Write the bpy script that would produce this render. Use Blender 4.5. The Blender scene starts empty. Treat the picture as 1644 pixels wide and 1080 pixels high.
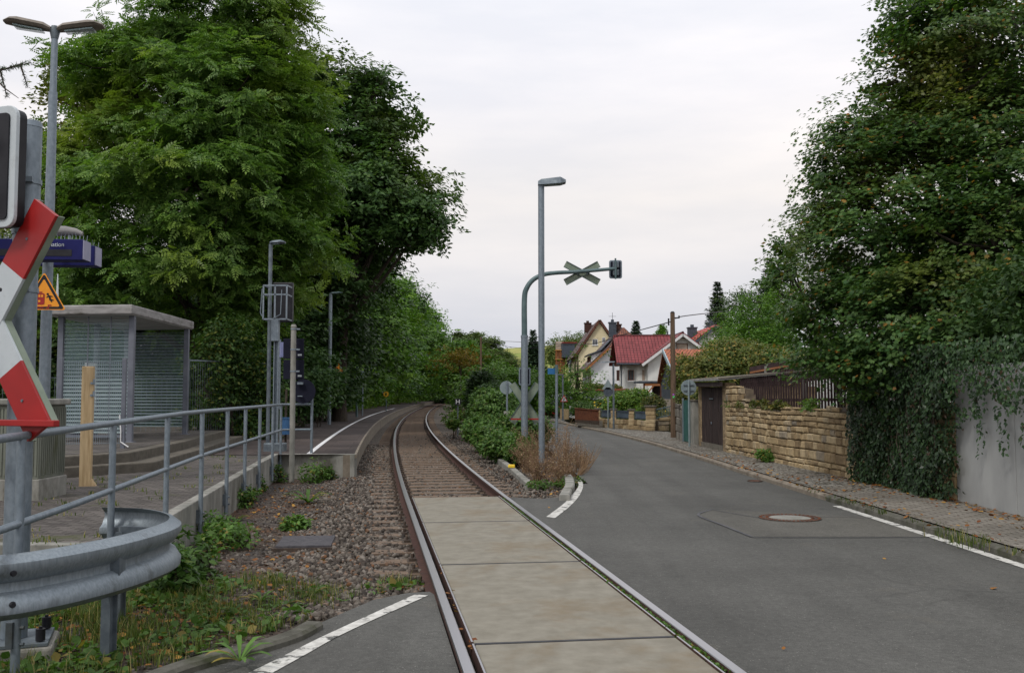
import bpy, bmesh, math, random
import numpy as np
from math import radians as R, sin, cos, pi, sqrt, atan2
from mathutils import Vector, Matrix
SC = bpy.context.scene; COL = SC.collection
random.seed(7); rng = np.random.default_rng(11)

# ------------------------------------------------------------------ camera
FPX, HC = 1550.0, 1.55
PITCH = math.atan(94/FPX)
cd = bpy.data.cameras.new('camera'); cam = bpy.data.objects.new('camera', cd); COL.objects.link(cam)
cd.sensor_width = 36; cd.lens = FPX/1644*36; cd.clip_end = 5000; cd.clip_start = .05
cam.location = (0, 0, HC); cam.rotation_euler = (pi/2+PITCH, 0, 0); SC.camera = cam
# ------------------------------------------------------------------ sky and sun
SUN_EL, SUN_AZ = 52, 215          # soft overcast light from behind and left of the photographer
w = bpy.data.worlds.new("World"); SC.world = w; w.use_nodes = True
nt = w.node_tree; nt.nodes.clear()
def wn(t, **k):
    n = nt.nodes.new(t)
    for a, b in k.items(): setattr(n, a, b)
    return n
out = wn('ShaderNodeOutputWorld'); bg = wn('ShaderNodeBackground'); sky = wn('ShaderNodeTexSky')
sky.sky_type = 'NISHITA'; sky.sun_disc = False; sky.sun_elevation = R(SUN_EL); sky.sun_rotation = R(SUN_AZ)
sky.air_density = 1.0; sky.dust_density = 2.0
tc = wn('ShaderNodeTexCoord'); sep = wn('ShaderNodeSeparateXYZ')
nt.links.new(tc.outputs['Generated'], sep.inputs[0])
grad = wn('ShaderNodeValToRGB'); e = grad.color_ramp.elements
e[0].position = 0.0; e[0].color = (.66, .67, .71, 1)
e[1].position = .5; e[1].color = (.90, .92, .96, 1)
for p, c in ((.06, (.65,.655,.69)), (.13, (.75,.735,.735)), (.20, (.845,.81,.775)), (.30, (.88,.865,.87))):
    x = e.new(p); x.color = (*c, 1)
nt.links.new(sep.outputs['Z'], grad.inputs[0])
mp = wn('ShaderNodeMapping'); mp.inputs['Scale'].default_value = (1, 1, 4.5)
nt.links.new(tc.outputs['Generated'], mp.inputs[0])
nz = wn('ShaderNodeTexNoise'); nz.inputs['Scale'].default_value = 2.6; nz.inputs['Detail'].default_value = 7; nz.inputs['Roughness'].default_value = .55
nt.links.new(mp.outputs[0], nz.inputs[0])
cr = wn('ShaderNodeValToRGB'); ce = cr.color_ramp.elements
ce[0].position = .33; ce[0].color = (.88, .89, .93, 1); ce[1].position = .68; ce[1].color = (1.07, 1.04, 1.03, 1)
nt.links.new(nz.outputs[0], cr.inputs[0])
mul = wn('ShaderNodeMixRGB', blend_type='MULTIPLY'); mul.inputs[0].default_value = 1
nt.links.new(grad.outputs[0], mul.inputs[1]); nt.links.new(cr.outputs[0], mul.inputs[2])
sc = wn('ShaderNodeMixRGB', blend_type='MULTIPLY'); sc.inputs[0].default_value = 1; sc.inputs[2].default_value = (.1, .1, .1, 1)
nt.links.new(sky.outputs[0], sc.inputs[1])
mx = wn('ShaderNodeMixRGB'); mx.inputs[0].default_value = .94
nt.links.new(sc.outputs[0], mx.inputs[1]); nt.links.new(mul.outputs[0], mx.inputs[2])
nt.links.new(mx.outputs[0], bg.inputs[0]); bg.inputs[1].default_value = 1.03; nt.links.new(bg.outputs[0], out.inputs[0])
sl = bpy.data.lights.new('sun', 'SUN'); sl.energy = 1.5; sl.angle = R(12); sl.color = (1, .96, .9)
so = bpy.data.objects.new('sun', sl); COL.objects.link(so); so.rotation_euler = (R(90-SUN_EL), 0, R(180-SUN_AZ) + pi)
_d = Vector((sin(R(SUN_AZ))*cos(R(SUN_EL)), cos(R(SUN_AZ))*cos(R(SUN_EL)), sin(R(SUN_EL))))
so.rotation_euler = _d.to_track_quat('Z', 'Y').to_euler()
vs = SC.view_settings; vs.view_transform = 'Standard'; vs.look = 'None'; vs.exposure = 0.2; vs.gamma = 1

# ------------------------------------------------------------------ measuring helpers (photo pixel -> place in metres)
def ray(px, py):
    x = (px-822)/FPX; y = (540-py)/FPX; cp, sp = cos(PITCH), sin(PITCH)
    return Vector((x, cp - y*sp, sp + y*cp))
def A(px, py, Y):
    d = ray(px, py); t = Y/d.y; return Vector((d.x*t, Y, HC+d.z*t))
def G(px, py, z=0.0):
    d = ray(px, py); t = (z-HC)/d.z; return Vector((d.x*t, d.y*t, z))
def X(px, Y): return A(px, 634, Y).x
def Z(py, Y): return A(822, py, Y).z

# ------------------------------------------------------------------ scene helpers
def tag(o, label=None, cat=None, group=None, kind=None):
    if label: o['label'] = label
    if cat: o['category'] = cat
    if group: o['group'] = group
    if kind: o['kind'] = kind
    return o
def thing(name, label, cat, loc=(0,0,0), rz=0, group=None):
    o = bpy.data.objects.new(name, None); COL.objects.link(o); o.empty_display_size = .2
    o.location = loc; o.rotation_euler = (0, 0, rz); return tag(o, label, cat, group)
def copy_tree(o, parent=None):
    c = o.copy(); COL.objects.link(c)
    if parent is not None: c.parent = parent
    for ch in list(o.children): copy_tree(ch, c)
    return c
class MB:
    def __init__(s): s.v = []; s.f = []; s.m = []
    def add(s, vs_, fs_, mi=0):
        n = len(s.v); s.v += [Vector(v) for v in vs_]; s.f += [tuple(i+n for i in f) for f in fs_]; s.m += [mi]*len(fs_); return s
    def box(s, c, d, rz=0, mi=0, rot=None):
        hx, hy, hz = d[0]/2, d[1]/2, d[2]/2
        M = rot if rot is not None else Matrix.Rotation(rz, 3, 'Z')
        vs_ = [Vector(c)+M@Vector((x*hx, y*hy, z*hz)) for x in (-1,1) for y in (-1,1) for z in (-1,1)]
        return s.add(vs_, [(0,1,3,2),(4,6,7,5),(0,4,5,1),(2,3,7,6),(0,2,6,4),(1,5,7,3)], mi)
    def beam(s, p, q, wd, ht, mi=0, up=(0,0,1)):
        p, q = Vector(p), Vector(q); d = q-p; L = d.length; z = d.normalized(); u = Vector(up)
        if abs(z.dot(u)) > .95: u = Vector((0,1,0))
        x = z.cross(u).normalized(); y = x.cross(z)
        M = Matrix((x, z, y)).transposed()
        return s.box((p+q)/2, (wd, L, ht), mi=mi, rot=M)
    def tube(s, pts, r, n=10, mi=0, cap=True):
        pts = [Vector(p) for p in pts]; rs = r if isinstance(r, (list, tuple)) else [r]*len(pts)
        ref = None; vs_ = []; fs_ = []
        for i, p in enumerate(pts):
            d = (pts[min(i+1, len(pts)-1)]-pts[max(i-1, 0)]).normalized()
            if ref is None:
                ref = Vector((1,0,0)) if abs(d.x) < .9 else Vector((0,1,0))
            a = (ref - d*ref.dot(d)).normalized(); ref = a; b = d.cross(a)
            for k in range(n):
                t = 2*pi*k/n; vs_.append(p + (a*cos(t)+b*sin(t))*rs[i])
        for i in range(len(pts)-1):
            for k in range(n):
                fs_.append((i*n+k, i*n+(k+1)%n, (i+1)*n+(k+1)%n, (i+1)*n+k))
        if cap: fs_.append(tuple(range(n-1, -1, -1))); fs_.append(tuple((len(pts)-1)*n+k for k in range(n)))
        return s.add(vs_, fs_, mi)
    def cyl(s, c, r, h, n=16, mi=0, r2=None):
        c = Vector(c); return s.tube([c, c+Vector((0,0,h))], [r, r if r2 is None else r2], n, mi)
    def prism(s, poly, z0, z1, mi=0):
        n = len(poly); vs_ = [(p[0], p[1], z0) for p in poly]+[(p[0], p[1], z1) for p in poly]
        return s.add(vs_, [tuple(range(n-1,-1,-1)), tuple(range(n, 2*n))]+[(i, (i+1)%n, n+(i+1)%n, n+i) for i in range(n)], mi)
    def slab(s, poly, n, t, mi=0):          # planar polygon thickened by t along n
        n = Vector(n).normalized()*t; k = len(poly); a = [Vector(p) for p in poly]
        return s.add(a+[p+n for p in a], [tuple(range(k-1,-1,-1)), tuple(range(k, 2*k))]+[(i, (i+1)%k, k+(i+1)%k, k+i) for i in range(k)], mi)
    def poly(s, pts, mi=0): return s.add(pts, [tuple(range(len(pts)))], mi)
    def sweep(s, path, prof, mi=0, closed=True):   # prof: (offset to the right, z) ; path: 3D points
        path = [Vector(p) for p in path]; vs_ = []; fs_ = []; n = len(prof)
        for i, p in enumerate(path):
            d = path[min(i+1, len(path)-1)]-path[max(i-1, 0)]; d.z = 0; d.normalize(); r = Vector((d.y, -d.x, 0))
            for (o, z) in prof: vs_.append(p + r*o + Vector((0,0,z)))
        m = n if closed else n-1
        for i in range(len(path)-1):
            for k in range(m): fs_.append((i*n+k, i*n+(k+1)%n, (i+1)*n+(k+1)%n, (i+1)*n+k))
        if closed: fs_ += [tuple(range(n-1,-1,-1)), tuple((len(path)-1)*n+k for k in range(n))]
        return s.add(vs_, fs_, mi)
    def build(s, name, mat, parent=None, smooth=False, bevel=0, world=False, label=None, fix=True):
        me = bpy.data.meshes.new(name); vs_ = s.v
        if world and parent is not None:
            inv = (Matrix.Translation(parent.location) @ parent.rotation_euler.to_matrix().to_4x4()).inverted()
            vs_ = [inv@v for v in vs_]
        me.from_pydata([tuple(v) for v in vs_], [], s.f)
        mats = mat if isinstance(mat, (list, tuple)) else [mat]
        for m in mats: me.materials.append(m)
        if len(mats) > 1: me.polygons.foreach_set('material_index', s.m)
        if fix:
            b = bmesh.new(); b.from_mesh(me); bmesh.ops.recalc_face_normals(b, faces=b.faces); b.to_mesh(me); b.free()
        if smooth:
            me.polygons.foreach_set('use_smooth', [True]*len(me.polygons))
            me.set_sharp_from_angle(angle=R(40))
        me.update(); o = bpy.data.objects.new(name, me); COL.objects.link(o)
        if parent is not None: o.parent = parent
        if bevel:
            md = o.modifiers.new('bevel', 'BEVEL'); md.width = bevel; md.segments = 2; md.limit_method = 'ANGLE'; md.harden_normals = False
        if label: o['label'] = label
        return o
def struct(o, label=None):
    o['kind'] = 'structure'
    if label: o['label'] = label
    return o
def catmull(pts, k=8):
    P = [Vector(p) for p in pts]; P = [P[0]*2-P[1]]+P+[P[-1]*2-P[-2]]; o = []
    for i in range(1, len(P)-2):
        for j in range(k):
            t = j/k; a, b, c, d = P[i-1], P[i], P[i+1], P[i+2]
            o.append(.5*((2*b)+(c-a)*t+(2*a-5*b+4*c-d)*t*t+(3*b-a-3*c+d)*t**3))
    o.append(P[-2]); return o
def text_mesh(txt, size, name, mat, parent, M, ext=.001, align='CENTER'):
    cu = bpy.data.curves.new(name, 'FONT'); cu.body = txt; cu.size = size; cu.extrude = ext; cu.align_x = align; cu.align_y = 'CENTER'
    t = bpy.data.objects.new('tmp', cu); COL.objects.link(t); bpy.context.view_layer.update()
    me = bpy.data.meshes.new_from_object(t); bpy.data.objects.remove(t)
    me.transform(M); me.materials.clear(); me.materials.append(mat)
    o = bpy.data.objects.new(name, me); COL.objects.link(o); o.parent = parent; return o

# ------------------------------------------------------------------ materials
def base(name, rough=.8, metal=0, spec=.3):
    m = bpy.data.materials.new(name); m.use_nodes = True; t = m.node_tree; b = t.nodes['Principled BSDF']
    b.inputs['Roughness'].default_value = rough; b.inputs['Metallic'].default_value = metal; b.inputs['Specular IOR Level'].default_value = spec
    return m, t, b
def nd(t, ty, **k):
    n = t.nodes.new(ty)
    for a, v in k.items():
        if a.startswith('i_'): n.inputs[a[2:].replace('_', ' ')].default_value = v
        else: setattr(n, a, v)
    return n
def ramp(t, src, stops):
    r = nd(t, 'ShaderNodeValToRGB'); e = r.color_ramp.elements
    for i, (p, c) in enumerate(stops):
        x = e[i] if i < 2 else e.new(p)
        x.position = p; x.color = (*c, 1) if len(c) == 3 else c
    t.links.new(src, r.inputs[0]); return r.outputs[0]
def coord(t, scale=(1,1,1), world=False, rot=(0,0,0)):
    if world: s = nd(t, 'ShaderNodeNewGeometry').outputs['Position']
    else: s = nd(t, 'ShaderNodeTexCoord').outputs['Object']
    mpn = nd(t, 'ShaderNodeMapping'); mpn.inputs['Scale'].default_value = scale; mpn.inputs['Rotation'].default_value = rot
    t.links.new(s, mpn.inputs[0]); return mpn.outputs[0]
def noise(t, co, scale, detail=8, rough=.6, dist=0):
    n = nd(t, 'ShaderNodeTexNoise'); n.inputs['Scale'].default_value = scale; n.inputs['Detail'].default_value = detail
    n.inputs['Roughness'].default_value = rough; n.inputs['Distortion'].default_value = dist; t.links.new(co, n.inputs[0]); return n.outputs[0]
def mixc(t, f, a, b, mode='MIX'):
    m = nd(t, 'ShaderNodeMixRGB', blend_type=mode)
    for i, v in enumerate((f, a, b)):
        if hasattr(v, 'links') or hasattr(v, 'is_linked'): t.links.new(v, m.inputs[i])
        elif i == 0: m.inputs[0].default_value = v
        else: m.inputs[i].default_value = (*v, 1)
    return m.outputs[0]
def bumpn(t, b, h, strength=.3, dist=.01, prev=None):
    n = nd(t, 'ShaderNodeBump'); n.inputs['Strength'].default_value = strength; n.inputs['Distance'].default_value = dist
    t.links.new(h, n.inputs['Height'])
    if prev is not None: t.links.new(prev, n.inputs['Normal'])
    t.links.new(n.outputs[0], b.inputs['Normal']); return n.outputs[0]
def pm(name, a, b_, scale=5, rough=.8, metal=0, bump=.25, bscale=None, bdist=.01, lo=.35, hi=.65, c=None, cscale=1.5, cthr=.55, csoft=.15, stretch=(1,1,1), spec=.3, island=0):
    m, t, b = base(name, rough, metal, spec); co = coord(t, stretch)
    col = ramp(t, noise(t, co, scale), [(lo, a), (hi, b_)])
    if island:
        g = nd(t, 'ShaderNodeNewGeometry'); v = ramp(t, g.outputs['Random Per Island'], [(0, (1-island,)*3), (1, (1+island,)*3)])
        col = mixc(t, 1.0, col, v, 'MULTIPLY')
    if c is not None:
        f = ramp(t, noise(t, coord(t, stretch), cscale, 10, .65), [(cthr, (0,0,0)), (cthr+csoft, (1,1,1))]); col = mixc(t, f, col, c)
    t.links.new(col, b.inputs['Base Color'])
    rr = nd(t, 'ShaderNodeMapRange'); rr.inputs['To Min'].default_value = max(0, rough-.12); rr.inputs['To Max'].default_value = min(1, rough+.12)
    t.links.new(noise(t, co, scale*2.3), rr.inputs[0]); t.links.new(rr.outputs[0], b.inputs['Roughness'])
    if bump: bumpn(t, b, noise(t, co, bscale or scale*3, 6), bump, bdist)
    return m
def leafmat(name, c1, c2, rare=None, rp=.93, yellow=None, trans=.3, rough=.5, clump=.35, spec=.2):
    m, t, b = base(name, rough, 0, spec); g = nd(t, 'ShaderNodeNewGeometry'); oi = nd(t, 'ShaderNodeObjectInfo')
    mid = tuple((x+y)/2 for x, y in zip(c1, c2))
    st = [(0, c1), (.5, mid), (rp-.03, c2)]
    if rare: st += [(rp, rare)]
    col = ramp(t, g.outputs['Random Per Island'], st)
    ns = noise(t, coord(t), clump, 3)
    if yellow: col = mixc(t, ramp(t, ns, [(.5, (0,0,0)), (.72, (.8,.8,.8))]), col, yellow)
    v = ramp(t, noise(t, coord(t), clump*4, 3), [(.3, (.8,)*3), (.7, (1.2,)*3)]); col = mixc(t, 1., col, v, 'MULTIPLY')
    hv = nd(t, 'ShaderNodeHueSaturation'); mr = nd(t, 'ShaderNodeMapRange'); mr.inputs['To Min'].default_value = .7; mr.inputs['To Max'].default_value = 1.3
    t.links.new(oi.outputs['Random'], mr.inputs[0]); t.links.new(mr.outputs[0], hv.inputs['Value']); t.links.new(col, hv.inputs['Color']); col = hv.outputs[0]
    t.links.new(col, b.inputs['Base Color'])
    tr = nd(t, 'ShaderNodeBsdfTranslucent'); t.links.new(mixc(t, 1., col, (1.3,1.5,.6), 'MULTIPLY'), tr.inputs[0])
    mxs = nd(t, 'ShaderNodeMixShader'); mxs.inputs[0].default_value = trans
    o = t.nodes['Material Output']; t.links.new(b.outputs[0], mxs.inputs[1]); t.links.new(tr.outputs[0], mxs.inputs[2]); t.links.new(mxs.outputs[0], o.inputs[0])
    return m
M = {}
M['galv'] = pm('galvanised_steel', (.17,.205,.235), (.235,.275,.31), 26, .5, .5, .10, 60, c=(.13,.155,.17), cscale=9, cthr=.6, csoft=.2, stretch=(1,1,.6))
M['galv_worn'] = pm('streaked_galvanised_steel', (.20,.235,.26), (.28,.32,.35), 20, .5, .5, .12, 50, c=(.10,.11,.11), cscale=2.2, cthr=.54, csoft=.2, stretch=(3,3,.7))
M['galv_dark'] = pm('weathered_zinc', (.09,.11,.13), (.17,.20,.22), 7, .55, .4, .15, 25, c=(.07,.075,.07), cscale=2)
M['green_grey'] = pm('green_grey_steel', (.07,.11,.115), (.12,.17,.175), 4, .5, .2, .1, 20)
M['sign_back'] = pm('sign_back_green_grey', (.16,.20,.15), (.23,.27,.21), 4, .55, .1, .05)
M['alu_back'] = pm('sign_back_aluminium', (.20,.25,.26), (.28,.33,.34), 5, .5, .3, .05)
M['concrete'] = pm('concrete', (.17,.17,.15), (.30,.29,.26), 4, .9, 0, .4, 40, c=(.10,.095,.075), cscale=1.8, cthr=.52, stretch=(1,1,.5))
M['kerb_dark'] = pm('mossy_dark_kerb', (.06,.058,.045), (.13,.125,.105), 5, .95, 0, .6, 30, c=(.04,.045,.02), cscale=3, cthr=.5)
M['edge_tan'] = pm('tan_concrete_edge', (.15,.125,.095), (.25,.215,.17), 3, .9, 0, .4, 30, c=(.08,.065,.05), cscale=2)
M['concrete_wall'] = pm('pale_concrete_wall', (.27,.275,.27), (.35,.355,.345), 1.6, .85, 0, .2, 30, c=(.25,.25,.225), cscale=1.2, cthr=.55, csoft=.35, stretch=(1.1,1.1,.5))
M['slab'] = pm('crossing_slab_concrete', (.19,.174,.137), (.25,.232,.188), 6, .85, 0, .35, 90, .006, c=(.17,.13,.08), cscale=1.1, cthr=.52, csoft=.2, island=.12)
M['rust'] = pm('rusted_steel', (.10,.028,.014), (.20,.075,.035), 12, .8, .2, .4, 50, c=(.03,.018,.015), cscale=5)
M['iron'] = pm('cast_iron', (.05,.04,.035), (.11,.08,.06), 15, .7, .5, .4, 50)
M['wood_sleeper'] = pm('weathered_sleeper', (.10,.07,.05), (.22,.16,.115), 9, .95, 0, .7, 30, c=(.05,.032,.026), cscale=4, stretch=(.35,3,1))
M['timber'] = pm('raw_timber', (.34,.24,.125), (.52,.39,.23), 5, .8, 0, .3, 20, c=(.25,.15,.07), cscale=2, cthr=.62, stretch=(5,5,.5))
M['pole_wood'] = pm('brown_pole_wood', (.075,.05,.032), (.15,.10,.065), 4, .9, 0, .4, 20, stretch=(6,6,.5))
M['dark_wood'] = pm('black_brown_wood', (.016,.010,.010), (.05,.033,.03), 3, .85, 0, .5, 20, c=(.12,.09,.07), cscale=1.6, cthr=.6, stretch=(6,6,.6))
M['picket'] = pm('dark_picket', (.02,.011,.012), (.05,.03,.03), 5, .8, 0, .3, 20)
M['red'] = pm('sign_red', (.24,.004,.004), (.33,.008,.007), 3, .45, 0, .05, spec=.5, c=(.22,.015,.015), cscale=4, cthr=.66)
M['white_sign'] = pm('sign_white', (.40,.44,.46), (.50,.54,.56), 3, .45, 0, .05, spec=.5, c=(.30,.32,.32), cscale=3)
M['white_line'] = pm('worn_white_paint', (.40,.39,.36), (.62,.61,.57), 14, .85, 0, .4, 60, c=(.09,.09,.085), cscale=9, cthr=.55, csoft=.06)
M['white_plat'] = pm('platform_white_line', (.62,.62,.62), (.75,.75,.75), 14, .8, 0, .2, 60, c=(.3,.27,.25), cscale=6, cthr=.68)
M['black'] = pm('black_paint', (.008,.008,.011), (.018,.018,.022), 5, .5, 0, .05)
M['blackblue'] = pm('blue_black_panel', (.009,.010,.020), (.014,.015,.028), 5, .7, 0, .03, spec=.12)
M['blue'] = pm('information_blue', (.010,.011,.075), (.013,.015,.10), 4, .6, 0, .03, spec=.15)
M['light_blue'] = pm('street_sign_blue', (.03,.14,.33), (.045,.18,.4), 4, .4, 0, .03)
M['bin_blue'] = pm('bin_blue', (.03,.09,.2), (.05,.13,.27), 4, .5, 0, .03)
M['orange'] = pm('warning_orange', (.72,.25,.012), (.85,.33,.02), 4, .5, 0, .03, spec=.4)
M['yellow'] = pm('signal_yellow', (.75,.5,.03), (.85,.6,.06), 4, .5, 0, .05)
M['shelter'] = pm('shelter_grey_paint', (.10,.11,.135), (.16,.17,.20), 3, .5, .1, .08)
M['roofedge'] = pm('shelter_roof_panel', (.19,.18,.175), (.32,.31,.30), 3, .6, .1, .15, c=(.08,.075,.06), cscale=2.4, stretch=(1,1,4))
M['cream'] = pm('cream_render', (.62,.62,.60), (.72,.72,.69), 1.2, .9, 0, .3, 60, c=(.5,.49,.45), cscale=.6)
M['white_wall'] = pm('white_render', (.66,.68,.70), (.76,.77,.78), 1.0, .9, 0, .3, 60, c=(.52,.53,.53), cscale=.6)
M['yellow_wall'] = pm('pale_yellow_render', (.60,.52,.33), (.68,.60,.40), 1.0, .9, 0, .3, 60)
M['beige_wall'] = pm('beige_render', (.33,.27,.22), (.42,.36,.30), 1.5, .9, 0, .3, 40)
M['slate'] = pm('slate_cladding', (.035,.045,.06), (.075,.09,.11), 6, .7, 0, .3, 20)
M['wtrim'] = pm('white_trim', (.6,.6,.6), (.7,.7,.7), 3, .6, 0, .05)
M['btrim'] = pm('brown_trim', (.07,.025,.015), (.12,.05,.03), 3, .7, 0, .2)
M['wood_beam'] = pm('orange_brown_beam', (.24,.09,.03), (.34,.14,.055), 3, .7, 0, .2, stretch=(1,6,6))
M['shutter'] = pm('roller_shutter', (.33,.26,.21), (.40,.32,.26), 3, .7, 0, .1)
M['hill'] = None
m, t, b = base('window_glass', .08, 0, .8); b.inputs['Base Color'].default_value = (.03,.035,.045,1); M['glass'] = m
m, t, b = base('frosted_glass', .25, 0, .5); b.inputs['Base Color'].default_value = (.33,.44,.45,1); b.inputs['Alpha'].default_value = .5; M['frost'] = m
m, t, b = base('clear_pane', .05, 0, .6); b.inputs['Base Color'].default_value = (.2,.3,.32,1); b.inputs['Alpha'].default_value = .14; M['pane'] = m
# roof tiles: rows along the slope + columns
def tilemat(name, a, b_, row=.33, colw=.25):
    m, t, b = base(name, .6, 0, .3); tc = nd(t, 'ShaderNodeUVMap')
    br = nd(t, 'ShaderNodeTexBrick'); br.offset = 0.5 if colw < .2 else 0.0; br.inputs['Scale'].default_value = 1; br.inputs['Brick Width'].default_value = colw; br.inputs['Row Height'].default_value = row
    br.inputs['Mortar Size'].default_value = .028; br.inputs['Mortar Smooth'].default_value = .6; br.inputs['Bias'].default_value = 0
    br.inputs['Color1'].default_value = (*a, 1); br.inputs['Color2'].default_value = (*b_, 1); br.inputs['Mortar'].default_value = (*[x*.35 for x in a], 1)
    t.links.new(tc.outputs[0], br.inputs[0])
    n = ramp(t, noise(t, coord(t), 1.2, 6), [(.3, (.75,)*3), (.7, (1.15,)*3)])
    t.links.new(mixc(t, 1., br.outputs[0], n, 'MULTIPLY'), b.inputs['Base Color'])
    inv = nd(t, 'ShaderNodeMath', operation='SUBTRACT'); inv.inputs[0].default_value = 1; t.links.new(br.outputs['Fac'], inv.inputs[1])
    bumpn(t, b, inv.outputs[0], .9, .05); return m
M['tile_red'] = tilemat('red_roof_tiles', (.20,.040,.043), (.25,.055,.058), .36, .30)
M['tile_brown'] = tilemat('brown_roof_tiles', (.15,.055,.035), (.27,.10,.055), .3, .22)
M['tile_dark'] = tilemat('dark_roof_tiles', (.07,.035,.03), (.13,.06,.05), .3, .22)
M['tile_orange'] = tilemat('orange_roof_tiles', (.42,.115,.05), (.55,.19,.095), .17, .17)
M['tile_bright'] = tilemat('bright_red_roof_tiles', (.42,.05,.035), (.5,.08,.05), .3, .25)
# asphalt
def asphalt(name, a, b_, tint):
    m, t, b = base(name, .85, 0, .25); co = coord(t, world=True)
    c = ramp(t, noise(t, co, 140, 3, .7), [(.3, tuple(x*.6 for x in a)), (.52, a), (.72, b_)])
    big = ramp(t, noise(t, co, .55, 6), [(.3, (.80,)*3), (.7, (1.16,)*3)]); c = mixc(t, 1., c, big, 'MULTIPLY')
    c = mixc(t, 1., c, ramp(t, noise(t, co, 22, 5, .75), [(.3, (.78,)*3), (.7, (1.22,)*3)]), 'MULTIPLY')
    c = mixc(t, 1., c, ramp(t, noise(t, coord(t, (1.6,.09,1), True), 1.0, 5), [(.35, (.88,)*3), (.65, (1.12,)*3)]), 'MULTIPLY')
    ck = nd(t, 'ShaderNodeTexVoronoi', feature='DISTANCE_TO_EDGE'); ck.inputs['Scale'].default_value = .34; wv = nd(t, 'ShaderNodeMixRGB', blend_type='ADD'); wv.inputs[0].default_value = .5; t.links.new(co, wv.inputs[1])
    wz_ = nd(t, 'ShaderNodeTexNoise'); wz_.inputs['Scale'].default_value = 1.5; wz_.inputs['Detail'].default_value = 6; t.links.new(co, wz_.inputs[0]); t.links.new(wz_.outputs['Color'], wv.inputs[2]); t.links.new(wv.outputs[0], ck.inputs[0])
    lm_ = nd(t, 'ShaderNodeMath', operation='MULTIPLY'); t.links.new(ramp(t, ck.outputs[0], [(.0, (1,1,1)), (.010, (0,0,0))]), lm_.inputs[0]); t.links.new(ramp(t, noise(t, co, .4, 2), [(.5, (0,0,0)), (.62, (.3,.3,.3))]), lm_.inputs[1])
    c = mixc(t, lm_.outputs[0], c, tuple(x*.4 for x in a))
    c = mixc(t, ramp(t, noise(t, co, .9, 9, .7), [(.58, (0,0,0)), (.75, (.55,)*3)]), c, tint)
    vo = nd(t, 'ShaderNodeTexVoronoi', feature='F1'); vo.inputs['Scale'].default_value = 120; t.links.new(co, vo.inputs[0])
    sp_ = ramp(t, vo.outputs['Color'], [(.90, (0,0,0)), (.93, (.5,.5,.5))]); c = mixc(t, sp_, c, tuple(x*2.3 for x in b_))
    t.links.new(c, b.inputs['Base Color']); bumpn(t, b, vo.outputs['Distance'], .45, .004); return m
M['asphalt'] = asphalt('asphalt', (.086,.085,.078), (.118,.115,.105), (.130,.118,.096))
M['asphalt_patch'] = asphalt('patched_asphalt', (.105,.101,.089), (.14,.134,.116), (.135,.124,.10))
M['tar'] = pm('tar_seam', (.045,.047,.055), (.075,.075,.08), 12, .6, 0, .3)
def paver(name, a, b_, mort, bw, bh, rot=0, off=.5, ms=.008, stain=None):
    m, t, b = base(name, .9, 0, .2); co = coord(t, world=True, rot=(0,0,rot)); 
    br = nd(t, 'ShaderNodeTexBrick'); br.offset = off; br.inputs['Scale'].default_value = 1; br.inputs['Brick Width'].default_value = bw; br.inputs['Row Height'].default_value = bh
    br.inputs['Mortar Size'].default_value = ms; br.inputs['Mortar Smooth'].default_value = .3
    br.inputs['Color1'].default_value = (*a, 1); br.inputs['Color2'].default_value = (*b_, 1); br.inputs['Mortar'].default_value = (*mort, 1)
    ds = nd(t, 'ShaderNodeMixRGB', blend_type='ADD'); ds.inputs[0].default_value = .012; t.links.new(co, ds.inputs[1])
    nn = nd(t, 'ShaderNodeTexNoise'); nn.inputs['Scale'].default_value = 6; t.links.new(co, nn.inputs[0]); t.links.new(nn.outputs['Color'], ds.inputs[2])
    t.links.new(ds.outputs[0], br.inputs[0])
    v = ramp(t, noise(t, co, .8, 8), [(.3, (.68,)*3), (.7, (1.25,)*3)]); c = mixc(t, 1., br.outputs[0], v, 'MULTIPLY')
    c = mixc(t, 1., c, ramp(t, noise(t, co, 40, 4), [(.3, (.75,)*3), (.7, (1.2,)*3)]), 'MULTIPLY')
    if stain: c = mixc(t, ramp(t, noise(t, co, 1.7, 9, .7), [(.56, (0,0,0)), (.66, (.8,)*3)]), c, stain)
    t.links.new(c, b.inputs['Base Color'])
    inv = nd(t, 'ShaderNodeMath', operation='SUBTRACT'); inv.inputs[0].default_value = 1; t.links.new(br.outputs['Fac'], inv.inputs[1])
    p = bumpn(t, b, inv.outputs[0], .7, .01); bumpn(t, b, noise(t, co, 60, 4), .3, .005, p); return m
M['paver_walk'] = paver('walkway_pavers', (.085,.075,.07), (.14,.125,.115), (.03,.03,.022), .2, .1, R(8), stain=(.07,.075,.035))
M['paver_side'] = paver('footway_pavers', (.175,.16,.135), (.235,.215,.185), (.06,.05,.04), .2, .105, R(2), stain=(.13,.105,.07))
M['platform'] = paver('platform_surface', (.056,.046,.043), (.080,.063,.058), (.035,.027,.025), 1.0, 1.0, R(-7), ms=.006, stain=(.06,.045,.038))
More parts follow.
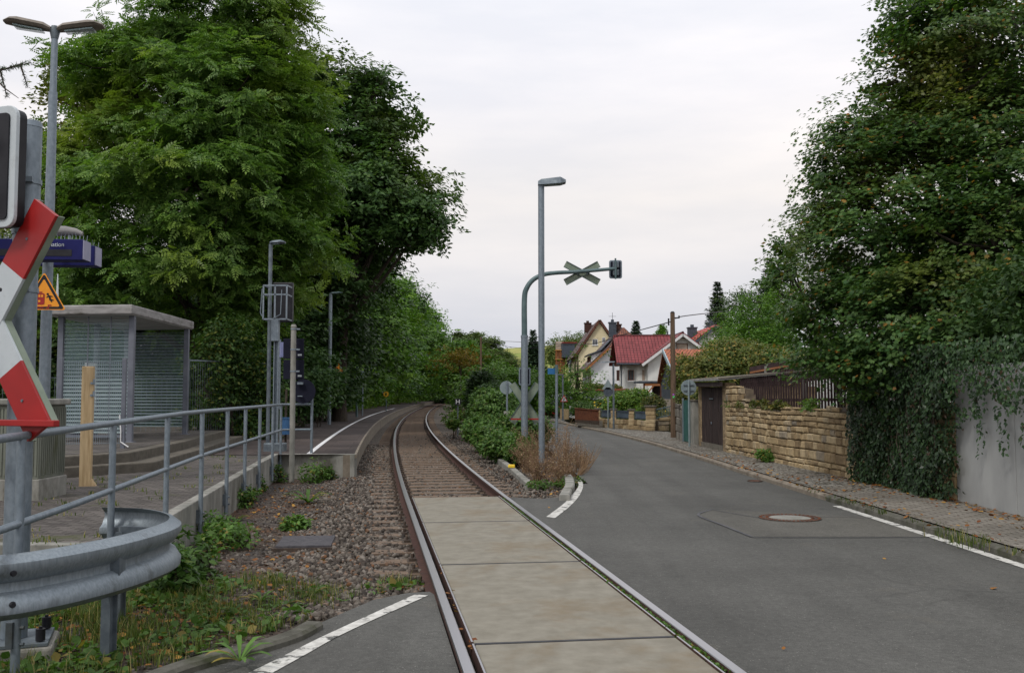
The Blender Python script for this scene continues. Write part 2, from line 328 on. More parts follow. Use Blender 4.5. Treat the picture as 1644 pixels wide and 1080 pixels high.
# cobbles
m, t, b = base('cobblestones', .8, 0, .3); co = coord(t, world=True)
vo = nd(t, 'ShaderNodeTexVoronoi', feature='DISTANCE_TO_EDGE'); vo.inputs['Scale'].default_value = 9; vo.inputs['Randomness'].default_value = .75; t.links.new(co, vo.inputs[0])
vc = nd(t, 'ShaderNodeTexVoronoi', feature='F1'); vc.inputs['Scale'].default_value = 9; vc.inputs['Randomness'].default_value = .75; t.links.new(co, vc.inputs[0])
c = ramp(t, vc.outputs['Color'], [(0, (.14,.13,.11)), (1, (.32,.30,.26))])
c = mixc(t, ramp(t, noise(t, co, 1.2, 9, .7), [(.5, (0,0,0)), (.64, (.75,)*3)]), c, (.16,.115,.075))
c = mixc(t, ramp(t, vo.outputs[0], [(.04, (1,1,1)), (.12, (0,0,0))]), c, (.035,.03,.02))
t.links.new(c, b.inputs['Base Color']); bumpn(t, b, ramp(t, vo.outputs[0], [(0, (0,0,0)), (.3, (1,1,1))]), .9, .025); M['cobble'] = m
# ground and gravel
def gravelmat(name, cols, s=28, tint=None, bump=.9):
    m, t, b = base(name, .95, 0, .2); co = coord(t, world=True)
    v1 = nd(t, 'ShaderNodeTexVoronoi', feature='F1'); v1.inputs['Scale'].default_value = s; t.links.new(co, v1.inputs[0])
    c = ramp(t, v1.outputs['Color'], cols)
    c = mixc(t, ramp(t, v1.outputs['Distance'], [(.45, (0,0,0)), (.8, (.8,)*3)]), c, (.02,.015,.012))
    if tint: c = mixc(t, ramp(t, noise(t, co, .9, 8, .7), [(.45, (0,0,0)), (.62, (.85,)*3)]), c, tint)
    t.links.new(c, b.inputs['Base Color']); bumpn(t, b, v1.outputs['Distance'], -bump, .03); return m
M['ballast_bed'] = gravelmat('ballast_bed', [(0, (.045,.037,.031)), (.5, (.10,.082,.066)), (1, (.19,.165,.135))], 22)
M['dirt'] = gravelmat('cinder_ground', [(0, (.034,.030,.028)), (.6, (.070,.062,.056)), (1, (.15,.135,.12))], 45, (.09,.052,.032), .6)
M['litter'] = gravelmat('leaf_litter_ground', [(0, (.04,.028,.015)), (.6, (.09,.06,.03)), (1, (.15,.11,.05))], 20, (.035,.05,.018))
m, t, b = base('ballast_stone', .9, 0, .2); g = nd(t, 'ShaderNodeNewGeometry')
c = ramp(t, g.outputs['Random Per Island'], [(0, (.034,.029,.025)), (.3, (.070,.057,.047)), (.6, (.115,.10,.083)), (.9, (.20,.175,.15)), (.985, (.14,.07,.035))])
c = mixc(t, 1., c, ramp(t, noise(t, coord(t), 30, 4), [(.3, (.7,)*3), (.7, (1.25,)*3)]), 'MULTIPLY'); t.links.new(c, b.inputs['Base Color']); bumpn(t, b, noise(t, coord(t), 80, 3), .4, .005); M['stone_b'] = m
m, t, b = base('rail_steel', .35, .3, .5); g = nd(t, 'ShaderNodeNewGeometry'); s1 = nd(t, 'ShaderNodeSeparateXYZ'); s2 = nd(t, 'ShaderNodeSeparateXYZ')
t.links.new(g.outputs['Normal'], s1.inputs[0]); t.links.new(g.outputs['Position'], s2.inputs[0])
a1 = nd(t, 'ShaderNodeMath', operation='GREATER_THAN'); a1.inputs[1].default_value = .75; t.links.new(s1.outputs[2], a1.inputs[0])
a2 = nd(t, 'ShaderNodeMath', operation='GREATER_THAN'); a2.inputs[1].default_value = -.012; t.links.new(s2.outputs[2], a2.inputs[0])
a3 = nd(t, 'ShaderNodeMath', operation='MULTIPLY'); t.links.new(a1.outputs[0], a3.inputs[0]); t.links.new(a2.outputs[0], a3.inputs[1])
rc = ramp(t, noise(t, coord(t), 18, 6), [(.3, (.030,.013,.010)), (.7, (.085,.035,.024))])
t.links.new(mixc(t, a3.outputs[0], rc, (.40,.40,.42)), b.inputs['Base Color']); t.links.new(a3.outputs[0], b.inputs['Metallic'])
r1 = nd(t, 'ShaderNodeMapRange'); r1.inputs['To Min'].default_value = .85; r1.inputs['To Max'].default_value = .28; t.links.new(a3.outputs[0], r1.inputs[0]); t.links.new(r1.outputs[0], b.inputs['Roughness']); M['rail'] = m
# sandstone masonry (each stone is its own island of the mesh)
def masonry(name, cols, dark=(.06,.05,.04), dt=.57):
    m, t, b = base(name, .92, 0, .2); g = nd(t, 'ShaderNodeNewGeometry'); c = ramp(t, g.outputs['Random Per Island'], cols)
    co = coord(t); c = mixc(t, 1., c, ramp(t, noise(t, co, 7, 8), [(.3, (.7,)*3), (.7, (1.2,)*3)]), 'MULTIPLY')
    c = mixc(t, ramp(t, noise(t, co, 1.6, 8, .7), [(dt, (0,0,0)), (dt+.16, (.85,)*3)]), c, dark)
    t.links.new(c, b.inputs['Base Color']); bumpn(t, b, noise(t, co, 25, 6), .6, .015); return m
M['sandstone'] = masonry('sandstone_masonry', [(0, (.21,.15,.085)), (.5, (.35,.26,.145)), (.85, (.44,.345,.21)), (1, (.22,.19,.15))])
M['greystone'] = masonry('weathered_grey_stone', [(0, (.09,.08,.065)), (.6, (.16,.145,.12)), (1, (.24,.22,.19))])
M['mortar'] = pm('dark_mortar', (.05,.038,.025), (.10,.075,.05), 6, .95, 0, .4)
M['rubble'] = pm('rubble_plaster', (.17,.12,.07), (.36,.27,.16), 6, .95, 0, .9, 14, .05)
M['bark'] = pm('bark', (.03,.024,.018), (.075,.06,.045), 8, .95, 0, .8, 20, .03, stretch=(3,3,.6))
M['twig'] = pm('dry_twig', (.16,.10,.055), (.28,.18,.10), 8, .9, 0, .2)
M['drystem'] = leafmat('dry_shrub_stems', (.11,.062,.042), (.25,.17,.12), (.36,.28,.17), .9, None, .15, .8, .8, .1)
# foliage
M['ash'] = leafmat('ash_leaves', (.045,.105,.020), (.13,.215,.048), None, .93, (.20,.225,.025), .33, .42, .2)
M['ash_y'] = leafmat('yellowish_tree_leaves', (.075,.115,.018), (.17,.20,.03), None, .93, (.22,.19,.03), .32, .45, .2)
M['oak'] = leafmat('dark_broadleaf_leaves', (.034,.08,.024), (.09,.165,.046), None, .93, (.12,.13,.03), .28, .4, .2)
M['forest'] = leafmat('forest_leaves', (.048,.125,.016), (.12,.225,.03), None, .93, (.13,.18,.02), .28, .5, .1)
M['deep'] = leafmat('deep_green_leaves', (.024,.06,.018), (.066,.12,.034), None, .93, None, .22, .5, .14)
M['far'] = leafmat('far_tree_leaves', (.05,.08,.022), (.09,.13,.035), None, .93, (.13,.12,.025), .25, .6, .1)
M['autumn'] = leafmat('autumn_leaves', (.15,.10,.015), (.22,.15,.02), None, .93, None, .3, .6, .1)
M['maple'] = leafmat('maple_leaves', (.038,.096,.028), (.11,.19,.050), (.36,.17,.04), .990, (.18,.17,.03), .32, .38, .33)
M['ivy'] = leafmat('ivy_leaves', (.011,.032,.010), (.038,.08,.022), (.05,.03,.015), .96, None, .12, .42, .7, .3)
M['creeper'] = leafmat('creeper_leaves', (.028,.065,.016), (.07,.13,.03), (.14,.16,.03), .9, None, .3, .5, .5)
M['bush'] = leafmat('bramble_leaves', (.036,.09,.018), (.11,.195,.042), (.12,.14,.04), .95, None, .25, .42, .8)
M['light_bush'] = leafmat('light_green_shrub', (.06,.12,.02), (.12,.20,.035), (.2,.2,.05), .93, None, .3, .5, .8)
M['hedge'] = leafmat('yellow_green_shrub', (.055,.08,.02), (.12,.14,.035), (.24,.18,.05), .9, (.17,.14,.03), .28, .5, .6)
M['conifer'] = leafmat('conifer_needles', (.03,.06,.035), (.07,.115,.06), None, .93, None, .1, .6, .5, .2)
M['grass'] = leafmat('grass_blades', (.045,.075,.016), (.12,.15,.035), (.26,.22,.09), .84, None, .3, .55, 1.2)
M['weed'] = leafmat('weed_leaves', (.05,.10,.02), (.10,.19,.04), (.2,.16,.04), .93, None, .3, .5, 1.5)
M['deadleaf'] = leafmat('fallen_leaves', (.16,.05,.015), (.28,.13,.035), (.4,.22,.05), .8, None, .1, .7, 2)
M['flower_r'] = leafmat('red_blossom', (.5,.02,.03), (.65,.06,.08), None, .93, None, .2, .6, 1)
M['flower_y'] = leafmat('yellow_blossom', (.6,.38,.03), (.75,.5,.05), None, .93, None, .2, .6, 1)
M['flower_b'] = leafmat('violet_blossom', (.12,.13,.45), (.22,.22,.6), None, .93, None, .2, .6, 1)
M['flower_p'] = leafmat('pink_blossom', (.6,.3,.35), (.7,.5,.5), None, .93, None, .2, .6, 1)

# ------------------------------------------------------------------ bulk foliage
T = {}
def tpl(name, vs_, fs_): T[name] = (np.array(vs_, float), fs_)
tpl('leaf', [(0,0,0),(.27,.42,.05),(0,1,-.03),(-.27,.42,.05)], [(0,1,2,3)])
tpl('round', [(0,0,0),(.36,.2,.04),(.42,.6,.02),(0,1,-.05),(-.42,.6,.02),(-.36,.2,.04)], [(0,1,2,3,4,5)])
tpl('needle', [(0,0,0),(.07,.4,.02),(0,1,0),(-.07,.4,.02)], [(0,1,2,3)])
def _maple():
    pts = [(0,0)]
    for a, r in ((-65,.33),(-48,.62),(-32,.45),(-22,.9),(-9,.62),(0,1.05),(9,.62),(22,.9),(32,.45),(48,.62),(65,.33)):
        pts.append((sin(R(a*1.45))*r*.62, .22+cos(R(a*1.45))*r*.72, .04*cos(a)))
    pts[0] = (0, .1, 0); return [(p[0], p[1], p[2] if len(p) > 2 else 0) for p in pts]
_mp = _maple(); tpl('maple', _mp, [tuple(range(len(_mp)))])
def _frond():
    vs_ = []; fs_ = []
    def lf(x, y, a, L):
        n = len(vs_); d = (sin(a), cos(a)); p = (cos(a), -sin(a))
        zz = -.18*y*y
        for (u, v, z) in ((0,0,0),(.24*L,.48*L,.02),(0,L,-.05),(-.24*L,.48*L,.02)): vs_.append((x+p[0]*u+d[0]*v, y+p[1]*u+d[1]*v, zz+z))
        fs_.append((n, n+1, n+2, n+3))
    for i, y in enumerate((.18,.36,.54,.72)):
        L = .36-.04*i; lf(0, y, 1.0, L); lf(0, y, -1.0, L)
    lf(0, .8, 0, .3); return vs_, fs_
_v, _f = _frond(); tpl('frond', _v, _f)
ICO = None
def bulk(name, C, Nn, S, tp, mat, parent=None, spin=None):
    """one mesh holding len(C) copies of template tp at C, facing Nn, of size S"""
    V, Fs = T[tp]; C = np.asarray(C, float); Nn = np.asarray(Nn, float); n = len(C); S = np.broadcast_to(S, (n,)) if np.ndim(S) < 2 else S
    Nn = Nn/np.maximum(np.linalg.norm(Nn, axis=1, keepdims=True), 1e-6)
    r = rng.normal(size=(n, 3)) if spin is None else np.asarray(spin, float)
    B = r - Nn*np.sum(r*Nn, axis=1, keepdims=True); B /= np.maximum(np.linalg.norm(B, axis=1, keepdims=True), 1e-6)
    Tt = np.cross(B, Nn)
    P = C[:, None, :] + S[:, None, None]*(V[None, :, 0:1]*Tt[:, None, :] + V[None, :, 1:2]*B[:, None, :] + V[None, :, 2:3]*Nn[:, None, :])
    return rawmesh(name, P.reshape(-1, 3), n, len(V), Fs, mat, parent)
def rawmesh(name, P, n, nv, Fs, mat, parent=None):
    lens = np.array([len(f) for f in Fs]); flat = np.concatenate([np.array(f) for f in Fs])
    L = (flat[None, :] + (np.arange(n)*nv)[:, None]).ravel(); LT = np.tile(lens, n); LS = np.concatenate([[0], np.cumsum(LT)[:-1]])
    me = bpy.data.meshes.new(name); me.vertices.add(len(P)); me.vertices.foreach_set('co', P.astype(np.float32).ravel())
    me.loops.add(len(L)); me.loops.foreach_set('vertex_index', L.astype(np.int32)); me.polygons.add(len(LT)); me.polygons.foreach_set('loop_start', LS.astype(np.int32))
    me.update(calc_edges=True); me.materials.append(mat); o = bpy.data.objects.new(name, me); COL.objects.link(o)
    if parent is not None: o.parent = parent
    return o
def usph(n):
    v = rng.normal(size=(n, 3)); return v/np.linalg.norm(v, axis=1, keepdims=True)
def crown_pts(blobs, ntuft, lpt, tr, inner=.25, droop=.0, flat=.55, outw=.55, updir=.75, rnd=.55, holes=.0, bough=None):
    """blobs: (x,y,z,rx,ry,rz). Returns leaf centres, normals, tuft centres"""
    Bb = np.array(blobs, float); wgt = Bb[:, 3]*Bb[:, 5]+Bb[:, 3]*Bb[:, 4]; wgt /= wgt.sum()
    idx = rng.choice(len(Bb), ntuft, p=wgt); d = usph(ntuft)
    rf = 1-np.abs(rng.normal(0, .10, ntuft)); k = rng.random(ntuft) < inner; rf[k] = rng.uniform(.35, .85, k.sum())
    rf += np.where(rng.random(ntuft) < .12, rng.uniform(.02, .14, ntuft), 0)
    C = Bb[idx, :3] + d*Bb[idx, 3:6]*rf[:, None]
    if bough:
        per, br = bough; nbg = max(2, ntuft//per); sel = rng.integers(0, nbg, ntuft); off_ = np.clip(rng.normal(size=(ntuft, 3)), -1.7, 1.7)*np.array([br, br, br*.42])*(.55+.9*rng.random(nbg))[sel][:, None]
        rr2 = np.linalg.norm(off_[:, :2], axis=1); off_[:, 2] -= .22*rr2
        C = C[sel]+off_; d = d[sel]; idx = idx[sel]
    keep = np.ones(ntuft, bool)
    for j in range(len(Bb)):
        q = np.linalg.norm((C-Bb[j, :3])/Bb[j, 3:6], axis=1); keep &= ~((q < .55) & (idx != j))
    if holes > 0:
        ph = rng.uniform(0, 6, 6); s = 1.1
        hz = np.sin(C[:,0]*s+ph[0])*np.sin(C[:,1]*s*.9+ph[1])*np.sin(C[:,2]*s*1.2+ph[2]); keep &= ~((hz > holes))
    C = C[keep]; d = d[keep]; n = len(C)
    tsz = tr*rng.uniform(.6, 1.35, n)
    o = rng.normal(size=(n, lpt, 3)); o /= np.linalg.norm(o, axis=2, keepdims=True); o *= rng.random((n, lpt, 1))**(1/2.2)
    o *= tsz[:, None, None]*np.array([1, 1, flat]); o[..., 2] -= droop*(np.abs(o[..., 0])+np.abs(o[..., 1]))
    P = (C[:, None, :]+o).reshape(-1, 3)
    Nn = (d[:, None, :]*outw + np.array([0,0,updir]) + rng.normal(0, rnd, (n, lpt, 3))).reshape(-1, 3)
    return P, Nn, C, o.reshape(-1, 3)
def tree(name, label, cat, basep, blobs, ntuft, lpt, tr, leaf, size, mat, group=None, trunk_r=.2, twigs=60, kw=None, limbs=True, trunk_h=None):
    """blobs in world coordinates"""
    b0 = Vector(basep); root = thing(name, label, cat, b0, 0, group)
    bl = [(x-b0.x, y-b0.y, z-b0.z, a, b_, c) for (x, y, z, a, b_, c) in blobs]
    P, Nn, C, off = crown_pts(bl, ntuft, lpt, tr, **(kw or {}))
    S = size*rng.uniform(.65, 1.2, len(P)); bulk('crown', P, Nn, S, leaf, mat, root, spin=off+rng.normal(0, .12, off.shape))
    mb = MB(); top = max(b[2] for b in bl); cx = sum(b[0] for b in bl)/len(bl); cy = sum(b[1] for b in bl)/len(bl)
    th = trunk_h or top*.9
    spine = [Vector((0,0,-.1)), Vector((cx*.1, cy*.1, th*.25)), Vector((cx*.35, cy*.35, th*.5)), Vector((cx*.7, cy*.7, th*.78)), Vector((cx, cy, th))]
    sp_ = catmull(spine, 4); mb.tube(sp_, [trunk_r*(1-.85*i/(len(sp_)-1))*(1.3 if i == 0 else 1) for i in range(len(sp_))], 10)
    limbp = list(sp_[6:])
    if limbs:
        for b in bl:
            c = Vector(b[:3]); s = sp_[min(len(sp_)-1, max(3, int(len(sp_)*.55*c.z/max(th, .1))))]
            mid = (s+c)/2 + Vector((random.uniform(-.2,.2), random.uniform(-.2,.2), -.05*(c-s).length)); pth = catmull([s, mid, c], 4)
            mb.tube(pth, [trunk_r*.45*(1-.8*i/(len(pth)-1)) for i in range(len(pth))], 6); limbp += pth[3:]
        if twigs and len(C):
            lp = np.array([tuple(p) for p in limbp])
            for i in rng.choice(len(C), min(twigs, len(C)), replace=False):
                q = C[i]; s = lp[np.argmin(np.linalg.norm(lp-q, axis=1))]; s = Vector(s); q = Vector(q)
                m_ = (s+q)/2+Vector((random.uniform(-.1,.1), 0, -.08*(q-s).length)); mb.tube([s, m_, q], [trunk_r*.13+.008, trunk_r*.07+.006, .004], 4, cap=False)
    mb.build('trunk', M['bark'], root, smooth=True, fix=False); return root
def shrub(name, label, cat, blobs, n, lpt, tr, leaf, size, mat, group=None, kw=None, stems=10, z0=0, extra=None):
    c = Vector((sum(b[0] for b in blobs)/len(blobs), sum(b[1] for b in blobs)/len(blobs), z0)); root = thing(name, label, cat, c, 0, group)
    bl = [(b[0]-c.x, b[1]-c.y, b[2]-z0, b[3], b[4], b[5]) for b in blobs]
    P, Nn, C, off = crown_pts(bl, n, lpt, tr, **(kw or {})); k = P[:, 2] > .01; P, Nn, off = P[k], Nn[k], off[k]
    bulk('foliage', P, Nn, size*rng.uniform(.6, 1.25, len(P)), leaf, mat, root, spin=off+rng.normal(0, .1, off.shape))
    mb = MB()
    for i in range(stems):
        b = random.choice(bl); q = Vector((b[0]+random.uniform(-.6,.6)*b[3], b[1]+random.uniform(-.6,.6)*b[4], b[2]+random.uniform(0,.8)*b[5]))
        s = Vector((b[0]+random.uniform(-.3,.3)*b[3], b[1]+random.uniform(-.3,.3)*b[4], -.02)); mb.tube([s, (s+q)/2+Vector((.05,.03,.02)), q], [.022, .015, .006], 5, cap=False)
    mb.build('stem', M['bark'], root, fix=False)
    if extra:
        fm, fn, fs, fl = extra; P, Nn, C, off = crown_pts([(b[0], b[1], b[2], b[3]*1.04, b[4]*1.04, b[5]*1.04) for b in bl], fn, fl, fs*1.6, inner=0)
        k = P[:, 2] > .02; bulk('blossom', P[k], Nn[k], fs*rng.uniform(.6, 1.2, k.sum()), 'round', M[fm], root)
    return root
def bl(px, py, Y, rx, ry, dep=1.0):       # crown lobe measured on the photo at distance Y
    c = A(px, py, Y); k = Y/FPX; return (c.x, c.y, c.z, rx*k, rx*k*dep, ry*k)
def conifer(name, label, basep, h, r, mat='conifer', n=26, group=None, cat='conifer', z0=.12, dens=1.0, sz=.35):
    root = thing(name, label, cat, basep, 0, group); P = []; Nn = []; Sp = []
    mb = MB(); mb.tube([(0,0,-.1), (0,0,h*.5), (0,0,h*.99)], [h*.018+.05, h*.012+.03, .02], 8)
    for i in range(n):
        f = (i+.3*random.random())/n; z = h*(z0+(1-z0)*f); rr = r*(1-f)**.9*random.uniform(.75, 1.12)+.015*r; nb = max(5, int(11*(1-f)+5))
        for k in range(nb):
            a = 2*pi*(k+random.random()*.7)/nb; L = rr*random.uniform(.65, 1.15); d = np.array([cos(a), sin(a), 0.])
            m_ = max(4, int(L/r*26*dens)); tt = np.linspace(.12, 1, m_)
            pz = z - .30*L*tt + .18*L*tt**3
            pts = d[None, :]*(tt*L)[:, None]; pts[:, 2] = pz
            if i % 2 == 0: mb.tube([(0,0,z), (d[0]*L*.6, d[1]*L*.6, z-.14*L)], [.03, .01], 4, cap=False)
            side = np.array([-sin(a), cos(a), 0.])
            for sgn in (-1, 1, 0):
                P.append(pts+rng.normal(0, .02*r, pts.shape)); Nn.append(np.tile([0,0,1.], (m_, 1))+rng.normal(0, .35, (m_, 3))); Sp.append(np.tile(d*.7+side*sgn*.9-np.array([0,0,.25]), (m_, 1))+rng.normal(0,.15,(m_,3)))
    P = np.concatenate(P); bulk('crown', P, np.concatenate(Nn), sz*(.35+.15*r)*rng.uniform(.7, 1.2, len(P)), 'leaf', M[mat], root, spin=np.concatenate(Sp))
    mb.build('trunk', M['bark'], root, fix=False); return root
# ================================================================== THE SETTING
# track centre line: heading (dx/dy) by distance, integrated
_hs = [(-20,-.1467),(14,-.1467),(25,-.130),(35,-.118),(50,-.1),(73,-.08),(114,-.062),(180,-.038),(260,0),(400,.12)]
def _head(y):
    for (a, b), (c, d) in zip(_hs, _hs[1:]):
        if y <= c: return b+(d-b)*(y-a)/(c-a)
    return _hs[-1][1]
_ty = np.arange(-12, 380, .5); _tx = np.zeros(len(_ty)); 
for i in range(1, len(_ty)): _tx[i] = _tx[i-1]+.5*_head(_ty[i]-.25)
_tx += -.825-np.interp(14.7, _ty, _tx)
def trk(y, off=0, z=0):
    x = float(np.interp(y, _ty, _tx)); h = _head(y); n = sqrt(1+h*h); return Vector((x+off/n, y-off*h/n, z))
def trkline(y0, y1, off, z, step=1.0):
    n = max(2, int((y1-y0)/step)+1); return [trk(y0+(y1-y0)*i/(n-1), off, z) for i in range(n)]
RZ = -.03                                              # road level
def wallx(y): return -2.34-.126*y                      # walkway retaining wall line
# one ground sheet out to the horizon, slightly rolling away from the street
def groundsheet():
    mb = MB(); xs = [-1500,-600,-300,-150,-80,-40,-20,-12,0,12,20,40,80,150,300,600,1500]; ys = [-60,-20,0,10,30,60,100,150,220,320,500,800,1300,2500]
    for j in ys:
        for i in xs: mb.v.append(Vector((i, j, -.24)))
    n = len(xs)
    for j in range(len(ys)-1):
        for i in range(n-1): mb.f.append((j*n+i, j*n+i+1, (j+1)*n+i+1, (j+1)*n+i)); mb.m.append(0)
    return mb
struct(groundsheet().build('ground', M['litter']), 'bare leaf-strewn ground under trees and gardens')
# grassy hillside far behind the houses
mm, t, b = base('dry_field', .95, 0, .1); co = coord(t, world=True)
c = ramp(t, noise(t, coord(t, (.004,.02,.02), True), 3, 6), [(.35, (.24,.25,.075)), (.5, (.31,.30,.10)), (.62, (.17,.22,.05))]); c = mixc(t, 1., c, ramp(t, noise(t, co, .08, 8), [(.3, (.8,)*3), (.7, (1.15,)*3)]), 'MULTIPLY'); t.links.new(c, b.inputs['Base Color'])
mb = MB(); nx_, ny_ = 44, 26
for j in range(ny_+1):
    for i in range(nx_+1):
        x = -260+i*18; y = 330+j*22; s = min(1, max(0, (y-340)/330)); s = s*s*(3-2*s)
        hgt = 37*s*(.86+.10*math.sin(x*.012+.4)+.05*math.sin(y*.02+x*.03)) - .6
        mb.v.append(Vector((x, y, hgt)))
for j in range(ny_):
    for i in range(nx_): a = j*(nx_+1)+i; mb.f.append((a, a+1, a+nx_+2, a+nx_+1)); mb.m.append(0)
struct(mb.build('hill', mm, smooth=True), 'dry yellow-green meadow hill behind the village')

# ---- asphalt road
redge = [(9.2,-12),(5.3,-2),(4.95,4),(4.80,9.04),(4.72,13.8),(4.63,19),(4.60,24),(4.48,30.2),(4.26,35),(3.95,40),(3.15,49),(2.75,53.2),(2.1,60),(.5,72),(-1.8,88),(-5,108),(-9,130)]
ledge = [(-6.5,125),(-3.2,100),(-1.9,80),(-.6,60),(.2,48),(.85,35),(1.15,25),(1.3,19),(1.36,17.4)]
P_ = lambda l, z=RZ: [(G(px, py, z).x, G(px, py, z).y) for px, py in l]
island_out = P_([(931,776),(926,788),(905,797),(870,800)])
rr = [(trk(y, .80).x, trk(y, .80).y) for y in (15.0, 8, 2, -12)]
road = redge[:]+ledge+island_out+rr
def flat(name, poly, z, mat, label=None):
    mb = MB(); mb.poly([(x, y, z) for x, y in poly])
    o = mb.build(name, mat, fix=False); me = o.data
    b = bmesh.new(); b.from_mesh(me)
    for f in b.faces:
        if f.normal.z < 0: f.normal_flip()
    bmesh.ops.triangulate(b, faces=b.faces); b.to_mesh(me); b.free(); return struct(o, label)
flat('road', road, RZ, M['asphalt'], 'dark asphalt street running into the village')
ll = [(trk(y, -.80).x, trk(y, -.80).y) for y in (-12, 0, 7.9)]
flat('road_apron', ll+P_([(690,949),(655,951),(600,962),(560,979),(512,1000),(450,1022),(360,1052),(285,1078),(200,1110)])+[(-2.6,4.6),(-4.5,3.6),(-8,2.6),(-8,-12)], RZ, M['asphalt'], 'asphalt on the near left side of the crossing')
flat('asphalt_patch', P_([(1121,826),(1143,817),(1385,829),(1497,861),(1207,861)], RZ+.004), RZ+.004, M['asphalt_patch'], 'lighter repaired asphalt round the manhole')
mb = MB()
def seam(mb, pts, wd, z):
    q = [G(px, py, z) for px, py in pts]; q = catmull(q, 4) if len(q) > 2 else q
    mb.sweep(q, [(-wd/2, 0), (wd/2, 0)], closed=False)
seam(mb, [(1143,817),(1121,826),(1160,842),(1207,861)], .035, RZ+.008); seam(mb, [(1207,861.5),(1350,862.5),(1500,861)], .02, RZ+.008)
seam(mb, [(1143,817),(1180,824),(1228,832)], .02, RZ+.008); seam(mb, [(1316,829),(1360,829),(1392,832)], .02, RZ+.008); seam(mb, [(1313,816),(1352,817)], .02, RZ+.008)
struct(mb.build('tar_seam', M['tar'], fix=False), 'bluish tar joints round the repaired asphalt')
# painted edge lines
def line(name, px_l, px_r, z, mat, label):
    a = catmull([G(px, py, z) for px, py in px_l], 5); b_ = catmull([G(px, py, z) for px, py in px_r], 5); n = min(len(a), len(b_)); mb = MB()
    for i in range(n-1): mb.poly([a[i], a[i+1], b_[i+1], b_[i]])
    return struct(mb.build(name, mat, fix=False), label)
z_ = RZ+.005
line('edge_line', [(385,1086),(455,1052),(530,1015),(666,953.5)], [(425,1086),(490,1050),(560,1012),(687,955)], z_, M['white_line'], 'worn white line on the near left asphalt')
line('island_line', [(926,770),(929,779),(920,792),(905,808),(877,829)], [(934,770),(936,780),(930,795),(915,812),(891,831)], z_, M['white_line'], 'white line curving round the kerb of the island')
rl = catmull([(4.70,13.9,0),(4.72,13.0,0),(4.76,11.5,0),(4.80,9.0,0),(4.93,5,0),(5.2,0,0)], 6)
mb = MB(); mb.sweep([Vector((p.x-.07, p.y, z_)) for p in rl], [(-.06, 0), (.06, 0)], closed=False); struct(mb.build('edge_line', M['white_line'], fix=False), 'white edge line along the right side of the street')
# ---- footway on the right: kerb, cobbles, pavers
PZ = .07
bx_ = [(12,-12),(6.5,2),(6.1,8),(6.2,11.6),(6.3,13.7),(6.05,17.3),(5.75,22),(5.56,25.5),(5.5,29),(5.75,33.5),(6.1,36),(6.3,39.4),(5.75,40.2),(4.1,45.1),(3.1,49.2),(2.9,56),(3.6,62),(1.6,74),(-.6,90),(-4,110),(-8,132)]
ip = lambda l, y: float(np.interp(y, [p[1] for p in sorted(l, key=lambda q: q[1])], [p[0] for p in sorted(l, key=lambda q: q[1])]))
def strip(ya, yb, off=.12):
    ys = np.linspace(ya, yb, max(3, int((yb-ya)/1.2))); return [(ip(redge, y)+off, y) for y in ys]+[(ip(bx_, y)+.05, y) for y in ys[::-1]]
flat('cobbled_footway', strip(14.9, 130), PZ, M['cobble'], 'cobbled footway beside the stone wall')
flat('paved_footway', strip(-12, 14.9), PZ, M['paver_side'], 'block-paved footway beside the concrete wall')
for ya, yb, mt, lab in ((-12, 14.6, 'kerb_dark', 'low dark kerb beside the paved footway'), (14.6, 130, 'edge_tan', 'low pale kerb beside the cobbled footway')):
    mb = MB(); ky = np.linspace(ya, yb, int((yb-ya)/1.0)); kp = [Vector((ip(redge, y), y, 0)) for y in ky]; mb.sweep(kp, [(0, -.2), (0, .03), (.02, .052), (.12, .055), (.125, .0), (.125, -.2)]); struct(mb.build('kerb', M[mt]), lab)
# kerb of the island (two short stones) and low edging by the track
def kerbstones(px, z, wd, name, label, zb=-.2, gap=.012, seg=1.0, mat=None):
    q = catmull([G(a, b, z) for a, b in px], 6); mb = MB(); cur = [q[0]]; L = 0
    for i in range(1, len(q)):
        L += (q[i]-q[i-1]).length; cur.append(q[i])
        if L > seg or i == len(q)-1:
            d = (cur[-1]-cur[-2]).normalized(); c2 = cur[:-1]+[cur[-1]-d*gap]
            mb.sweep([Vector((p.x, p.y, 0)) for p in c2], [(-wd/2, zb), (-wd/2, z-.015), (-wd/2+.015, z), (wd/2-.02, z), (wd/2, z-.02), (wd/2, zb)]); cur = [q[i]]; L = 0
    return mb.build(name, mat or M['concrete'])
struct(kerbstones([(906,794),(910,785),(915,776),(914,766),(911,761)], .06, .16, 'kerb', 'x'), 'raised kerb stones at the nose of the island')
struct(kerbstones([(180,1106),(285,1066),(370,1042),(420,1030),(470,1014),(505,996)], .02, .13, 'kerb', 'x', -.25, .004, 1.6, M['kerb_dark']), 'mossy kerb between weeds and near left asphalt')
tr_e = kerbstones([(852,775),(820,748),(790,726),(765,706),(745,694),(722,678),(712,670)], -.03, .14, 'track_edging', 'x', -.3, .01, 1.0); struct(tr_e, 'concrete edging between ballast and bushes')
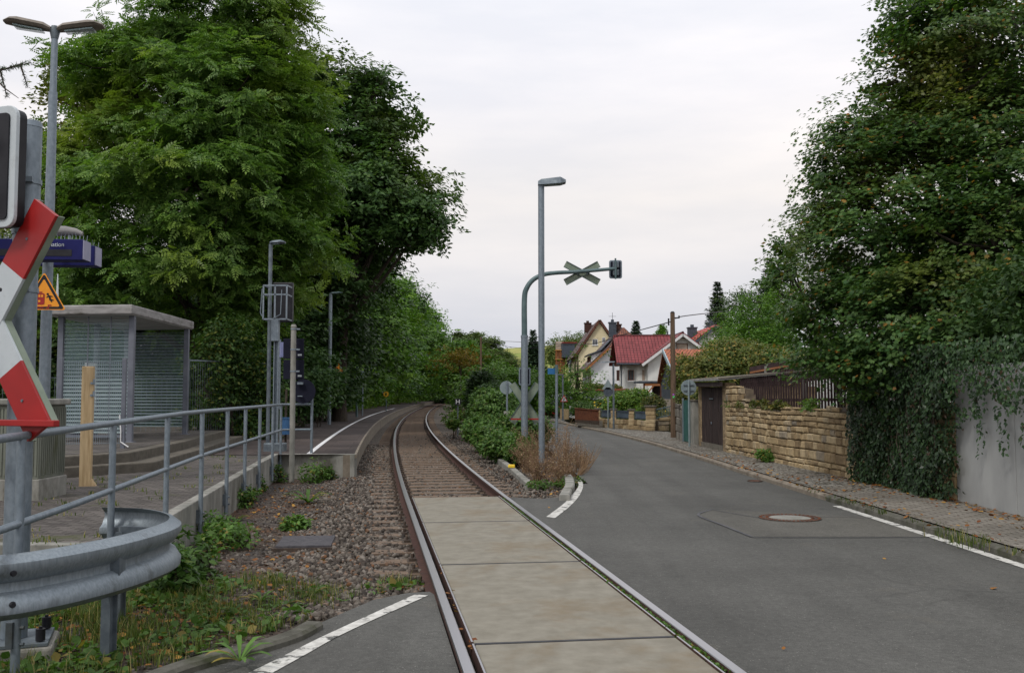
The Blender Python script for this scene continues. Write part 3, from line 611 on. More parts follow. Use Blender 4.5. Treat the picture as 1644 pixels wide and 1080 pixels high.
# ---- trackbed
lt = [trk(y, -2.6) for y in np.arange(-12, 360, 3)]; rt_ = [trk(y, 2.6) for y in np.arange(-12, 360, 3)]
mb = MB(); nb = 15; ysn = np.concatenate([np.arange(-4, 60, .6), np.arange(60, 360, 4)]); offs = np.linspace(-2.7, 2.9, nb)
def bz(o):
    a = abs(o); return -.185 if a < 1.45 else -.185-.05*min(1, (a-1.45)/.9)
for y in ysn:
    for o in offs: p = trk(y, o); mb.v.append(Vector((p.x, p.y, bz(o)+(random.uniform(-.012,.012) if y < 40 else 0)+.0)))
for j in range(len(ysn)-1):
    for i in range(nb-1): mb.f.append((j*nb+i, j*nb+i+1, (j+1)*nb+i+1, (j+1)*nb+i)); mb.m.append(0)
struct(mb.build('track_bed', M['ballast_bed'], smooth=True, fix=False), 'brown ballast bed under the track')
# cinder ground between walkway wall and ballast, and island soil
gl = [(-9,1),(-9,8.7)]+[(wallx(y)-.05, y) for y in (8.7, 14, 20.8)]+[(trk(y, -1.9).x, trk(y, -1.9).y) for y in (20.8, 16, 12, 8, 5)]+[(-2,4.2),(-2,2)]
flat('cinder_ground', gl, -.205, M['dirt'], 'dark cinder ground between the railing wall and the ballast')
isl = [(trk(y, 2.2).x, trk(y, 2.2).y) for y in (16, 20, 26, 34, 45, 60, 80)]+[(-1.9,80),(-.6,60),(.2,48),(.85,35),(1.15,25),(1.36,17.6)]+P_([(926,787),(905,796),(868,799)])
flat('island_soil', isl, -.12, M['dirt'], 'soil of the island between track and street')
# rails, sleepers
trackroot = thing('railway_track', 'single railway track with rusty rails curving right past the platform', 'railway track', trk(0, 0, -.2))
rp = [(-.036,0-.004),(-.03,0),(.03,0),(.036,-.004),(.036,-.036),(.009,-.046),(.008,-.135),(.07,-.15),(.07,-.160),(-.07,-.160),(-.07,-.15),(-.008,-.135),(-.009,-.046),(-.036,-.036)]
ry = np.concatenate([np.arange(-10, 60, .7), np.arange(60, 350, 3)])
for s, lb in ((-.7535, 'left rusty rail with a shiny running surface'), (.7535, 'right rusty rail with a shiny running surface')):
    mb = MB(); mb.sweep([trk(y, s) for y in ry], rp); mb.build('rail', M['rail'], trackroot, world=True, label=lb)
def sleeper_mesh():
    mb = MB(); mb.box((0,0,-.235), (2.6,.24,.14)); 
    for s in (-.7535,.7535):
        mb.box((s,0,-.1625), (.34,.16,.006), mi=1)
        for k in (-1, 1):
            mb.box((s+k*.115,0,-.148), (.07,.11,.03), mi=1); mb.cyl((s+k*.115,0,-.14), .016, .05, 6, 1)
    return mb
sl0 = sleeper_mesh().build('sleeper', [M['wood_sleeper'], M['iron']], trackroot, bevel=.008)
ysl = list(np.arange(7.75, 66, .63)); spill = []
for i, y in enumerate(ysl):
    o = sl0 if i == 0 else sl0.copy()
    if i: COL.objects.link(o); o.parent = trackroot
    p = trk(y)-trackroot.location; o.location = (p.x+random.uniform(-.02,.02), p.y, .2+.0-.2); o.rotation_euler = (0,0,-math.atan(_head(y))+random.uniform(-.008,.008)); o.location.z = .2
mb = MB()
for y in np.arange(ysl[-1]+.63, 200, .63): p = trk(y); mb.box((p.x, p.y, -.235), (2.6,.24,.14), -math.atan(_head(y)))
o = mb.build('sleeper', M['wood_sleeper'], trackroot, world=True, label='the far sleepers of the track'); o['kind'] = 'stuff'
# concrete crossing panels between the rails: joints read at y = 797, 836, 903, 1028 in the photo
jy = [G(740,797,-.01).y, G(770,836.5,-.01).y, G(820,902.5,-.01).y, G(935,1026,-.01).y]; st_ = jy[2]-jy[3]; jy += [jy[3]-st_, jy[3]-2*st_, jy[3]-3*st_]
desc = ['short weathered concrete crossing panel where the bare sleepers begin', 'second concrete crossing panel between the rails, with long dark streaks', 'rust-stained concrete crossing panel in the middle of the crossing', 'nearest concrete crossing panel cut off by the photo edge']
for i in range(6):
    y1, y0 = jy[i]-.022, jy[i+1]+.022; root = thing('concrete_slab', desc[i] if i < 4 else 'concrete crossing panel behind the photographer', 'crossing slab', trk((y0+y1)/2, 0, -.16), 0, 'concrete panels between the rails')
    mb = MB(); q = [trk(y0, -.655), trk(y0, .655), trk(y1, .655), trk(y1, -.655)]; mb.prism([(p.x, p.y) for p in q], -.16, -.012); mb.build('plate', M['slab'], root, world=True, bevel=.012)
    mb = MB(); mb.prism([(p.x, p.y) for p in (trk(y0-.04,-.65), trk(y0-.04,.65), trk(y0-.004,.65), trk(y0-.004,-.65))], -.15, -.0125); mb.build('joint_strip', M['black'], root, world=True)
    for s in (-.665,.665):
        mb = MB(); mb.beam(trk(y0, s, -.05), trk(y1, s, -.05), .012, .09); mb.build('steel_edge', M['rail'], root, world=True)
# ---- walkway, platform, steps
wy = [8.6, 10, 12, 16, 20.6]
def wz(y): return .20+.10*min(1, max(0, (y-6)/12))
mb = MB()
for j, y in enumerate(wy): mb.v += [Vector((wallx(y)-.14, y, wz(y))), Vector((-14, y, wz(y))), Vector((-30, y, wz(y)+.1))]
for j in range(len(wy)-1):
    for i in (0, 1): mb.f.append((j*3+i, j*3+i+1, (j+1)*3+i+1, (j+1)*3+i)); mb.m.append(0)
struct(mb.build('walkway', M['paver_walk']), 'worn block-paved walkway rising to the platform')
mb = MB()
ywl = np.linspace(8.6, 20.5, 11)
for a, b_ in zip(ywl, ywl[1:]):
    v = []
    for y in (a, b_-.008):
        for dx in (-.14, 0): v += [(wallx(y)+dx, y, -.4), (wallx(y)+dx, y, wz(y)+.02)]
    mb.add(v, [(0,1,3,2),(4,6,7,5),(0,4,5,1),(2,3,7,6),(1,5,7,3),(0,2,6,4)])
mb.add([(-14,8.58,-.4),(wallx(8.6),8.58,-.4),(wallx(8.6),8.58,wz(8.6)+.02),(-14,8.58,wz(8.6)+.02),(-14,8.72,-.4),(wallx(8.6)-.15,8.72,-.4),(wallx(8.6)-.15,8.72,wz(8.6)+.02),(-14,8.72,wz(8.6)+.02)], [(0,1,2,3),(7,6,5,4),(3,2,6,7),(0,3,7,4)])
wl = mb.build('retaining_wall', M['concrete'], bevel=.01); tag(wl, 'low concrete retaining wall under the tubular railing', 'wall')
# platform
root = thing('railway_platform', 'low red-brown railway platform with concrete edge, curving right', 'platform', trk(21, -3, -.2))
pe = trkline(20.6, 215, -1.65, 0, 1.5); pe2 = [trk(p.y, -5.6) for p in pe]
mb = MB(); n = len(pe)
for a, b_ in zip(pe, pe2): mb.v += [Vector((a.x-.02, a.y, .308)), Vector((b_.x if b_.y > 24 else b_.x-8, b_.y, .308))]
for i in range(n-1): mb.f.append((2*i, 2*i+1, 2*i+3, 2*i+2)); mb.m.append(0)
mb.build('surface', M['platform'], root, world=True)
mb = MB(); mb.sweep(trkline(20.6, 215, -1.65, 0, 1.5), [(-.25, .296), (-.03, .306), (.0, .306), (.03, .30), (.03, .23), (-.02, .225), (-.02, -.35), (-.25, -.35)]); mb.build('edge_wall', M['edge_tan'], root, world=True)
mb = MB(); a = trk(20.6, -1.66); b_ = Vector((wallx(20.5)+.02, 20.5, 0))
for k in range(2):
    p = a.lerp(b_, k/2); q = a.lerp(b_, (k+1)/2-.005); mb.slab([(p.x, p.y-.02, -.35), (q.x, q.y-.02, -.35), (q.x, q.y-.02, .31), (p.x, p.y-.02, .31)], (.1,1,0), .2)
mb.build('end_wall', M['concrete'], root, world=True)
line_pts = [trk(y, -2.62-.0+(.25 if y > 60 else 0)*min(1,(y-60)/60), .313) for y in np.arange(20.9, 92, 1.2)]
mb = MB(); mb.sweep(line_pts, [(-.055, 0), (.055, 0)], closed=False); mb.build('safety_line', M['white_plat'], root, world=True)
# verge between platform and trees
vg = [(trk(y, -4.6).x, trk(y, -4.6).y) for y in np.arange(21, 215, 6)]; vg2 = [(trk(y, -16).x, trk(y, -16).y) for y in np.arange(21, 215, 6)]
flat('verge', vg+vg2[::-1], .318, M['litter'], 'leaf-littered verge under the trees behind the platform')
# raised shelter terrace with two kerb steps
def terrace(off, z0, z1, mat, name, label, near=15.0):
    e = [(-6.35+off, 16.2), (-6.75+off*.9, 20), (-7.4+off, 24), (-7.95+off, 28.2)]; poly = e+[(-9.5,29),(-24,30),(-24,13),(-12,13.3-off*.5),(-7.04,15-off*.6)]
    mb = MB(); mb.prism(poly, z0, z1); o = mb.build(name, mat, bevel=.02); return struct(o, label)
terrace(.38, .1, .44, M['greystone'], 'terrace_step', 'lower mossy kerb step in front of the shelter')
terrace(0, .1, .60, M['greystone'], 'terrace', 'raised stone-edged terrace under the waiting shelter')
flat('terrace_paving', [(-6.6,16.4),(-7.0,20),(-7.6,24),(-8.1,28),(-23,29),(-23,13.4),(-7.2,15.3)], .606, M['paver_walk'], 'worn paving of the shelter terrace')
# garden ground behind the right walls (held up by them) and gardens further on
mb = MB(); mb.prism([(6.55,9.0),(30,9.0),(30,25.6),(6.0,25.6),(6.25,17.5)], -.3, 1.12); struct(mb.build('garden_ground', M['litter']), 'raised garden ground behind the right walls')
mb = MB(); mb.prism([(6.3,26.2),(30,26.2),(40,50),(60,58),(60,170),(4,170),(4.2,60),(4.6,52),(4.6,46.5),(6.6,41.5)], -.3, .35); struct(mb.build('garden_ground', M['litter']), 'garden ground between the houses and the street')

# ---- loose ballast: thousands of stones
phi = (1+5**.5)/2
icv = np.array([(-1,phi,0),(1,phi,0),(-1,-phi,0),(1,-phi,0),(0,-1,phi),(0,1,phi),(0,-1,-phi),(0,1,-phi),(phi,0,-1),(phi,0,1),(-phi,0,-1),(-phi,0,1)])/1.9
icf = [(0,11,5),(0,5,1),(0,1,7),(0,7,10),(0,10,11),(1,5,9),(5,11,4),(11,10,2),(10,7,6),(7,1,8),(3,9,4),(3,4,2),(3,2,6),(3,6,8),(3,8,9),(4,9,5),(2,4,11),(6,2,10),(8,6,7),(9,8,1)]
def stones(name, C, S, mat, label):
    n = len(C); V = icv[None]*(1+rng.uniform(-.32,.32,(n,12,1)))*rng.uniform(.55,1.25,(n,1,3))
    q = rng.normal(size=(n,4)); q /= np.linalg.norm(q, axis=1, keepdims=True); a, b_, c, d = q.T
    Rm = np.stack([1-2*(c*c+d*d),2*(b_*c-a*d),2*(b_*d+a*c),2*(b_*c+a*d),1-2*(b_*b_+d*d),2*(c*d-a*b_),2*(b_*d-a*c),2*(c*d+a*b_),1-2*(b_*b_+c*c)],1).reshape(-1,3,3)
    V = np.einsum('nij,nkj->nki', Rm, V)*S[:,None,None]; P = (V+C[:,None,:]).reshape(-1,3); o = rawmesh(name, P, n, 12, icf, mat); o['kind'] = 'stuff'; o['label'] = label; return o
def scat(n, y0, y1, o0, o1, z, pw=1.6):
    y = y0+(y1-y0)*rng.random(n)**pw; o = rng.uniform(o0, o1, n); P = np.array([tuple(trk(a, b_)) for a, b_ in zip(y, o)]); P[:,2] = z if np.isscalar(z) else 0
    P[:,2] = z-.05*np.clip((np.abs(o)-1.45)/.9, 0, 1)*1.0 + rng.uniform(-.012,.018,n); return P
Cs = [scat(9000, 14.9, 42, -.68, .68, -.185), scat(15000, 7.9, 34, -2.1, -.82, -.175), scat(4200, 7.9, 20, -2.9, -1.9, -.18), scat(9000, 14.6, 44, .82, 2.2, -.175), scat(2500, 14.9, 22, 1.5, 3.0, -.13)]
Cs = np.concatenate(Cs)
# keep the sleeper tops mostly clear
keep = np.ones(len(Cs), bool); ph = ((Cs[:,1]-7.75+.0)/.63) % 1.0; offx = Cs[:,0]-np.interp(Cs[:,1], _ty, _tx)
ph = ((Cs[:,1]+offx*(-.14)*-1-7.75)/.63) % 1.0; on = ((ph < .2) | (ph > .8)) & (np.abs(offx) < 1.28)
keep &= ~(on & (rng.random(len(Cs)) < .9)); Cs = Cs[keep]; on = on[keep]
Cs[:,2] -= np.where((np.abs(offx[keep]) < 1.28) & ~on, .018, 0)
Ss = rng.uniform(.017,.036,len(Cs)); m_ = (Cs[:,0]-np.interp(Cs[:,1], _ty, _tx)) > 0
stones('ballast', Cs, Ss, M['stone_b'], 'loose brown ballast stones between and beside the sleepers')
n = 5200; y = 5.6+14.5*rng.random(n)**1.3; x0 = -2.34-.126*y+.05; x1 = np.interp(y, _ty, _tx)-1.8; u = rng.random(n); x = x0+(x1-x0)*u
k = rng.random(n) < .25+.75*u; Cg = np.stack([x,y,np.full(n,-.2)],1)[k]; stones('gravel', Cg, rng.uniform(.008,.022,len(Cg)), M['stone_b'], 'fine gravel scattered on the cinder ground')
# ================================================================== RAILWAY FURNITURE, LEFT
def locf(n):       # frame of a plate: n = facing normal (horizontal). returns u (to the viewer's right), matrix columns u, z, n
    n = Vector(n).normalized(); u = Vector((0,0,1)).cross(n).normalized()
    return u, n
def plate(mb, c, u, n, pts, t, mi=0):     # pts in (u, z), thickness t away from the viewer
    P = [Vector(c)+u*a+Vector((0,0,b)) for a, b in pts]; mb.slab(P, -n, t, mi)
def rrect(w, h, r, k=5):
    o = []
    for cx, cy, a0 in ((w/2-r, h/2-r, 0), (-w/2+r, h/2-r, 90), (-w/2+r, -h/2+r, 180), (w/2-r, -h/2+r, 270)):
        for i in range(k+1): a = R(a0+90*i/k); o.append((cx+r*cos(a), cy+r*sin(a)))
    return o
def disc(r, k=28): return [(r*cos(2*pi*i/k), r*sin(2*pi*i/k)) for i in range(k)]
def tri(s): h = s*.866; return [(-s/2, -h/3), (s/2, -h/3), (0, 2*h/3)]
def mat4(c, u, n): 
    z = Vector((0,0,1)); return Matrix(((u.x, 0, n.x, c[0]), (u.y, 0, n.y, c[1]), (u.z, 1, n.z, c[2]), (0,0,0,1)))

# near St Andrew's cross with signal box on a thick galvanised mast
u, n = locf((-.36, -.93, 0)); pc = Vector((X(34, 6.6), 6.6, 0))
root = thing('signal_mast', 'thick galvanised mast on a bolted foot plate at the left edge', 'signal mast', (pc.x, pc.y, -.2))
mb = MB(); mb.tube([(0,0,.13), (0,0,3.62)], .083, 28); mb.tube([(0,0,3.60),(0,0,3.64)], [.086,.08], 28); mb.build('mast', M['galv'], root, smooth=True)
mb = MB()
for z in (3.2, 2.85, 2.45):
    mb.tube([(0,0,z), (0,0,z+.035)], .091, 24); mb.box((.03,-.1,z+.017), (.1,.05,.035), .3); mb.build('clamp', M['galv'], root, smooth=True); mb = MB()
mb = MB(); mb.box((0,0,.115), (.46,.46,.025), .35); mb.build('foot_plate', M['galv_dark'], root, bevel=.004)
mb = MB(); mb.box((0,0,.0), (.52,.52,.20), .35); mb.build('foundation', M['concrete'], root, bevel=.02)
for sx in (-1,1):
    for sy in (-1,1):
        p = Matrix.Rotation(.35,3,'Z')@Vector((sx*.18, sy*.18, .125)); mb = MB(); mb.cyl(p, .012, .1, 8); mb.cyl(p+Vector((0,0,.01)), .03, .075, 12); mb.build('anchor_bolt', M['black'], root, smooth=True)
# cross
cx = Vector((X(-25,6.3), 6.3, Z(515,6.3))); al = R(33.5); L = .86; W_ = .22
def arm(mb, s, mi_r, mi_w, front=0, t=.035):
    a = Vector((sin(al)*s, cos(al))); p = Vector((cos(al)*s, -sin(al)))
    def q(l, w_): return (a.x*l+p.x*w_, a.y*l+p.y*w_)
    for (l0, l1, mi) in ((-L, -.45*L, mi_r), (-.45*L, .45*L, mi_w), (.45*L, L, mi_r)):
        if mi < 0: continue
        plate(mb, cx+n*front, u, n, [q(l0,-W_/2), q(l1,-W_/2), q(l1,W_/2), q(l0,W_/2)][::(1 if s > 0 else -1)], t, mi)
root = thing('crossing_sign', "near St Andrew's cross with red tips, half cut off by the left photo edge", 'railway crossing sign', cx)
mb = MB(); arm(mb, 1, 1, 0, .003); mb.build('arm', [M['white_sign'], M['red']], root, world=True)
mb = MB(); arm(mb, -1, 1, 0, .0, .030); mb.build('arm', [M['white_sign'], M['red']], root, world=True)
mb = MB()
for s in (1,-1):
    a = Vector((sin(al)*s, cos(al))); p = Vector((cos(al)*s, -sin(al)))
    for w_ in (-W_/2, W_/2):
        A0 = cx+u*(a.x*-L+p.x*w_)+Vector((0,0,a.y*-L+p.y*w_))-n*.045; A1 = cx+u*(a.x*L+p.x*w_)+Vector((0,0,a.y*L+p.y*w_))-n*.045; mb.beam(A0, A1, .01, .05, up=n)
mb.build('rim', M['sign_back'], root, world=True)
mb = MB(); hq = cx+u*.115+Vector((0,0,.20)); mb.tube([hq-n*.005, hq+n*.006], [.017,.012], 10); mb.build('bolt_or_hole', M['black'], root, world=True)  # black disc added for a hole in the arm, its dark put into the colour
for hu, hz in ((.33,.52),(.33,-.52),(.09,-.16)):
    mb = MB(); hq = cx+u*hu+Vector((0,0,hz)); mb.tube([hq-n*.005, hq+n*.006], [.011,.009], 8); mb.build('bolt_or_hole', M['galv_dark'], root, world=True)
mb = MB()
for dz in (.35,-.35): mb.beam(cx+Vector((0,0,dz))-n*.06, Vector((pc.x, pc.y, cx.z+dz)), .05, .05)
mb.build('bracket', M['galv_dark'], root, world=True)
cz = Z(679, 6.1); mb = MB()
rr_ = [cx+u*q+n*(.03) for q in (-.75,-.3,.2,.55,.66)]; rr_ = [Vector((p.x,p.y,cz)) for p in rr_]; mb.sweep(rr_, [(-.02,-.02),(-.02,.02),(.03,.02),(.03,-.02)])
o = mb.build('guard_bar', M['red'], bevel=.005); tag(o, 'flat horizontal red bar across the foot of the near cross', 'bar')
# signal head
sc_ = Vector((X(-40,6.15), 6.15, (Z(165,6.05)+Z(362,6.05))/2)); hh = Z(165,6.05)-Z(362,6.05); ww = .50
su, sn = locf((-.30,-.95,0))
root = thing('traffic_signal', 'near signal head with black board and rounded white border at the top left photo edge', 'signal head', sc_)
mb = MB(); plate(mb, sc_-sn*.012, su, sn, rrect(ww, hh, .07), .03); mb.build('border', M['white_sign'], root, world=True, bevel=.004)
mb = MB(); plate(mb, sc_, su, sn, rrect(ww-.1, hh-.1, .03), .012); mb.build('board', M['black'], root, world=True)
mb = MB(); plate(mb, sc_-sn*.05, su, sn, rrect(ww-.02, hh-.02, .06), .06); mb.build('case', M['black'], root, world=True)
for dz in (.17,-.17):
    c0 = sc_-su*.11+Vector((0,0,dz)); mb = MB(); mb.tube([c0, c0+sn*.03], .1, 24); mb.build('lens', M['glass'], root, world=True, smooth=True)
    mb = MB(); rng_ = [c0+su*(.11*cos(a))+Vector((0,0,.11*sin(a))) for a in np.linspace(-.3, pi+.3, 14)]
    v = [p for p in rng_]+[p+sn*.16-Vector((0,0,.02)) for p in rng_]; k = len(rng_); mb.add(v, [(i, i+1, k+i+1, k+i) for i in range(k-1)]); mb.build('hood', M['black'], root, world=True)
mb = MB()
for dz in (.28, 0, -.28): mb.beam(sc_-sn*.1+Vector((0,0,dz)), Vector((pc.x,pc.y,sc_.z+dz)), .04, .04)
mb.build('bracket', M['galv_dark'], root, world=True)

# double headed lamp post at the left
def lampbase(p): return Vector(p)
d_ = 14.0; b0 = Vector((X(71, d_), d_, .25)); top = Z(48, d_)
root = thing('street_lamp', 'tall platform lamp with two heads spread like wings, behind the near signal', 'street lamp', b0)
H_ = top-b0.z; mb = MB(); mb.tube([(0,0,-.1), (0,0,H_*.55), (0,0,H_*.86), (0,0,H_*.861), (0,0,H_-.1)], [.085,.07,.06,.048,.045], 16); mb.build('pole', M['galv'], root, smooth=True)
mb = MB(); mb.tube([(0,0,H_-.14),(0,0,H_-.02),(0,0,H_+.05)], [.05,.075,.05], 12); mb.build('head_joint', M['galv_dark'], root, smooth=True)
for s in (-1, 1):
    dx = Vector((s*.97, -.15 if s < 0 else .1, 0)).normalized(); dy = Vector((-dx.y, dx.x, 0)); st0 = Vector((0,0,H_-.0)); mb = MB(); sec = []
    for (l, w_, hh_, z) in ((.05,.07,.05,0), (.14,.11,.075,.03), (.5,.15,.085,.075), (.60,.14,.06,.085), (.70,.07,.03,.075)):
        c0 = st0+dx*l+Vector((0,0,z)); sec.append([c0+dy*w_*.8+Vector((0,0,hh_*.6)), c0-dy*w_*.8+Vector((0,0,hh_*.6)), c0-dy*w_*1.1, c0-dy*w_*.75-Vector((0,0,hh_*.5)), c0+dy*w_*.75-Vector((0,0,hh_*.5)), c0+dy*w_*1.1])
    v = [p for s_ in sec for p in s_]; f = [(i*6+k, i*6+(k+1)%6, (i+1)*6+(k+1)%6, (i+1)*6+k) for i in range(len(sec)-1) for k in range(6)]+[tuple(range(5,-1,-1)), tuple((len(sec)-1)*6+k for k in range(6))]
    mb.add(v, f); hd = mb.build('lamp_head', pm('lamp_housing', (.16,.14,.115), (.24,.21,.175), 6, .6, .1, .1) if s < 0 else M.get('lampc', M['galv_dark']), root); M['lampc'] = hd.data.materials[0]
    mb = MB(); c0 = st0+dx*.36+Vector((0,0,.055-.055)); P4 = [c0+dx*a+dy*b+Vector((0,0,a*.13)) for a, b in ((-.2,-.075),(.2,-.1),(.2,.1),(-.2,.075))]; mb.slab(P4, (0,0,-1), .02); lm = mb.build('diffuser', M['frost'], hd)

# blue information displays on the lamp post
for (name, d2, xl, xr, yt, yb, lab, txt) in (('information_display', 13.3, -30, 131, 386, 419, 'near blue information display box with a dark text window behind the near cross', True), ('information_display', 14.9, 60, 150, 396, 428, 'farther blue display box showing just past the near one', False)):
    c0 = Vector(((X(xl,d2)+X(xr,d2))/2, d2, (Z(yt,d2)+Z(yb,d2))/2)); w2 = X(xr,d2)-X(xl,d2); h2 = Z(yt,d2)-Z(yb,d2); root = thing(name, lab, 'display', c0)
    mb = MB(); mb.box((0,0,0), (w2,.28,h2), .06); mb.build('case', M['blue'], root, bevel=.008)
    mb = MB(); mb.box((w2/2+.004,.035,0), (.012,.26,h2*.92), .06); mb.build('end_cap', pm('pale_blue_cap', (.22,.22,.32), (.28,.28,.38), 4, .5), root)
    mb = MB(); mb.box((0,-.143,-h2*.16), (w2*.8,.006,h2*.32), .06); mb.build('screen', M['black'], root)
    mb = MB()
    for i in range(26 if txt else 12): x = -w2/2+.03+(w2-.06)*i/(25 if txt else 11); mb.beam((x,-.1,h2/2), (x+random.uniform(-.015,.015),-.12,h2/2+.085), .004, .004); mb.beam((x,.1,h2/2), (x,.12,h2/2+.085), .004, .004)
    mb.build('bird_spikes', M['galv'], root)
    mb = MB(); mb.beam((-w2*.1,0,0), (X(71,d_)-c0.x, d_-d2, 0), .06, .06); mb.build('bracket', M['galv_dark'], root)
    if txt: text_mesh('Information', .082, 'lettering', M['white_sign'], root, Matrix.Translation((X(96,13.15)-c0.x, -.142, h2*.22)) @ Matrix.Rotation(pi/2, 4, 'X'), align='RIGHT')
# loudspeaker above the display
d2 = 13.6; c0 = A(112, 372, d2); root = thing('loudspeaker', 'grey horn loudspeaker above the blue display boxes', 'loudspeaker', c0)
mb = MB(); mb.tube([(-.17,-.04,.0),(-.06,0,.01),(.08,.02,.0),(.17,.03,-.03)], [.075,.07,.05,.03], 14); mb.build('horn', M['roofedge'], root, smooth=True)
mb = MB(); mb.tube([(-.175,-.042,.0),(-.171,-.04,0)], .062, 14); mb.build('mouth', M['black'], root)
mb = MB(); mb.beam((0,0,-.05), (0,0,-.13), .03, .03); mb.beam((-.12,0,-.12), (.14,0,-.12), .02, .02); mb.build('bracket', M['galv'], root)
# orange warning triangle with train and falling person
def warn(c, s, nn, root, detail=True):
    u2, n2 = locf(nn); mb = MB(); pr = []
    def rt(sz, r_=.06):
        o = []; 
        for (x, y), a0 in zip(tri(sz-2*r_*sz), (210, 330, 90)):
            for k in range(5): a = R(a0-60+120*k/4); o.append((x+r_*sz*.55*cos(a), y+r_*sz*.55*sin(a)))
        return o
    plate(mb, c, u2, n2, rt(s), .006); mb.build('plate', M['orange'], root, world=True)
    a = rt(s*.93); b_ = rt(s*.74); mb = MB(); k = len(a); c1 = Vector(c)+n2*.003; P = [c1+u2*x+Vector((0,0,y)) for x, y in a+b_]; mb.add(P, [(i, (i+1)%k, k+(i+1)%k, k+i) for i in range(k)]); mb.build('black_border', M['black'], root, world=True, fix=False)
    red = M['red']; mb = MB(); f = s/.5
    def pl(pts, mi=0, off=.004): plate(mb, Vector(c)+n2*off, u2, n2, [(x*f, y*f) for x, y in pts], .001, mi)
    pl([(x-.045, y-.02) for x, y in rrect(.115,.13,.02)]); pl([(-.075,.05),(-.015,.05),(-.015,.062),(-.075,.062)])
    for x in (-.075,-.045,-.015): pl([(x-.011,-.0),(x+.011,-.0),(x+.011,.028),(x-.011,.028)], 1, .006)
    pl([(-.045-.012,-.055),(-.045+.012,-.055),(-.045+.012,-.035),(-.045-.012,-.035)], 1, .006)
    pl([(.03,-.12),(.05,-.12),(.05,-.085),(.09,-.085),(.09,-.098),(.062,-.098),(.062,-.13),(.03,-.13)]); pl([(-.1,-.105),(.01,-.105),(.01,-.112),(-.1,-.112)]); pl([(-.09,-.125),(0,-.125),(0,-.132),(-.09,-.132)])
    mb.build('pictogram', [M['red'], M['orange']], root, world=True, label='red front view of a train at a platform edge')
    mb = MB(); pl([(x+.045, y+.035) for x, y in disc(.013, 10)]); pl([(.05,.025),(.072,.02),(.085,-.02),(.07,-.03),(.058,-.01)]); pl([(.07,-.02),(.098,-.045),(.092,-.06),(.083,-.05),(.06,-.028)]); pl([(.085,-.02),(.115,-.03),(.112,-.04),(.08,-.035)]); pl([(.05,.02),(.03,.0),(.035,-.008),(.062,.008)]); pl([(.07,.02),(.1,.012),(.1,.002),(.07,.006)])
    mb.build('pictogram', M['black'], root, world=True, label='black falling person')
d2 = 13.0; c0 = A(70, 477, d2); root = thing('warning_sign', 'large orange triangle with train and falling person beside the near cross', 'warning sign', c0)
warn(c0, .60, (.05,-1,0), root); mb = MB(); mb.beam(c0+Vector((0,.02,-.05)), Vector((X(71,d_), d_-.05, c0.z-.05)), .03, .04); mb.build('bracket', M['galv_dark'], root, world=True)
d2 = 14.6; c0 = A(91, 476, d2); root = thing('sign', 'narrow white triangular sign edge behind the large orange triangle', 'sign', c0); mb = MB(); plate(mb, c0, *locf((-.9,-.5,0)), tri(.6), .012); mb.build('plate', M['white_sign'], root, world=True)
mb = MB(); mb.beam(c0+Vector((0,.01,-.05)), Vector((X(71,d_), d_, c0.z-.05)), .03, .03); mb.build('bracket', M['galv_dark'], root, world=True)
# grey green cabinet
cb = [G(-60,822,.12), G(93,795,.15)]; c0 = Vector((X(30,12.4), 12.4, .14)); root = thing('switch_cabinet', 'mossy grey-green ribbed equipment cabinet on a concrete plinth at the left edge', 'cabinet', c0)
wc = X(90,12.4)-X(-60,12.4); hc = Z(640,12.0)-.14; mb = MB(); mb.box((-.12,0,.17), (wc,.75,.40)); mb.build('plinth', M['concrete'], root, bevel=.015)
mc = pm('cabinet_grey_green', (.12,.13,.105), (.18,.19,.155), 3, .8, 0, .2, c=(.08,.085,.04), cscale=2.5, stretch=(2,2,.4))
mb = MB(); mb.box((-.12,0,.37+(hc-.45)/2), (wc-.06,.7,hc-.45)); mb.build('body', mc, root, bevel=.01)
mb = MB()
for i in range(26): mb.box((-.12-wc/2+.06+i*(wc-.12)/25, -.355, .37+(hc-.45)/2), (.022,.012,hc-.53))
for i in range(14): mb.box((-.12+wc/2-.025, -.32+i*.05, .37+(hc-.45)/2), (.012,.02,hc-.53))
mb.build('ribs', mc, root)
mb = MB(); mb.box((-.12,0,hc-.04), (wc+.04,.8,.08)); mb.build('lid', M['concrete'], root, bevel=.02)
# pale timber post
d2 = 13.8; c0 = Vector((X(141,d2), d2, .24)); root = thing('timber_post', 'square raw timber post standing on the walkway before the shelter', 'post', c0, .25)
hp = Z(588,d2)-.24; mb = MB(); mb.box((0,0,hp/2), (.155,.13,hp)); mb.build('post', M['timber'], root, bevel=.012)
mb = MB(); mb.add([(.0,-.06,0),(.16,-.06,0),(.085,-.06,.12),(.0,-.06,.12),(.0,.06,0),(.16,.06,0),(.085,.06,.12),(.0,.06,.12)], [(0,1,2,3),(7,6,5,4),(0,4,5,1),(1,5,6,2),(2,6,7,3)]); mb.build('wedge', M['timber'], root)
mb = MB()
for z in (hp*.86, hp*.76): mb.tube([(.06,-.075,z),(.06,-.095,z)], .018, 8); mb.box((.09,-.06,z+.02), (.03,.02,.08))
mb.build('fitting', M['galv'], root)
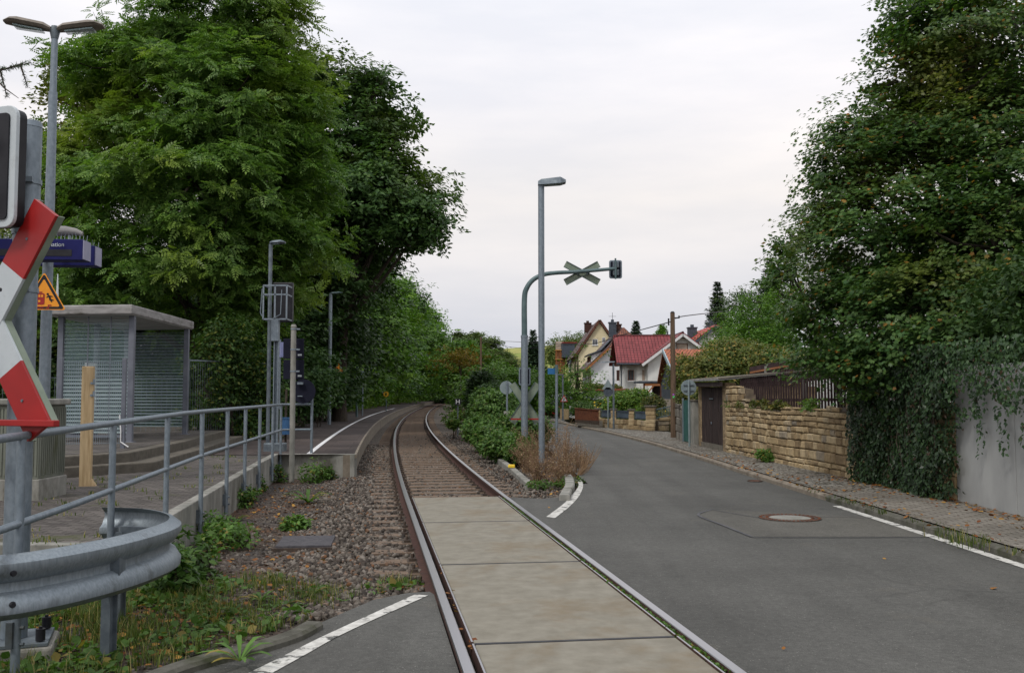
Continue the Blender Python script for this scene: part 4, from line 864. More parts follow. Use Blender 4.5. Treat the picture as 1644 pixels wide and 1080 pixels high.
# wire mesh gate between two grey posts
d2 = 17.0; p0 = Vector((X(97,d2), d2, .60)); p1 = Vector((X(199,d2+.3), d2+.3, .60)); zt = Z(574,d2)-.60
root = thing('mesh_gate', 'wire mesh gate panel between two slim grey posts before the shelter', 'gate', p0)
for p in (p0, p1):
    mb = MB(); mb.box(p+Vector((0,0,zt/2-.05)), (.07,.07,zt+.1)); mb.build('post', M['shelter'], root, world=True, bevel=.005)
mb = MB(); N_ = 30
for i in range(1, N_): q = p0.lerp(p1, i/N_); mb.beam(q+Vector((0,0,.08)), q+Vector((0,0,zt-.06)), .006, .006)
for j in range(13): z = .1+(zt-.18)*j/12; mb.beam(p0+Vector((0,0,z)), p1+Vector((0,0,z)), .007, .009)
mb.build('mesh', M['galv'], root, world=True)
mb = MB(); mb.tube([p1+Vector((-.06,-.02,.6)), p1+Vector((-.02,-.05,.3)), p1+Vector((-.02,-.05,.12)), p1+Vector((.12,-.05,.03))], .012, 8); o = mb.build('cable', M['wtrim'], root, world=True)
# waiting shelter
s00, s10, s01 = Vector((X(210,19.5), 19.5, .6)), Vector((X(298,23.4), 23.4, .6)), Vector((X(96,19.7), 19.7, .6)); s11 = s10+(s01-s00)
zt = Z(506,19.5); root = thing('waiting_shelter', 'flat-roofed waiting shelter with grey posts and horizontally striped glass walls', 'shelter', (s00+s11)/2)
for p in (s00, s10, s01, s11, s00.lerp(s10,.5)+(s01-s00), ):
    mb = MB(); mb.box(p+Vector((0,0,(zt-.6)/2)), (.11,.11,zt-.6), .05); mb.box(p+Vector((0,0,.01)), (.2,.2,.02), .05); mb.build('post', M['shelter'], root, world=True, bevel=.006)
ax, ay = (s10-s00), (s01-s00); uo, vo_ = ax.normalized(), ay.normalized()
q = [s00-uo*.32-vo_*.10, s10+uo*.28-vo_*.10, s11+uo*.28+vo_*.25, s01-uo*.32+vo_*.25]; q = [Vector((p.x, p.y, zt)) for p in q]
mb = MB(); mb.slab(q, (0,0,1), .19); mb.build('roof', M['roofedge'], root, world=True, bevel=.025)
mb = MB(); c_ = sum(q, Vector())/4; mb.slab([Vector(p).lerp(c_, .03)-Vector((0,0,.012)) for p in q], (0,0,1), .010); mb.build('ceiling', pm('shelter_ceiling', (.30,.29,.27), (.42,.41,.39), 2, .7, 0, .1), root, world=True)
def striped(a, b_, name):
    mb = MB(); a2, b2 = a.lerp(b_, .04), a.lerp(b_, .96); 
    mb.slab([a2+Vector((0,0,.18)), b2+Vector((0,0,.18)), b2+Vector((0,0,zt-.72)), a2+Vector((0,0,zt-.72))], (b2-a2).cross(Vector((0,0,1))), .008); pn = mb.build(name, M['pane'], root, world=True)
    mb = MB(); h_ = zt-.6-.22
    for i in range(32):
        z = .2+h_*i/31; th = (.030 if z < 1.0 else .030-.023*min(1,(z-1.0)/.6))*(.7 if 'back' in name else 1)
        mb.beam(a2+Vector((0,0,z)), b2+Vector((0,0,z)), .012, th)
    sp_ = mb.build('stripes', pm('pale_stripe_'+name, (.27,.34,.35), (.34,.42,.43), 3, .5, 0, 0), root, world=True)
    mb = MB(); mb.slab([a2.lerp(b2,.0)+Vector((0,0,.18)), b2+Vector((0,0,.18)), b2+Vector((0,0,1.0)), a2+Vector((0,0,1.0))], (b2-a2).cross(Vector((0,0,1))), .004)
striped(s00, s01, 'end_wall_glass'); striped(s01, s11, 'back_wall_glass'); striped(s10, s11, 'far_wall_glass')
mb = MB(); 
for f in (.3, .62): a = s00.lerp(s01, f); mb.beam(a+Vector((0,0,.15)), a+Vector((0,0,zt-.62)), .02, .02)
mb.beam(s00+Vector((0,0,.12)), s01+Vector((0,0,.12)), .05, .05); mb.beam(s01+Vector((0,0,.12)), s11+Vector((0,0,.12)), .05, .05); mb.build('frame', M['shelter'], root, world=True)
mb = MB(); c0 = s01.lerp(s11,.5)-vo_*.3; mb.beam(c0-uo*1.2+Vector((0,0,.45)), c0+uo*1.2+Vector((0,0,.45)), .35, .04)
for s in (-.9,.9): mb.beam(c0+uo*s, c0+uo*s+Vector((0,0,.43)), .06, .3)
mb.build('bench', M['shelter'], root, world=True)
c0 = s01.lerp(s11,.35)-vo_*.1; mb = MB(); mb.box(c0+Vector((0,0,1.15)), (.06,.5,1.0), .05); o = mb.build('timetable_case', M['wtrim'], root, world=True)

# railing: posts 1.85 m apart on the retaining wall
root = thing('tubular_railing', 'long galvanised tubular railing beside the walkway, running to the platform', 'railing', (wallx(12)+.03, 12, .2))
ps = [4.15, 6.05, 8.04, 10.0, 11.85, 13.7, 15.4, 17.1, 19.0, 20.4]
tz = lambda y: 1.285+.065*min(1, max(0, (y-5)/6)); mz = lambda y: .755+.06*min(1, max(0, (y-7)/5))
for y in ps:
    mb = MB(); x = wallx(y)+.045; mb.tube([(x,y,-.12 if y > 9 else -.24),(x,y,tz(y)-.02)], .028, 14); o = mb.build('post', M['galv'], root, world=True, smooth=True)
    mb = MB(); mb.box((x-.02,y,.08), (.04,.1,.16)); mb.tube([(x+.02,y,.12),(x+.05,y,.12)], .012, 8); mb.tube([(x+.02,y,.02),(x+.05,y,.02)], .012, 8); mb.build('fixing', M['galv_dark'], o) if False else mb.build('fixing', M['galv_dark'], root, world=True)
yy = np.linspace(2.0, 20.4, 24)
mb = MB(); mb.tube([(wallx(y)+.045, y, tz(y)) for y in yy]+[(wallx(20.4)+.1, 20.62, 1.35), (wallx(20.4)+.6, 20.75, 1.35)], .026, 14); mb.build('top_rail', M['galv'], root, world=True, smooth=True)
mb = MB(); mb.tube([(wallx(y)+.045, y, mz(y)) for y in yy]+[(wallx(20.4)+.1, 20.62, .815), (wallx(20.4)+.6, 20.75, .815)], .024, 14); mb.build('middle_rail', M['galv'], root, world=True, smooth=True)
mb = MB(); x = wallx(20.4)+.62; mb.tube([(x,20.76,-.1),(x,20.76,1.75)], .03, 14); mb.build('post', M['galv'], root, world=True, smooth=True)
# curved crash barrier
gp = [(-5.2,5.15),(-4.2,5.25),(-3.5,5.42),(-3.0,5.65),(-2.79,5.9),(-2.62,6.32),(-2.53,6.8),(-2.53,7.25),(-2.68,7.66),(-2.98,8.0),(-3.25,8.1),(-3.42,8.12)]
gc = catmull([(x,y,0) for x,y in gp], 8); root = thing('crash_barrier', 'galvanised W-beam crash barrier curling round its end in the left foreground', 'crash barrier', (-2.6,6.5,-.2))
wp = [(-.028,.62),(0.0,.615),(.052,.575),(.056,.535),(.018,.475),(-.022,.455),(-.026,.43),(-.022,.405),(.018,.385),(.056,.325),(.052,.285),(0,.245),(-.028,.24)]
prof = wp+[(a-.006, b) for a, b in wp[::-1]]
mb = MB(); mb.sweep([Vector((p.x,p.y,0)) for p in gc], [(a, b) for a, b in prof]); 
bm_ = mb.build('beam', M['galv_worn'], root, world=True, smooth=True)
mb = MB(); e0, e1 = gc[-1], gc[-14]
for (x, y) in ((-2.60,6.45),):
    for dx, dy, sx, sy in ((0,0,.012,.11),(0,.055,.06,.012),(0,-.055,.06,.012)): mb.box((x+dx-.05, y+dy, .12), (sx, sy, .74))
    mb.box((x+.0, y, .43), (.06,.1,.2))
mb.build('post', M['galv_dark'], root, world=True)
mb = MB(); mb.box((-3.05,7.62,.12),(.012,.1,.74)); mb.box((-3.05,7.57,.12),(.05,.012,.74)); mb.box((-3.05,7.67,.12),(.05,.012,.74)); mb.beam((-3.05,7.62,.5),(-2.6,7.5,.5),.04,.06); mb.build('post', M['galv_dark'], root, world=True)
for k in (24, 26, 66):
    p = gc[k]; d = (gc[k+1]-gc[k]).normalized(); r_ = Vector((d.y,-d.x,0))
    for z in (.52,.34) if k != 66 else (.43,):
        o_ = .05 if k != 66 else -.02; mb = MB(); mb.tube([Vector((p.x,p.y,z))+r_*o_, Vector((p.x,p.y,z))+r_*(o_+.018)], [.02,.014], 10); mb.build('bolt_or_hole', M['black'], root, world=True, smooth=True)
# steel cover plate in the cinders
c0 = G(492,871,-.17); root = thing('cover_plate', 'dark square metal duct cover lying in the gravel left of the track', 'cover', c0)
mb = MB(); mb.box((0,0,.0), (.62,.78,.06), .12); mb.build('plate', pm('speckled_cover', (.05,.048,.055), (.09,.085,.09), 20, .8, .1, .3, c=(.22,.2,.19), cscale=14, cthr=.66, csoft=.04), root, bevel=.008)
mb = MB(); mb.box((0,0,-.02), (.70,.86,.05), .12); mb.build('frame', M['iron'], root)

# group of signals and posts by the platform start
def post(name, label, cat, px, y, pyt, r, mat, z0=.28, group=None, n=14):
    b = Vector((X(px,y), y, z0)); root = thing(name, label, cat, b, 0, group); mb = MB(); h = Z(pyt,y)-z0; mb.tube([(0,0,-.15),(0,0,h)], r, n); mb.build('pole', M[mat], root, smooth=True); return root, b, h
def lamphead(root, b, h, s, L=.75, mat='galv_dark', tilt=.08):
    mb = MB(); sec = []
    for (l, w_, t_) in ((-.04*s/abs(s),.05,.05),(.12*s,.11,.07),(.55*s,.13,.07),(.75*s,.07,.03)):
        l *= L/.75; c0 = Vector((l,0,h+abs(l)*tilt)); sec.append([c0+Vector((0,w_,.02)), c0+Vector((0,w_*.7,t_)), c0+Vector((0,-w_*.7,t_)), c0+Vector((0,-w_,.02)), c0+Vector((0,0,-.02))])
    v = [p for s_ in sec for p in s_]; f = [(i*5+k, i*5+(k+1)%5, (i+1)*5+(k+1)%5, (i+1)*5+k) for i in range(3) for k in range(5)]+[(4,3,2,1,0),(15,16,17,18,19)]
    mb.add(v, f); hd = mb.build('lamp_head', M[mat], root)
    mb = MB(); mb.slab([(l*s*L/.75, y_, h+abs(l)*tilt-.028) for l, y_ in ((.14,-.06),(.5,-.07),(.5,.07),(.14,.06))], (0,0,1), .02); mb.build('diffuser', M['frost'], hd)
rt, b, h = post('street_lamp', 'slim platform lamp half hidden in the ash leaves above the caged signal', 'street lamp', 431, 22.5, 392, .045, 'galv_dark', .3, 'platform lamps'); lamphead(rt, b, h, 1, .34)
rt, b, h = post('street_lamp', 'lamp post standing on the platform verge with a small yellow triangle on its side', 'street lamp', 529, 41, 472, .075, 'galv', .3, 'platform lamps'); lamphead(rt, b, h, 1, .5, 'green_grey')
c0 = A(543, 592, 41); root = thing('warning_sign', 'small yellow triangle fixed to the lamp post on the platform', 'warning sign', c0); warn(c0, .42, (0,-1,0), root)
mb = MB(); mb.beam(c0+Vector((0,.02,0)), (X(529,41),41,c0.z), .03,.03); mb.build('bracket', M['galv'], root, world=True)
# caged signal
y = 21.6; b = Vector((X(443,y), y, .2)); root = thing('signal_mast', 'trackside signal with a service cage on a lattice post, seen from behind', 'signal mast', b)
zt_ = Z(515,y)-.2; mb = MB()
for dx in (-.045,.045): mb.box((dx,0,zt_/2), (.02,.09,zt_))
mb.box((0,.035,zt_/2), (.08,.01,zt_)); mb.build('mast', M['galv'], root)
mb = MB(); mb.box((0,0,.12), (.46,.3,.34)); mb.build('foot', M['galv_dark'], root, bevel=.02)
bx0, bx1, bz0, bz1 = X(427,y)-b.x, X(464,y)-b.x, Z(514,y)-b.z, Z(461,y)-b.z; mb = MB()
for zz in (bz0, bz1, bz1-.2):
    for (p, q) in (((bx0,-.35,zz),(bx1,-.35,zz)), ((bx0,-.35,zz),(bx0,.1,zz)), ((bx1,-.35,zz),(bx1,.1,zz))): mb.beam(p, q, .03, .03)
for x in (bx0, (bx0+bx1)/2, bx1): mb.beam((x,-.35,bz0),(x,-.35,bz1), .03, .03)
mb.tube([(bx0-.07,-.2,bz1-.05),(bx0-.1,-.2,bz0+.15),(bx0-.07,-.2,bz0+.08)], .01, 6); mb.tube([(bx1-.1,-.4,bz1-.1),(bx1-.12,-.4,bz0+.1),(bx1-.3,-.4,bz0)], .01, 6); mb.build('cage', M['galv'], root)
mb = MB(); mb.box(((X(433,y)+X(465,y))/2-b.x, .22, (Z(452,y)+Z(516,y))/2-b.z), (X(465,y)-X(433,y),.14,Z(452,y)-Z(516,y))); mb.build('signal_head', M['black'], root, bevel=.02)
mb = MB(); mb.box((-.02,-.05,Z(530,y)-b.z), (.16,.12,.5)); mb.build('junction_box', M['galv'], root, bevel=.01)
y = 22.2; c0 = A(451, 562, y); root = thing('notice_board', 'narrow pale blue notice board seen edge-on behind the caged signal', 'notice board', c0)
mb = MB(); mb.box((0,0,0), (.05,.6,.34), .35); mb.build('board', pm('pale_blue_board', (.2,.22,.42), (.28,.3,.5), 4, .5), root); mb = MB(); mb.tube([(-.03,.05,-1.35),(-.03,.05,.25)], .02, 8); mb.build('post', M['galv'], root)
# concrete post with two black boards (backs)
rt, b, h = post('post', 'weathered pale concrete post with a small cap in front of the platform end', 'post', 470, 19.6, 523, .055, 'concrete', -.2)
mb = MB(); mb.tube([(0,0,h-.02),(0,0,h+.03)], [.065,.04], 12); mb.build('cap', M['concrete'], rt, smooth=True); 
for z in (h-.08, Z(562,19.6)+.2, Z(597,19.6)+.2): mb = MB(); mb.tube([(0,0,z),(0,0,z+.03)], .062, 14); mb.box((.08,0,z+.015),(.1,.03,.03)); mb.build('clamp', M['galv'], rt)
for (y0, y1, lab) in ((543, 576, 'upper black back of a square board on the pale concrete post'), (577, 609, 'lower black back of a square board on the pale concrete post')):
    y = 19.8; c0 = A(471.5, (y0+y1)/2, y); root = thing('sign', lab, 'sign', c0, 0, 'black square boards on the pale post'); mb = MB(); mb.box((0,0,0), (X(488,y)-X(455,y), .03, Z(y0,y)-Z(y1,y)-.01)); mb.build('board', M['blackblue'], root, bevel=.006)
    mb = MB(); mb.box((.13,-.018,-.13), (.08,.005,.035)); mb.build('sticker', M['white_sign'], root)
c0 = Vector((X(482,20.5), 20.5, Z(628,20.5))); root = thing('sign', 'dark round sign seen from behind at the railing end post', 'sign', c0); mb = MB(); plate(mb, c0+Vector((.05,.06,0)), *locf((0,-1,0)), disc(.26), .012); mb.build('plate', M['blackblue'], root, world=True)
mb = MB(); mb.box((0,0,.17),(.12,.07,.05)); mb.box((0,0,-.1),(.1,.07,.02)); mb.build('clamp', M['galv'], root)
# blue bin
c0 = Vector((X(459,23.5), 23.5, .3)); root = thing('litter_bin', 'small blue litter bin on a brown post behind the railing', 'litter bin', c0); mb = MB(); mb.cyl((0,0,.3), .13, .38, 16); mb.cyl((0,0,.68), .14, .03, 16); mb.build('bin', M['bin_blue'], root, smooth=True); mb = MB(); mb.tube([(-.03,.16,0),(-.03,.16,1.4)], .03, 8); mb.build('post', M['bark'], root)
# platform posts farther on
post('post', 'plain grey post on the verge beyond the platform lamp', 'post', 573, 55, 587, .07, 'green_grey', .3)
rt, b, h = post('sign', 'thin post with a small blue-white sign on the far verge', 'sign', 582, 58, 600, .045, 'galv', .3); mb = MB(); mb.box((-.02,-.05,h+.0), (.2,.03,.34)); mb.build('plate', pm('small_blue_sign', (.12,.2,.34), (.3,.36,.45), 6, .5), rt)
rt, b, h = post('speed_sign', 'small yellow round sign on a thin post at the platform curve', 'sign', 620, 72, 640, .035, 'green_grey', .3)
c0 = A(620, 632.5, 72); mb = MB(); plate(mb, c0+Vector((0,-.06,0)), *locf((0,-1,0)), disc(.2), .02); mb.build('plate', M['yellow'], rt, world=True); mb = MB(); plate(mb, c0+Vector((0,-.075,0)), *locf((0,-1,0)), [(-.05,-.1),(.05,-.1),(.05,.1),(-.05,.1)], .004); mb.build('mark', M['black'], rt, world=True); mb = MB()
mb.add([tuple(c0+Vector((x,-.07,z))) for x, z in disc(.2)+disc(.16)], [(i,(i+1)%28,28+(i+1)%28,28+i) for i in range(28)]); mb.build('ring', M['orange'], rt, world=True, fix=False)
# black H board
c0 = A(735, 645, 41); root = thing('stop_board', 'small black board with a white letter H at the right side of the track curve', 'sign', c0); mb = MB(); mb.box((0,0,0), (.25,.03,.28)); mb.build('board', M['black'], root); mb = MB(); mb.tube([(0,.04,-1.5),(0,.04,.1)], .025, 8); mb.build('post', M['galv_dark'], root)
text_mesh('H', .27, 'letter', M['white_plat'], root, Matrix.Translation((0,-.02,0)) @ Matrix.Rotation(pi/2, 4, 'X'), .004)
# yellow-capped point marker beside the track
c0 = G(822, 762, -.18); root = thing('track_marker', 'yellow-capped cable marker standing in the ballast right of the track', 'track marker', c0); mb = MB(); mb.box((-.01,0,.19), (.15,.10,.07)); mb.build('cap', M['yellow'], root, bevel=.015); mb = MB(); mb.box((.0,0,.08), (.06,.05,.16)); mb.tube([(.03,0,.14),(.09,0,.15),(.12,0,.05),(.13,0,-.02)], .01, 6); mb.tube([(.0,-.03,.14),(.05,-.03,.16),(.08,-.03,.05),(.09,-.03,-.02)], .01, 6); mb.build('housing', M['black'], root)
# vertical bar fence behind the shelter and towards the bend
root = thing('bar_fence', 'rusty-dark vertical bar fence overgrown with creeper right of the shelter', 'fence', (X(360,26),26,.3)); fa, fb = Vector((X(302,25.2),25.2,.4)), Vector((X(440,28.2),28.2,.3)); zt_ = Z(578,25.2)
mb = MB(); nbar = 40
for i in range(nbar): q = fa.lerp(fb, i/nbar); mb.beam(q, Vector((q.x,q.y,zt_-.06)), .009, .009)
mb.build('bars', M['galv_dark'], root, world=True)
mb = MB(); mb.beam(Vector((fa.x,fa.y,zt_)), Vector((fb.x,fb.y,zt_)), .04, .04); mb.beam(Vector((fa.x,fa.y,.55)), Vector((fb.x,fb.y,.5)), .03, .03); mb.build('rail', M['galv'], root, world=True)
for f in (0, .42, .8): q = fa.lerp(fb, f); mb = MB(); mb.beam(q-Vector((0,0,.1)), Vector((q.x,q.y,zt_+.03)), .05, .05); mb.build('post', M['galv_dark'], root, world=True)
root = thing('mesh_fence', 'dark wire fence behind the shelter at the far left', 'fence', (-16,25,.6)); mb = MB(); fa, fb = Vector((-20,24.2,.5)), Vector((X(300,25.4),25.4,.5)); 
for i in range(90): q = fa.lerp(fb, i/90); mb.beam(q, q+Vector((0,0,1.5)), .008, .008)
for z in (.1,.8,1.5): mb.beam(fa+Vector((0,0,z)), fb+Vector((0,0,z)), .012, .012)
mb.build('mesh', M['galv_dark'], root, world=True)

# ================================================================== MIDDLE: arch signal and lamps
y = 24.0; b = Vector((X(842,y), y, -.15)); root = thing('signal_arch', 'grey-green bent signal mast arching over the street, carrying a cross and a signal', 'signal mast', b)
px_ = [(842,640),(842,540),(842,480),(846,462),(856,449),(872,441),(892,438),(930,436),(990,431)]
pts = [A(a, c, y)-b for a, c in px_]; sp_ = [Vector((0,0,-.1)), Vector((0,0,1.6))]+pts[1:2]
mb = MB(); mb.tube(sp_, [.085,.085,.085], 18); mb.tube([pts[1]-Vector((0,0,.03)), pts[1]+Vector((0,0,.03))], .092, 18); mb.build('mast', M['galv'], root, smooth=True)
q = catmull([pts[1]]+pts[2:], 6); mb = MB(); mb.tube(q, [.072-.03*i/(len(q)-1) for i in range(len(q))], 14); mb.build('arm', M['green_grey'], root, smooth=True)
def xcross(name, label, c, hw, hh_, aw, nn, mat, t=.02, cat='railway crossing sign', group=None):
    u2, n2 = locf(nn); root = thing(name, label, cat, c, 0, group); L2 = sqrt(hw*hw+hh_*hh_)
    for s, off in ((1,0),(-1,.004)):
        a = Vector((hw*s, hh_))/L2; p = Vector((a.y, -a.x)); mb = MB(); pts = [(a.x*l+p.x*w_, a.y*l+p.y*w_) for l, w_ in ((-L2,-aw/2),(L2,-aw/2),(L2,aw/2),(-L2,aw/2))]
        plate(mb, Vector(c)+n2*off, u2, n2, pts, t)
        arm_ = mb.build('arm', M[mat], root, world=True)
        mb = MB()
        for w_ in (-aw/2+.006, aw/2-.006): q0, q1 = [Vector(c)+n2*(off+.012)+u2*(a.x*l+p.x*w_)+Vector((0,0,a.y*l+p.y*w_)) for l in (-L2, L2)]; mb.beam(q0, q1, .012, .02, up=n2)
        mb.build('rim', M['green_grey'], root, world=True)
    return root
k = y/FPX
rt = xcross('crossing_sign', "back of St Andrew's cross lying wide on the arching arm", A(935,437.5,y)+Vector((0,.12,0)), 27.5*k, 15*k, .17, (0,-1,0), 'sign_back')
mb = MB()
for dx in (-.12,.12): mb.box(A(935,437,y)+Vector((dx,.05,0)), (.03,.09,.12))
mb.build('clamp', M['galv_dark'], rt, world=True)
rt = xcross('crossing_sign', "back of tall St Andrew's cross on the foot of the arching mast", A(843,647,y)+Vector((0,.14,0)), 21*k, 31*k, .19, (0,-1,0), 'sign_back')
mb = MB(); mb.beam(A(820,672.5,y)+Vector((0,.08,0)), A(866,672.5,y)+Vector((0,.08,0)), .03, .035); o = mb.build('guard_bar', M['red']); tag(o, 'thin red bar across the foot of the far tall cross', 'bar')
def sighead(name, label, cpx, cpy, wpx, hpx, y, dy=.1):
    c0 = A(cpx, cpy, y)+Vector((0,dy,0)); root = thing(name, label, 'signal head', c0); w_, h_ = wpx*y/FPX, hpx*y/FPX; u2, n2 = locf((0,-1,0))
    mb = MB(); plate(mb, c0, u2, n2, rrect(w_, h_, .05), .02); mb.build('board', M['galv'], root, world=True, bevel=.004)
    mb = MB(); plate(mb, c0+n2*.004, u2, n2, rrect(w_-.07, h_-.07, .03), .004); mb.build('back_sheet', M['blackblue'], root, world=True)
    mb = MB()
    for dz in (h_*.22, -h_*.2): mb.box((0,-.06,dz), (w_*.48,.12,h_*.34))
    mb.build('lamp_case', M['galv_dark'] , root, bevel=.02)
    mb = MB(); mb.box((-w_*.05,-.13,0), (.04,.04,h_*1.12)); mb.build('bracket', M['green_grey'], root)
    return root
sighead('traffic_signal', 'back of signal head hanging at the tip of the arching arm', 989, 431.5, 21, 30, y)
sighead('traffic_signal', 'back of signal head halfway up the arching mast', 842.5, 604, 19, 29, y)
rt, b, h = post('street_lamp', 'tall single-headed street lamp standing right of the arching mast', 'street lamp', 869.5, 21.0, 296, .068, 'galv', -.15)
mb = MB(); sec = []
hs = Vector((0,0,h)); 
for (l, w_, z0_, z1_) in ((-.07,.10,-.02,.06),(.0,.14,-.03,.10),(.42,.15,.0,.15),(.54,.11,.03,.09)):
    sec.append([hs+Vector((l,-w_,z0_)), hs+Vector((l,w_,z0_)), hs+Vector((l,w_*.6,z1_)), hs+Vector((l,-w_*.6,z1_))])
v = [p for s_ in sec for p in s_]; f = [(i*4+k, i*4+(k+1)%4, (i+1)*4+(k+1)%4, (i+1)*4+k) for i in range(3) for k in range(4)]+[(3,2,1,0),(12,13,14,15)]
mb.add(v, f); hd = mb.build('lamp_head', M['galv_dark'], rt); mb = MB(); mb.slab([hs+Vector(p) for p in ((.06,-.1,-.035),(.46,-.11,.0),(.46,.11,.0),(.06,.1,-.035))], (0,0,1), .02); mb.build('diffuser', M['frost'], hd)
rt, b, h = post('street_name_sign', 'slim post with a small blue street sign pointing left, before the village', 'sign', 893.5, 24, 588, .034, 'galv', -.1)
mb = MB(); mb.box((-.11,-.03,h-.12), (.24,.02,.15), .5); mb.build('plate', M['light_blue'], rt); mb = MB(); mb.cyl((0,0,h-.16), .042, .2, 12); mb.build('clamp', M['green_grey'], rt)
rt, b, h = post('sign', 'back of round grey sign among the bushes left of the arching mast', 'sign', 814, 29, 612, .028, 'galv', -.1); c0 = A(813,622,29)-b; mb = MB(); plate(mb, c0+Vector((0,.04,0)), *locf((0,-1,0)), disc(.2), .01); mb.build('plate', M['alu_back'], rt)
mb = MB(); c1 = A(814,672,29)-b; mb.box((c1.x,-.0,c1.z), (.19,.12,.46)); mb.build('box', M['concrete'], rt)
rt, b, h = post('sign', 'back of small round grey sign hidden in the bushes right of the track', 'sign', 787, 46, 620, .02, 'galv', -.1); mb = MB(); plate(mb, A(786,626,46)-b+Vector((0,.04,0)), *locf((0,-1,0)), disc(.16), .01); mb.build('plate', M['alu_back'], rt)

# ================================================================== STREET, RIGHT
# manhole
c0 = G(1268,831,RZ+.006); root = thing('manhole_cover', 'round manhole with rusty iron ring and pale concrete middle in the patched asphalt', 'manhole cover', c0)
mb = MB(); ring = [(.395,0),(.395,.006),(.26,.006),(.26,0)]; kk = 64; 
mb.add([(r_*cos(2*pi*i/kk), r_*sin(2*pi*i/kk), z) for i in range(kk) for r_, z in ring], [(i*4+j, ((i+1)%kk)*4+j, ((i+1)%kk)*4+(j+1)%4, i*4+(j+1)%4) for i in range(kk) for j in range(4)]); mb.build('iron_ring', M['iron'], root)
mb = MB(); mb.cyl((0,0,0), .262, .004, 48); mb.build('concrete_core', M['concrete'], root)
mb = MB()
for i in range(40): a = 2*pi*i/40; mb.box((.365*cos(a), .365*sin(a), .008), (.035,.02,.004), a); mb.box((.29*cos(a+.07), .29*sin(a+.07), .008), (.03,.018,.004), a)
mb.build('studs', M['rust'], root)
c0 = G(1212,772,RZ+.006); mb = MB(); mb.cyl((0,0,0),.11,.006,20); root = thing('valve_cover', 'small rusty round valve cover near the footway kerb', 'valve cover', c0); mb.build('lid', M['rust'], root); mb = MB(); mb.tube([(.13*cos(t), .13*sin(t), 0.003) for t in np.linspace(0,2*pi,24)], .012, 5); mb.build('ring', M['iron'], root)
# masonry walls: rows of separate rough stones
def stonewall(name, label, a, b, z0, ztop, th, mat, group=None, hcourse=(.10,.2), lw=(.16,.42), ledge_=0, seed=1, parent=None, front=-1, cap=None):
    """front face on the side of n; ztop(f) height profile"""
    rnd = random.Random(seed); a, b = Vector(a), Vector(b); d = (b-a); L = d.length; d.normalize(); n_ = Vector((d.y, -d.x, 0))*front
    root = thing(name, label, 'wall', ((a+b)/2).xy.to_3d()+Vector((0,0,z0)), 0, group) if parent is None else parent
    zt = ztop if callable(ztop) else (lambda f: ztop); mb = MB()
    core = [a+n_*-.04, b+n_*-.04, b-n_*th, a-n_*th]; m0 = MB(); ns = 12
    for i in range(ns):
        f0, f1 = i/ns, (i+1)/ns; p0, p1 = a.lerp(b,f0)-n_*.05, a.lerp(b,f1)-n_*.05; q0, q1 = a.lerp(b,f0)-n_*th, a.lerp(b,f1)-n_*th; za, zb_ = zt(f0)-.04, zt(f1)-.04
        v = [Vector((p.x,p.y,z)) for p, z in ((p0,z0),(p1,z0),(q1,z0),(q0,z0),(p0,za),(p1,zb_),(q1,zb_),(q0,za))]; m0.add(v, [(0,1,5,4),(2,3,7,6),(4,5,6,7)]+([(0,4,7,3)] if i == 0 else [])+([(1,2,6,5)] if i == ns-1 else []))
    m0.build('core', M['mortar'], root, world=True)
    z = z0; zmax = max(zt(i/20) for i in range(21))
    while z < zmax:
        h = rnd.uniform(*hcourse); x = -rnd.uniform(0,.1)
        while x < L:
            w_ = rnd.uniform(*lw)*(1 if h < .15 else 1.2); x0, x1 = max(0,x)+.007, min(L, x+w_)-.007; top_ = min(zt(min(1,max(0,(x0+x1)/2/L))), z+h)
            if x1-x0 > .05 and top_-z > .04:
                zz0, zz1 = z+.006, top_-.006; out_ = rnd.uniform(-.012,.028); j = lambda: rnd.uniform(-.012,.012); bev = .022
                fr = [(x0+bev+j(), zz0+bev+j()*.6), (x1-bev+j(), zz0+bev+j()*.6), (x1-bev+j(), zz1-bev+j()*.6), (x0+bev+j(), zz1-bev+j()*.6)]; md_ = [(x0,zz0+j()*.4),(x1,zz0+j()*.4),(x1,zz1+j()*.4),(x0,zz1+j()*.4)]
                P3 = lambda q, o: a+d*q[0]+n_*o+Vector((0,0,q[1]-a.z))
                P3 = (lambda P3: (lambda q, o: P3((q[0], q[1]+.011*math.sin(q[0]*1.5+z*1.3+seed)*min(1,(q[1]-z0)*3)), o)))(P3)
                v = [P3(q, out_+rnd.uniform(-.006,.006)) for q in fr]+[P3(q, out_-.025) for q in md_]+[P3(q, -.09) for q in md_]
                mb.add(v, [(0,1,2,3)]+[(k, 4+k, 4+(k+1)%4, (k+1)%4) for k in range(4)]+[(4+k, 8+k, 8+(k+1)%4, 4+(k+1)%4) for k in range(4)])
            x += w_
        z += h
    mb.build('masonry', mat, root, world=True)
    if cap: m2 = MB(); cap(m2, a, b, d, n_); m2.build('coping', M['greystone'], root, world=True)
    return root
p_far, p_near = Vector((5.58,25.3,.05)), Vector((6.02,17.45,.05))
def prof_(f): return 1.78 if f < .16 else (1.18+.12*f+.05*math.sin(f*23)+.03*math.sin(f*57) if f > .24 else 1.78-.5*(f-.16)/.08)
stonewall('stone_wall', 'rough golden sandstone retaining wall below the dark picket fence', p_far, p_near, .04, prof_, .45, M['sandstone'], seed=4, front=1)
stonewall('wall_pillar', 'tall sandstone pillar at the near end of the golden wall', Vector((6.00,17.38,.05)), Vector((6.04,17.0,.05)), .04, Z(617,17.2), .35, M['sandstone'], seed=9, front=1, hcourse=(.16,.28), lw=(.38,.4))
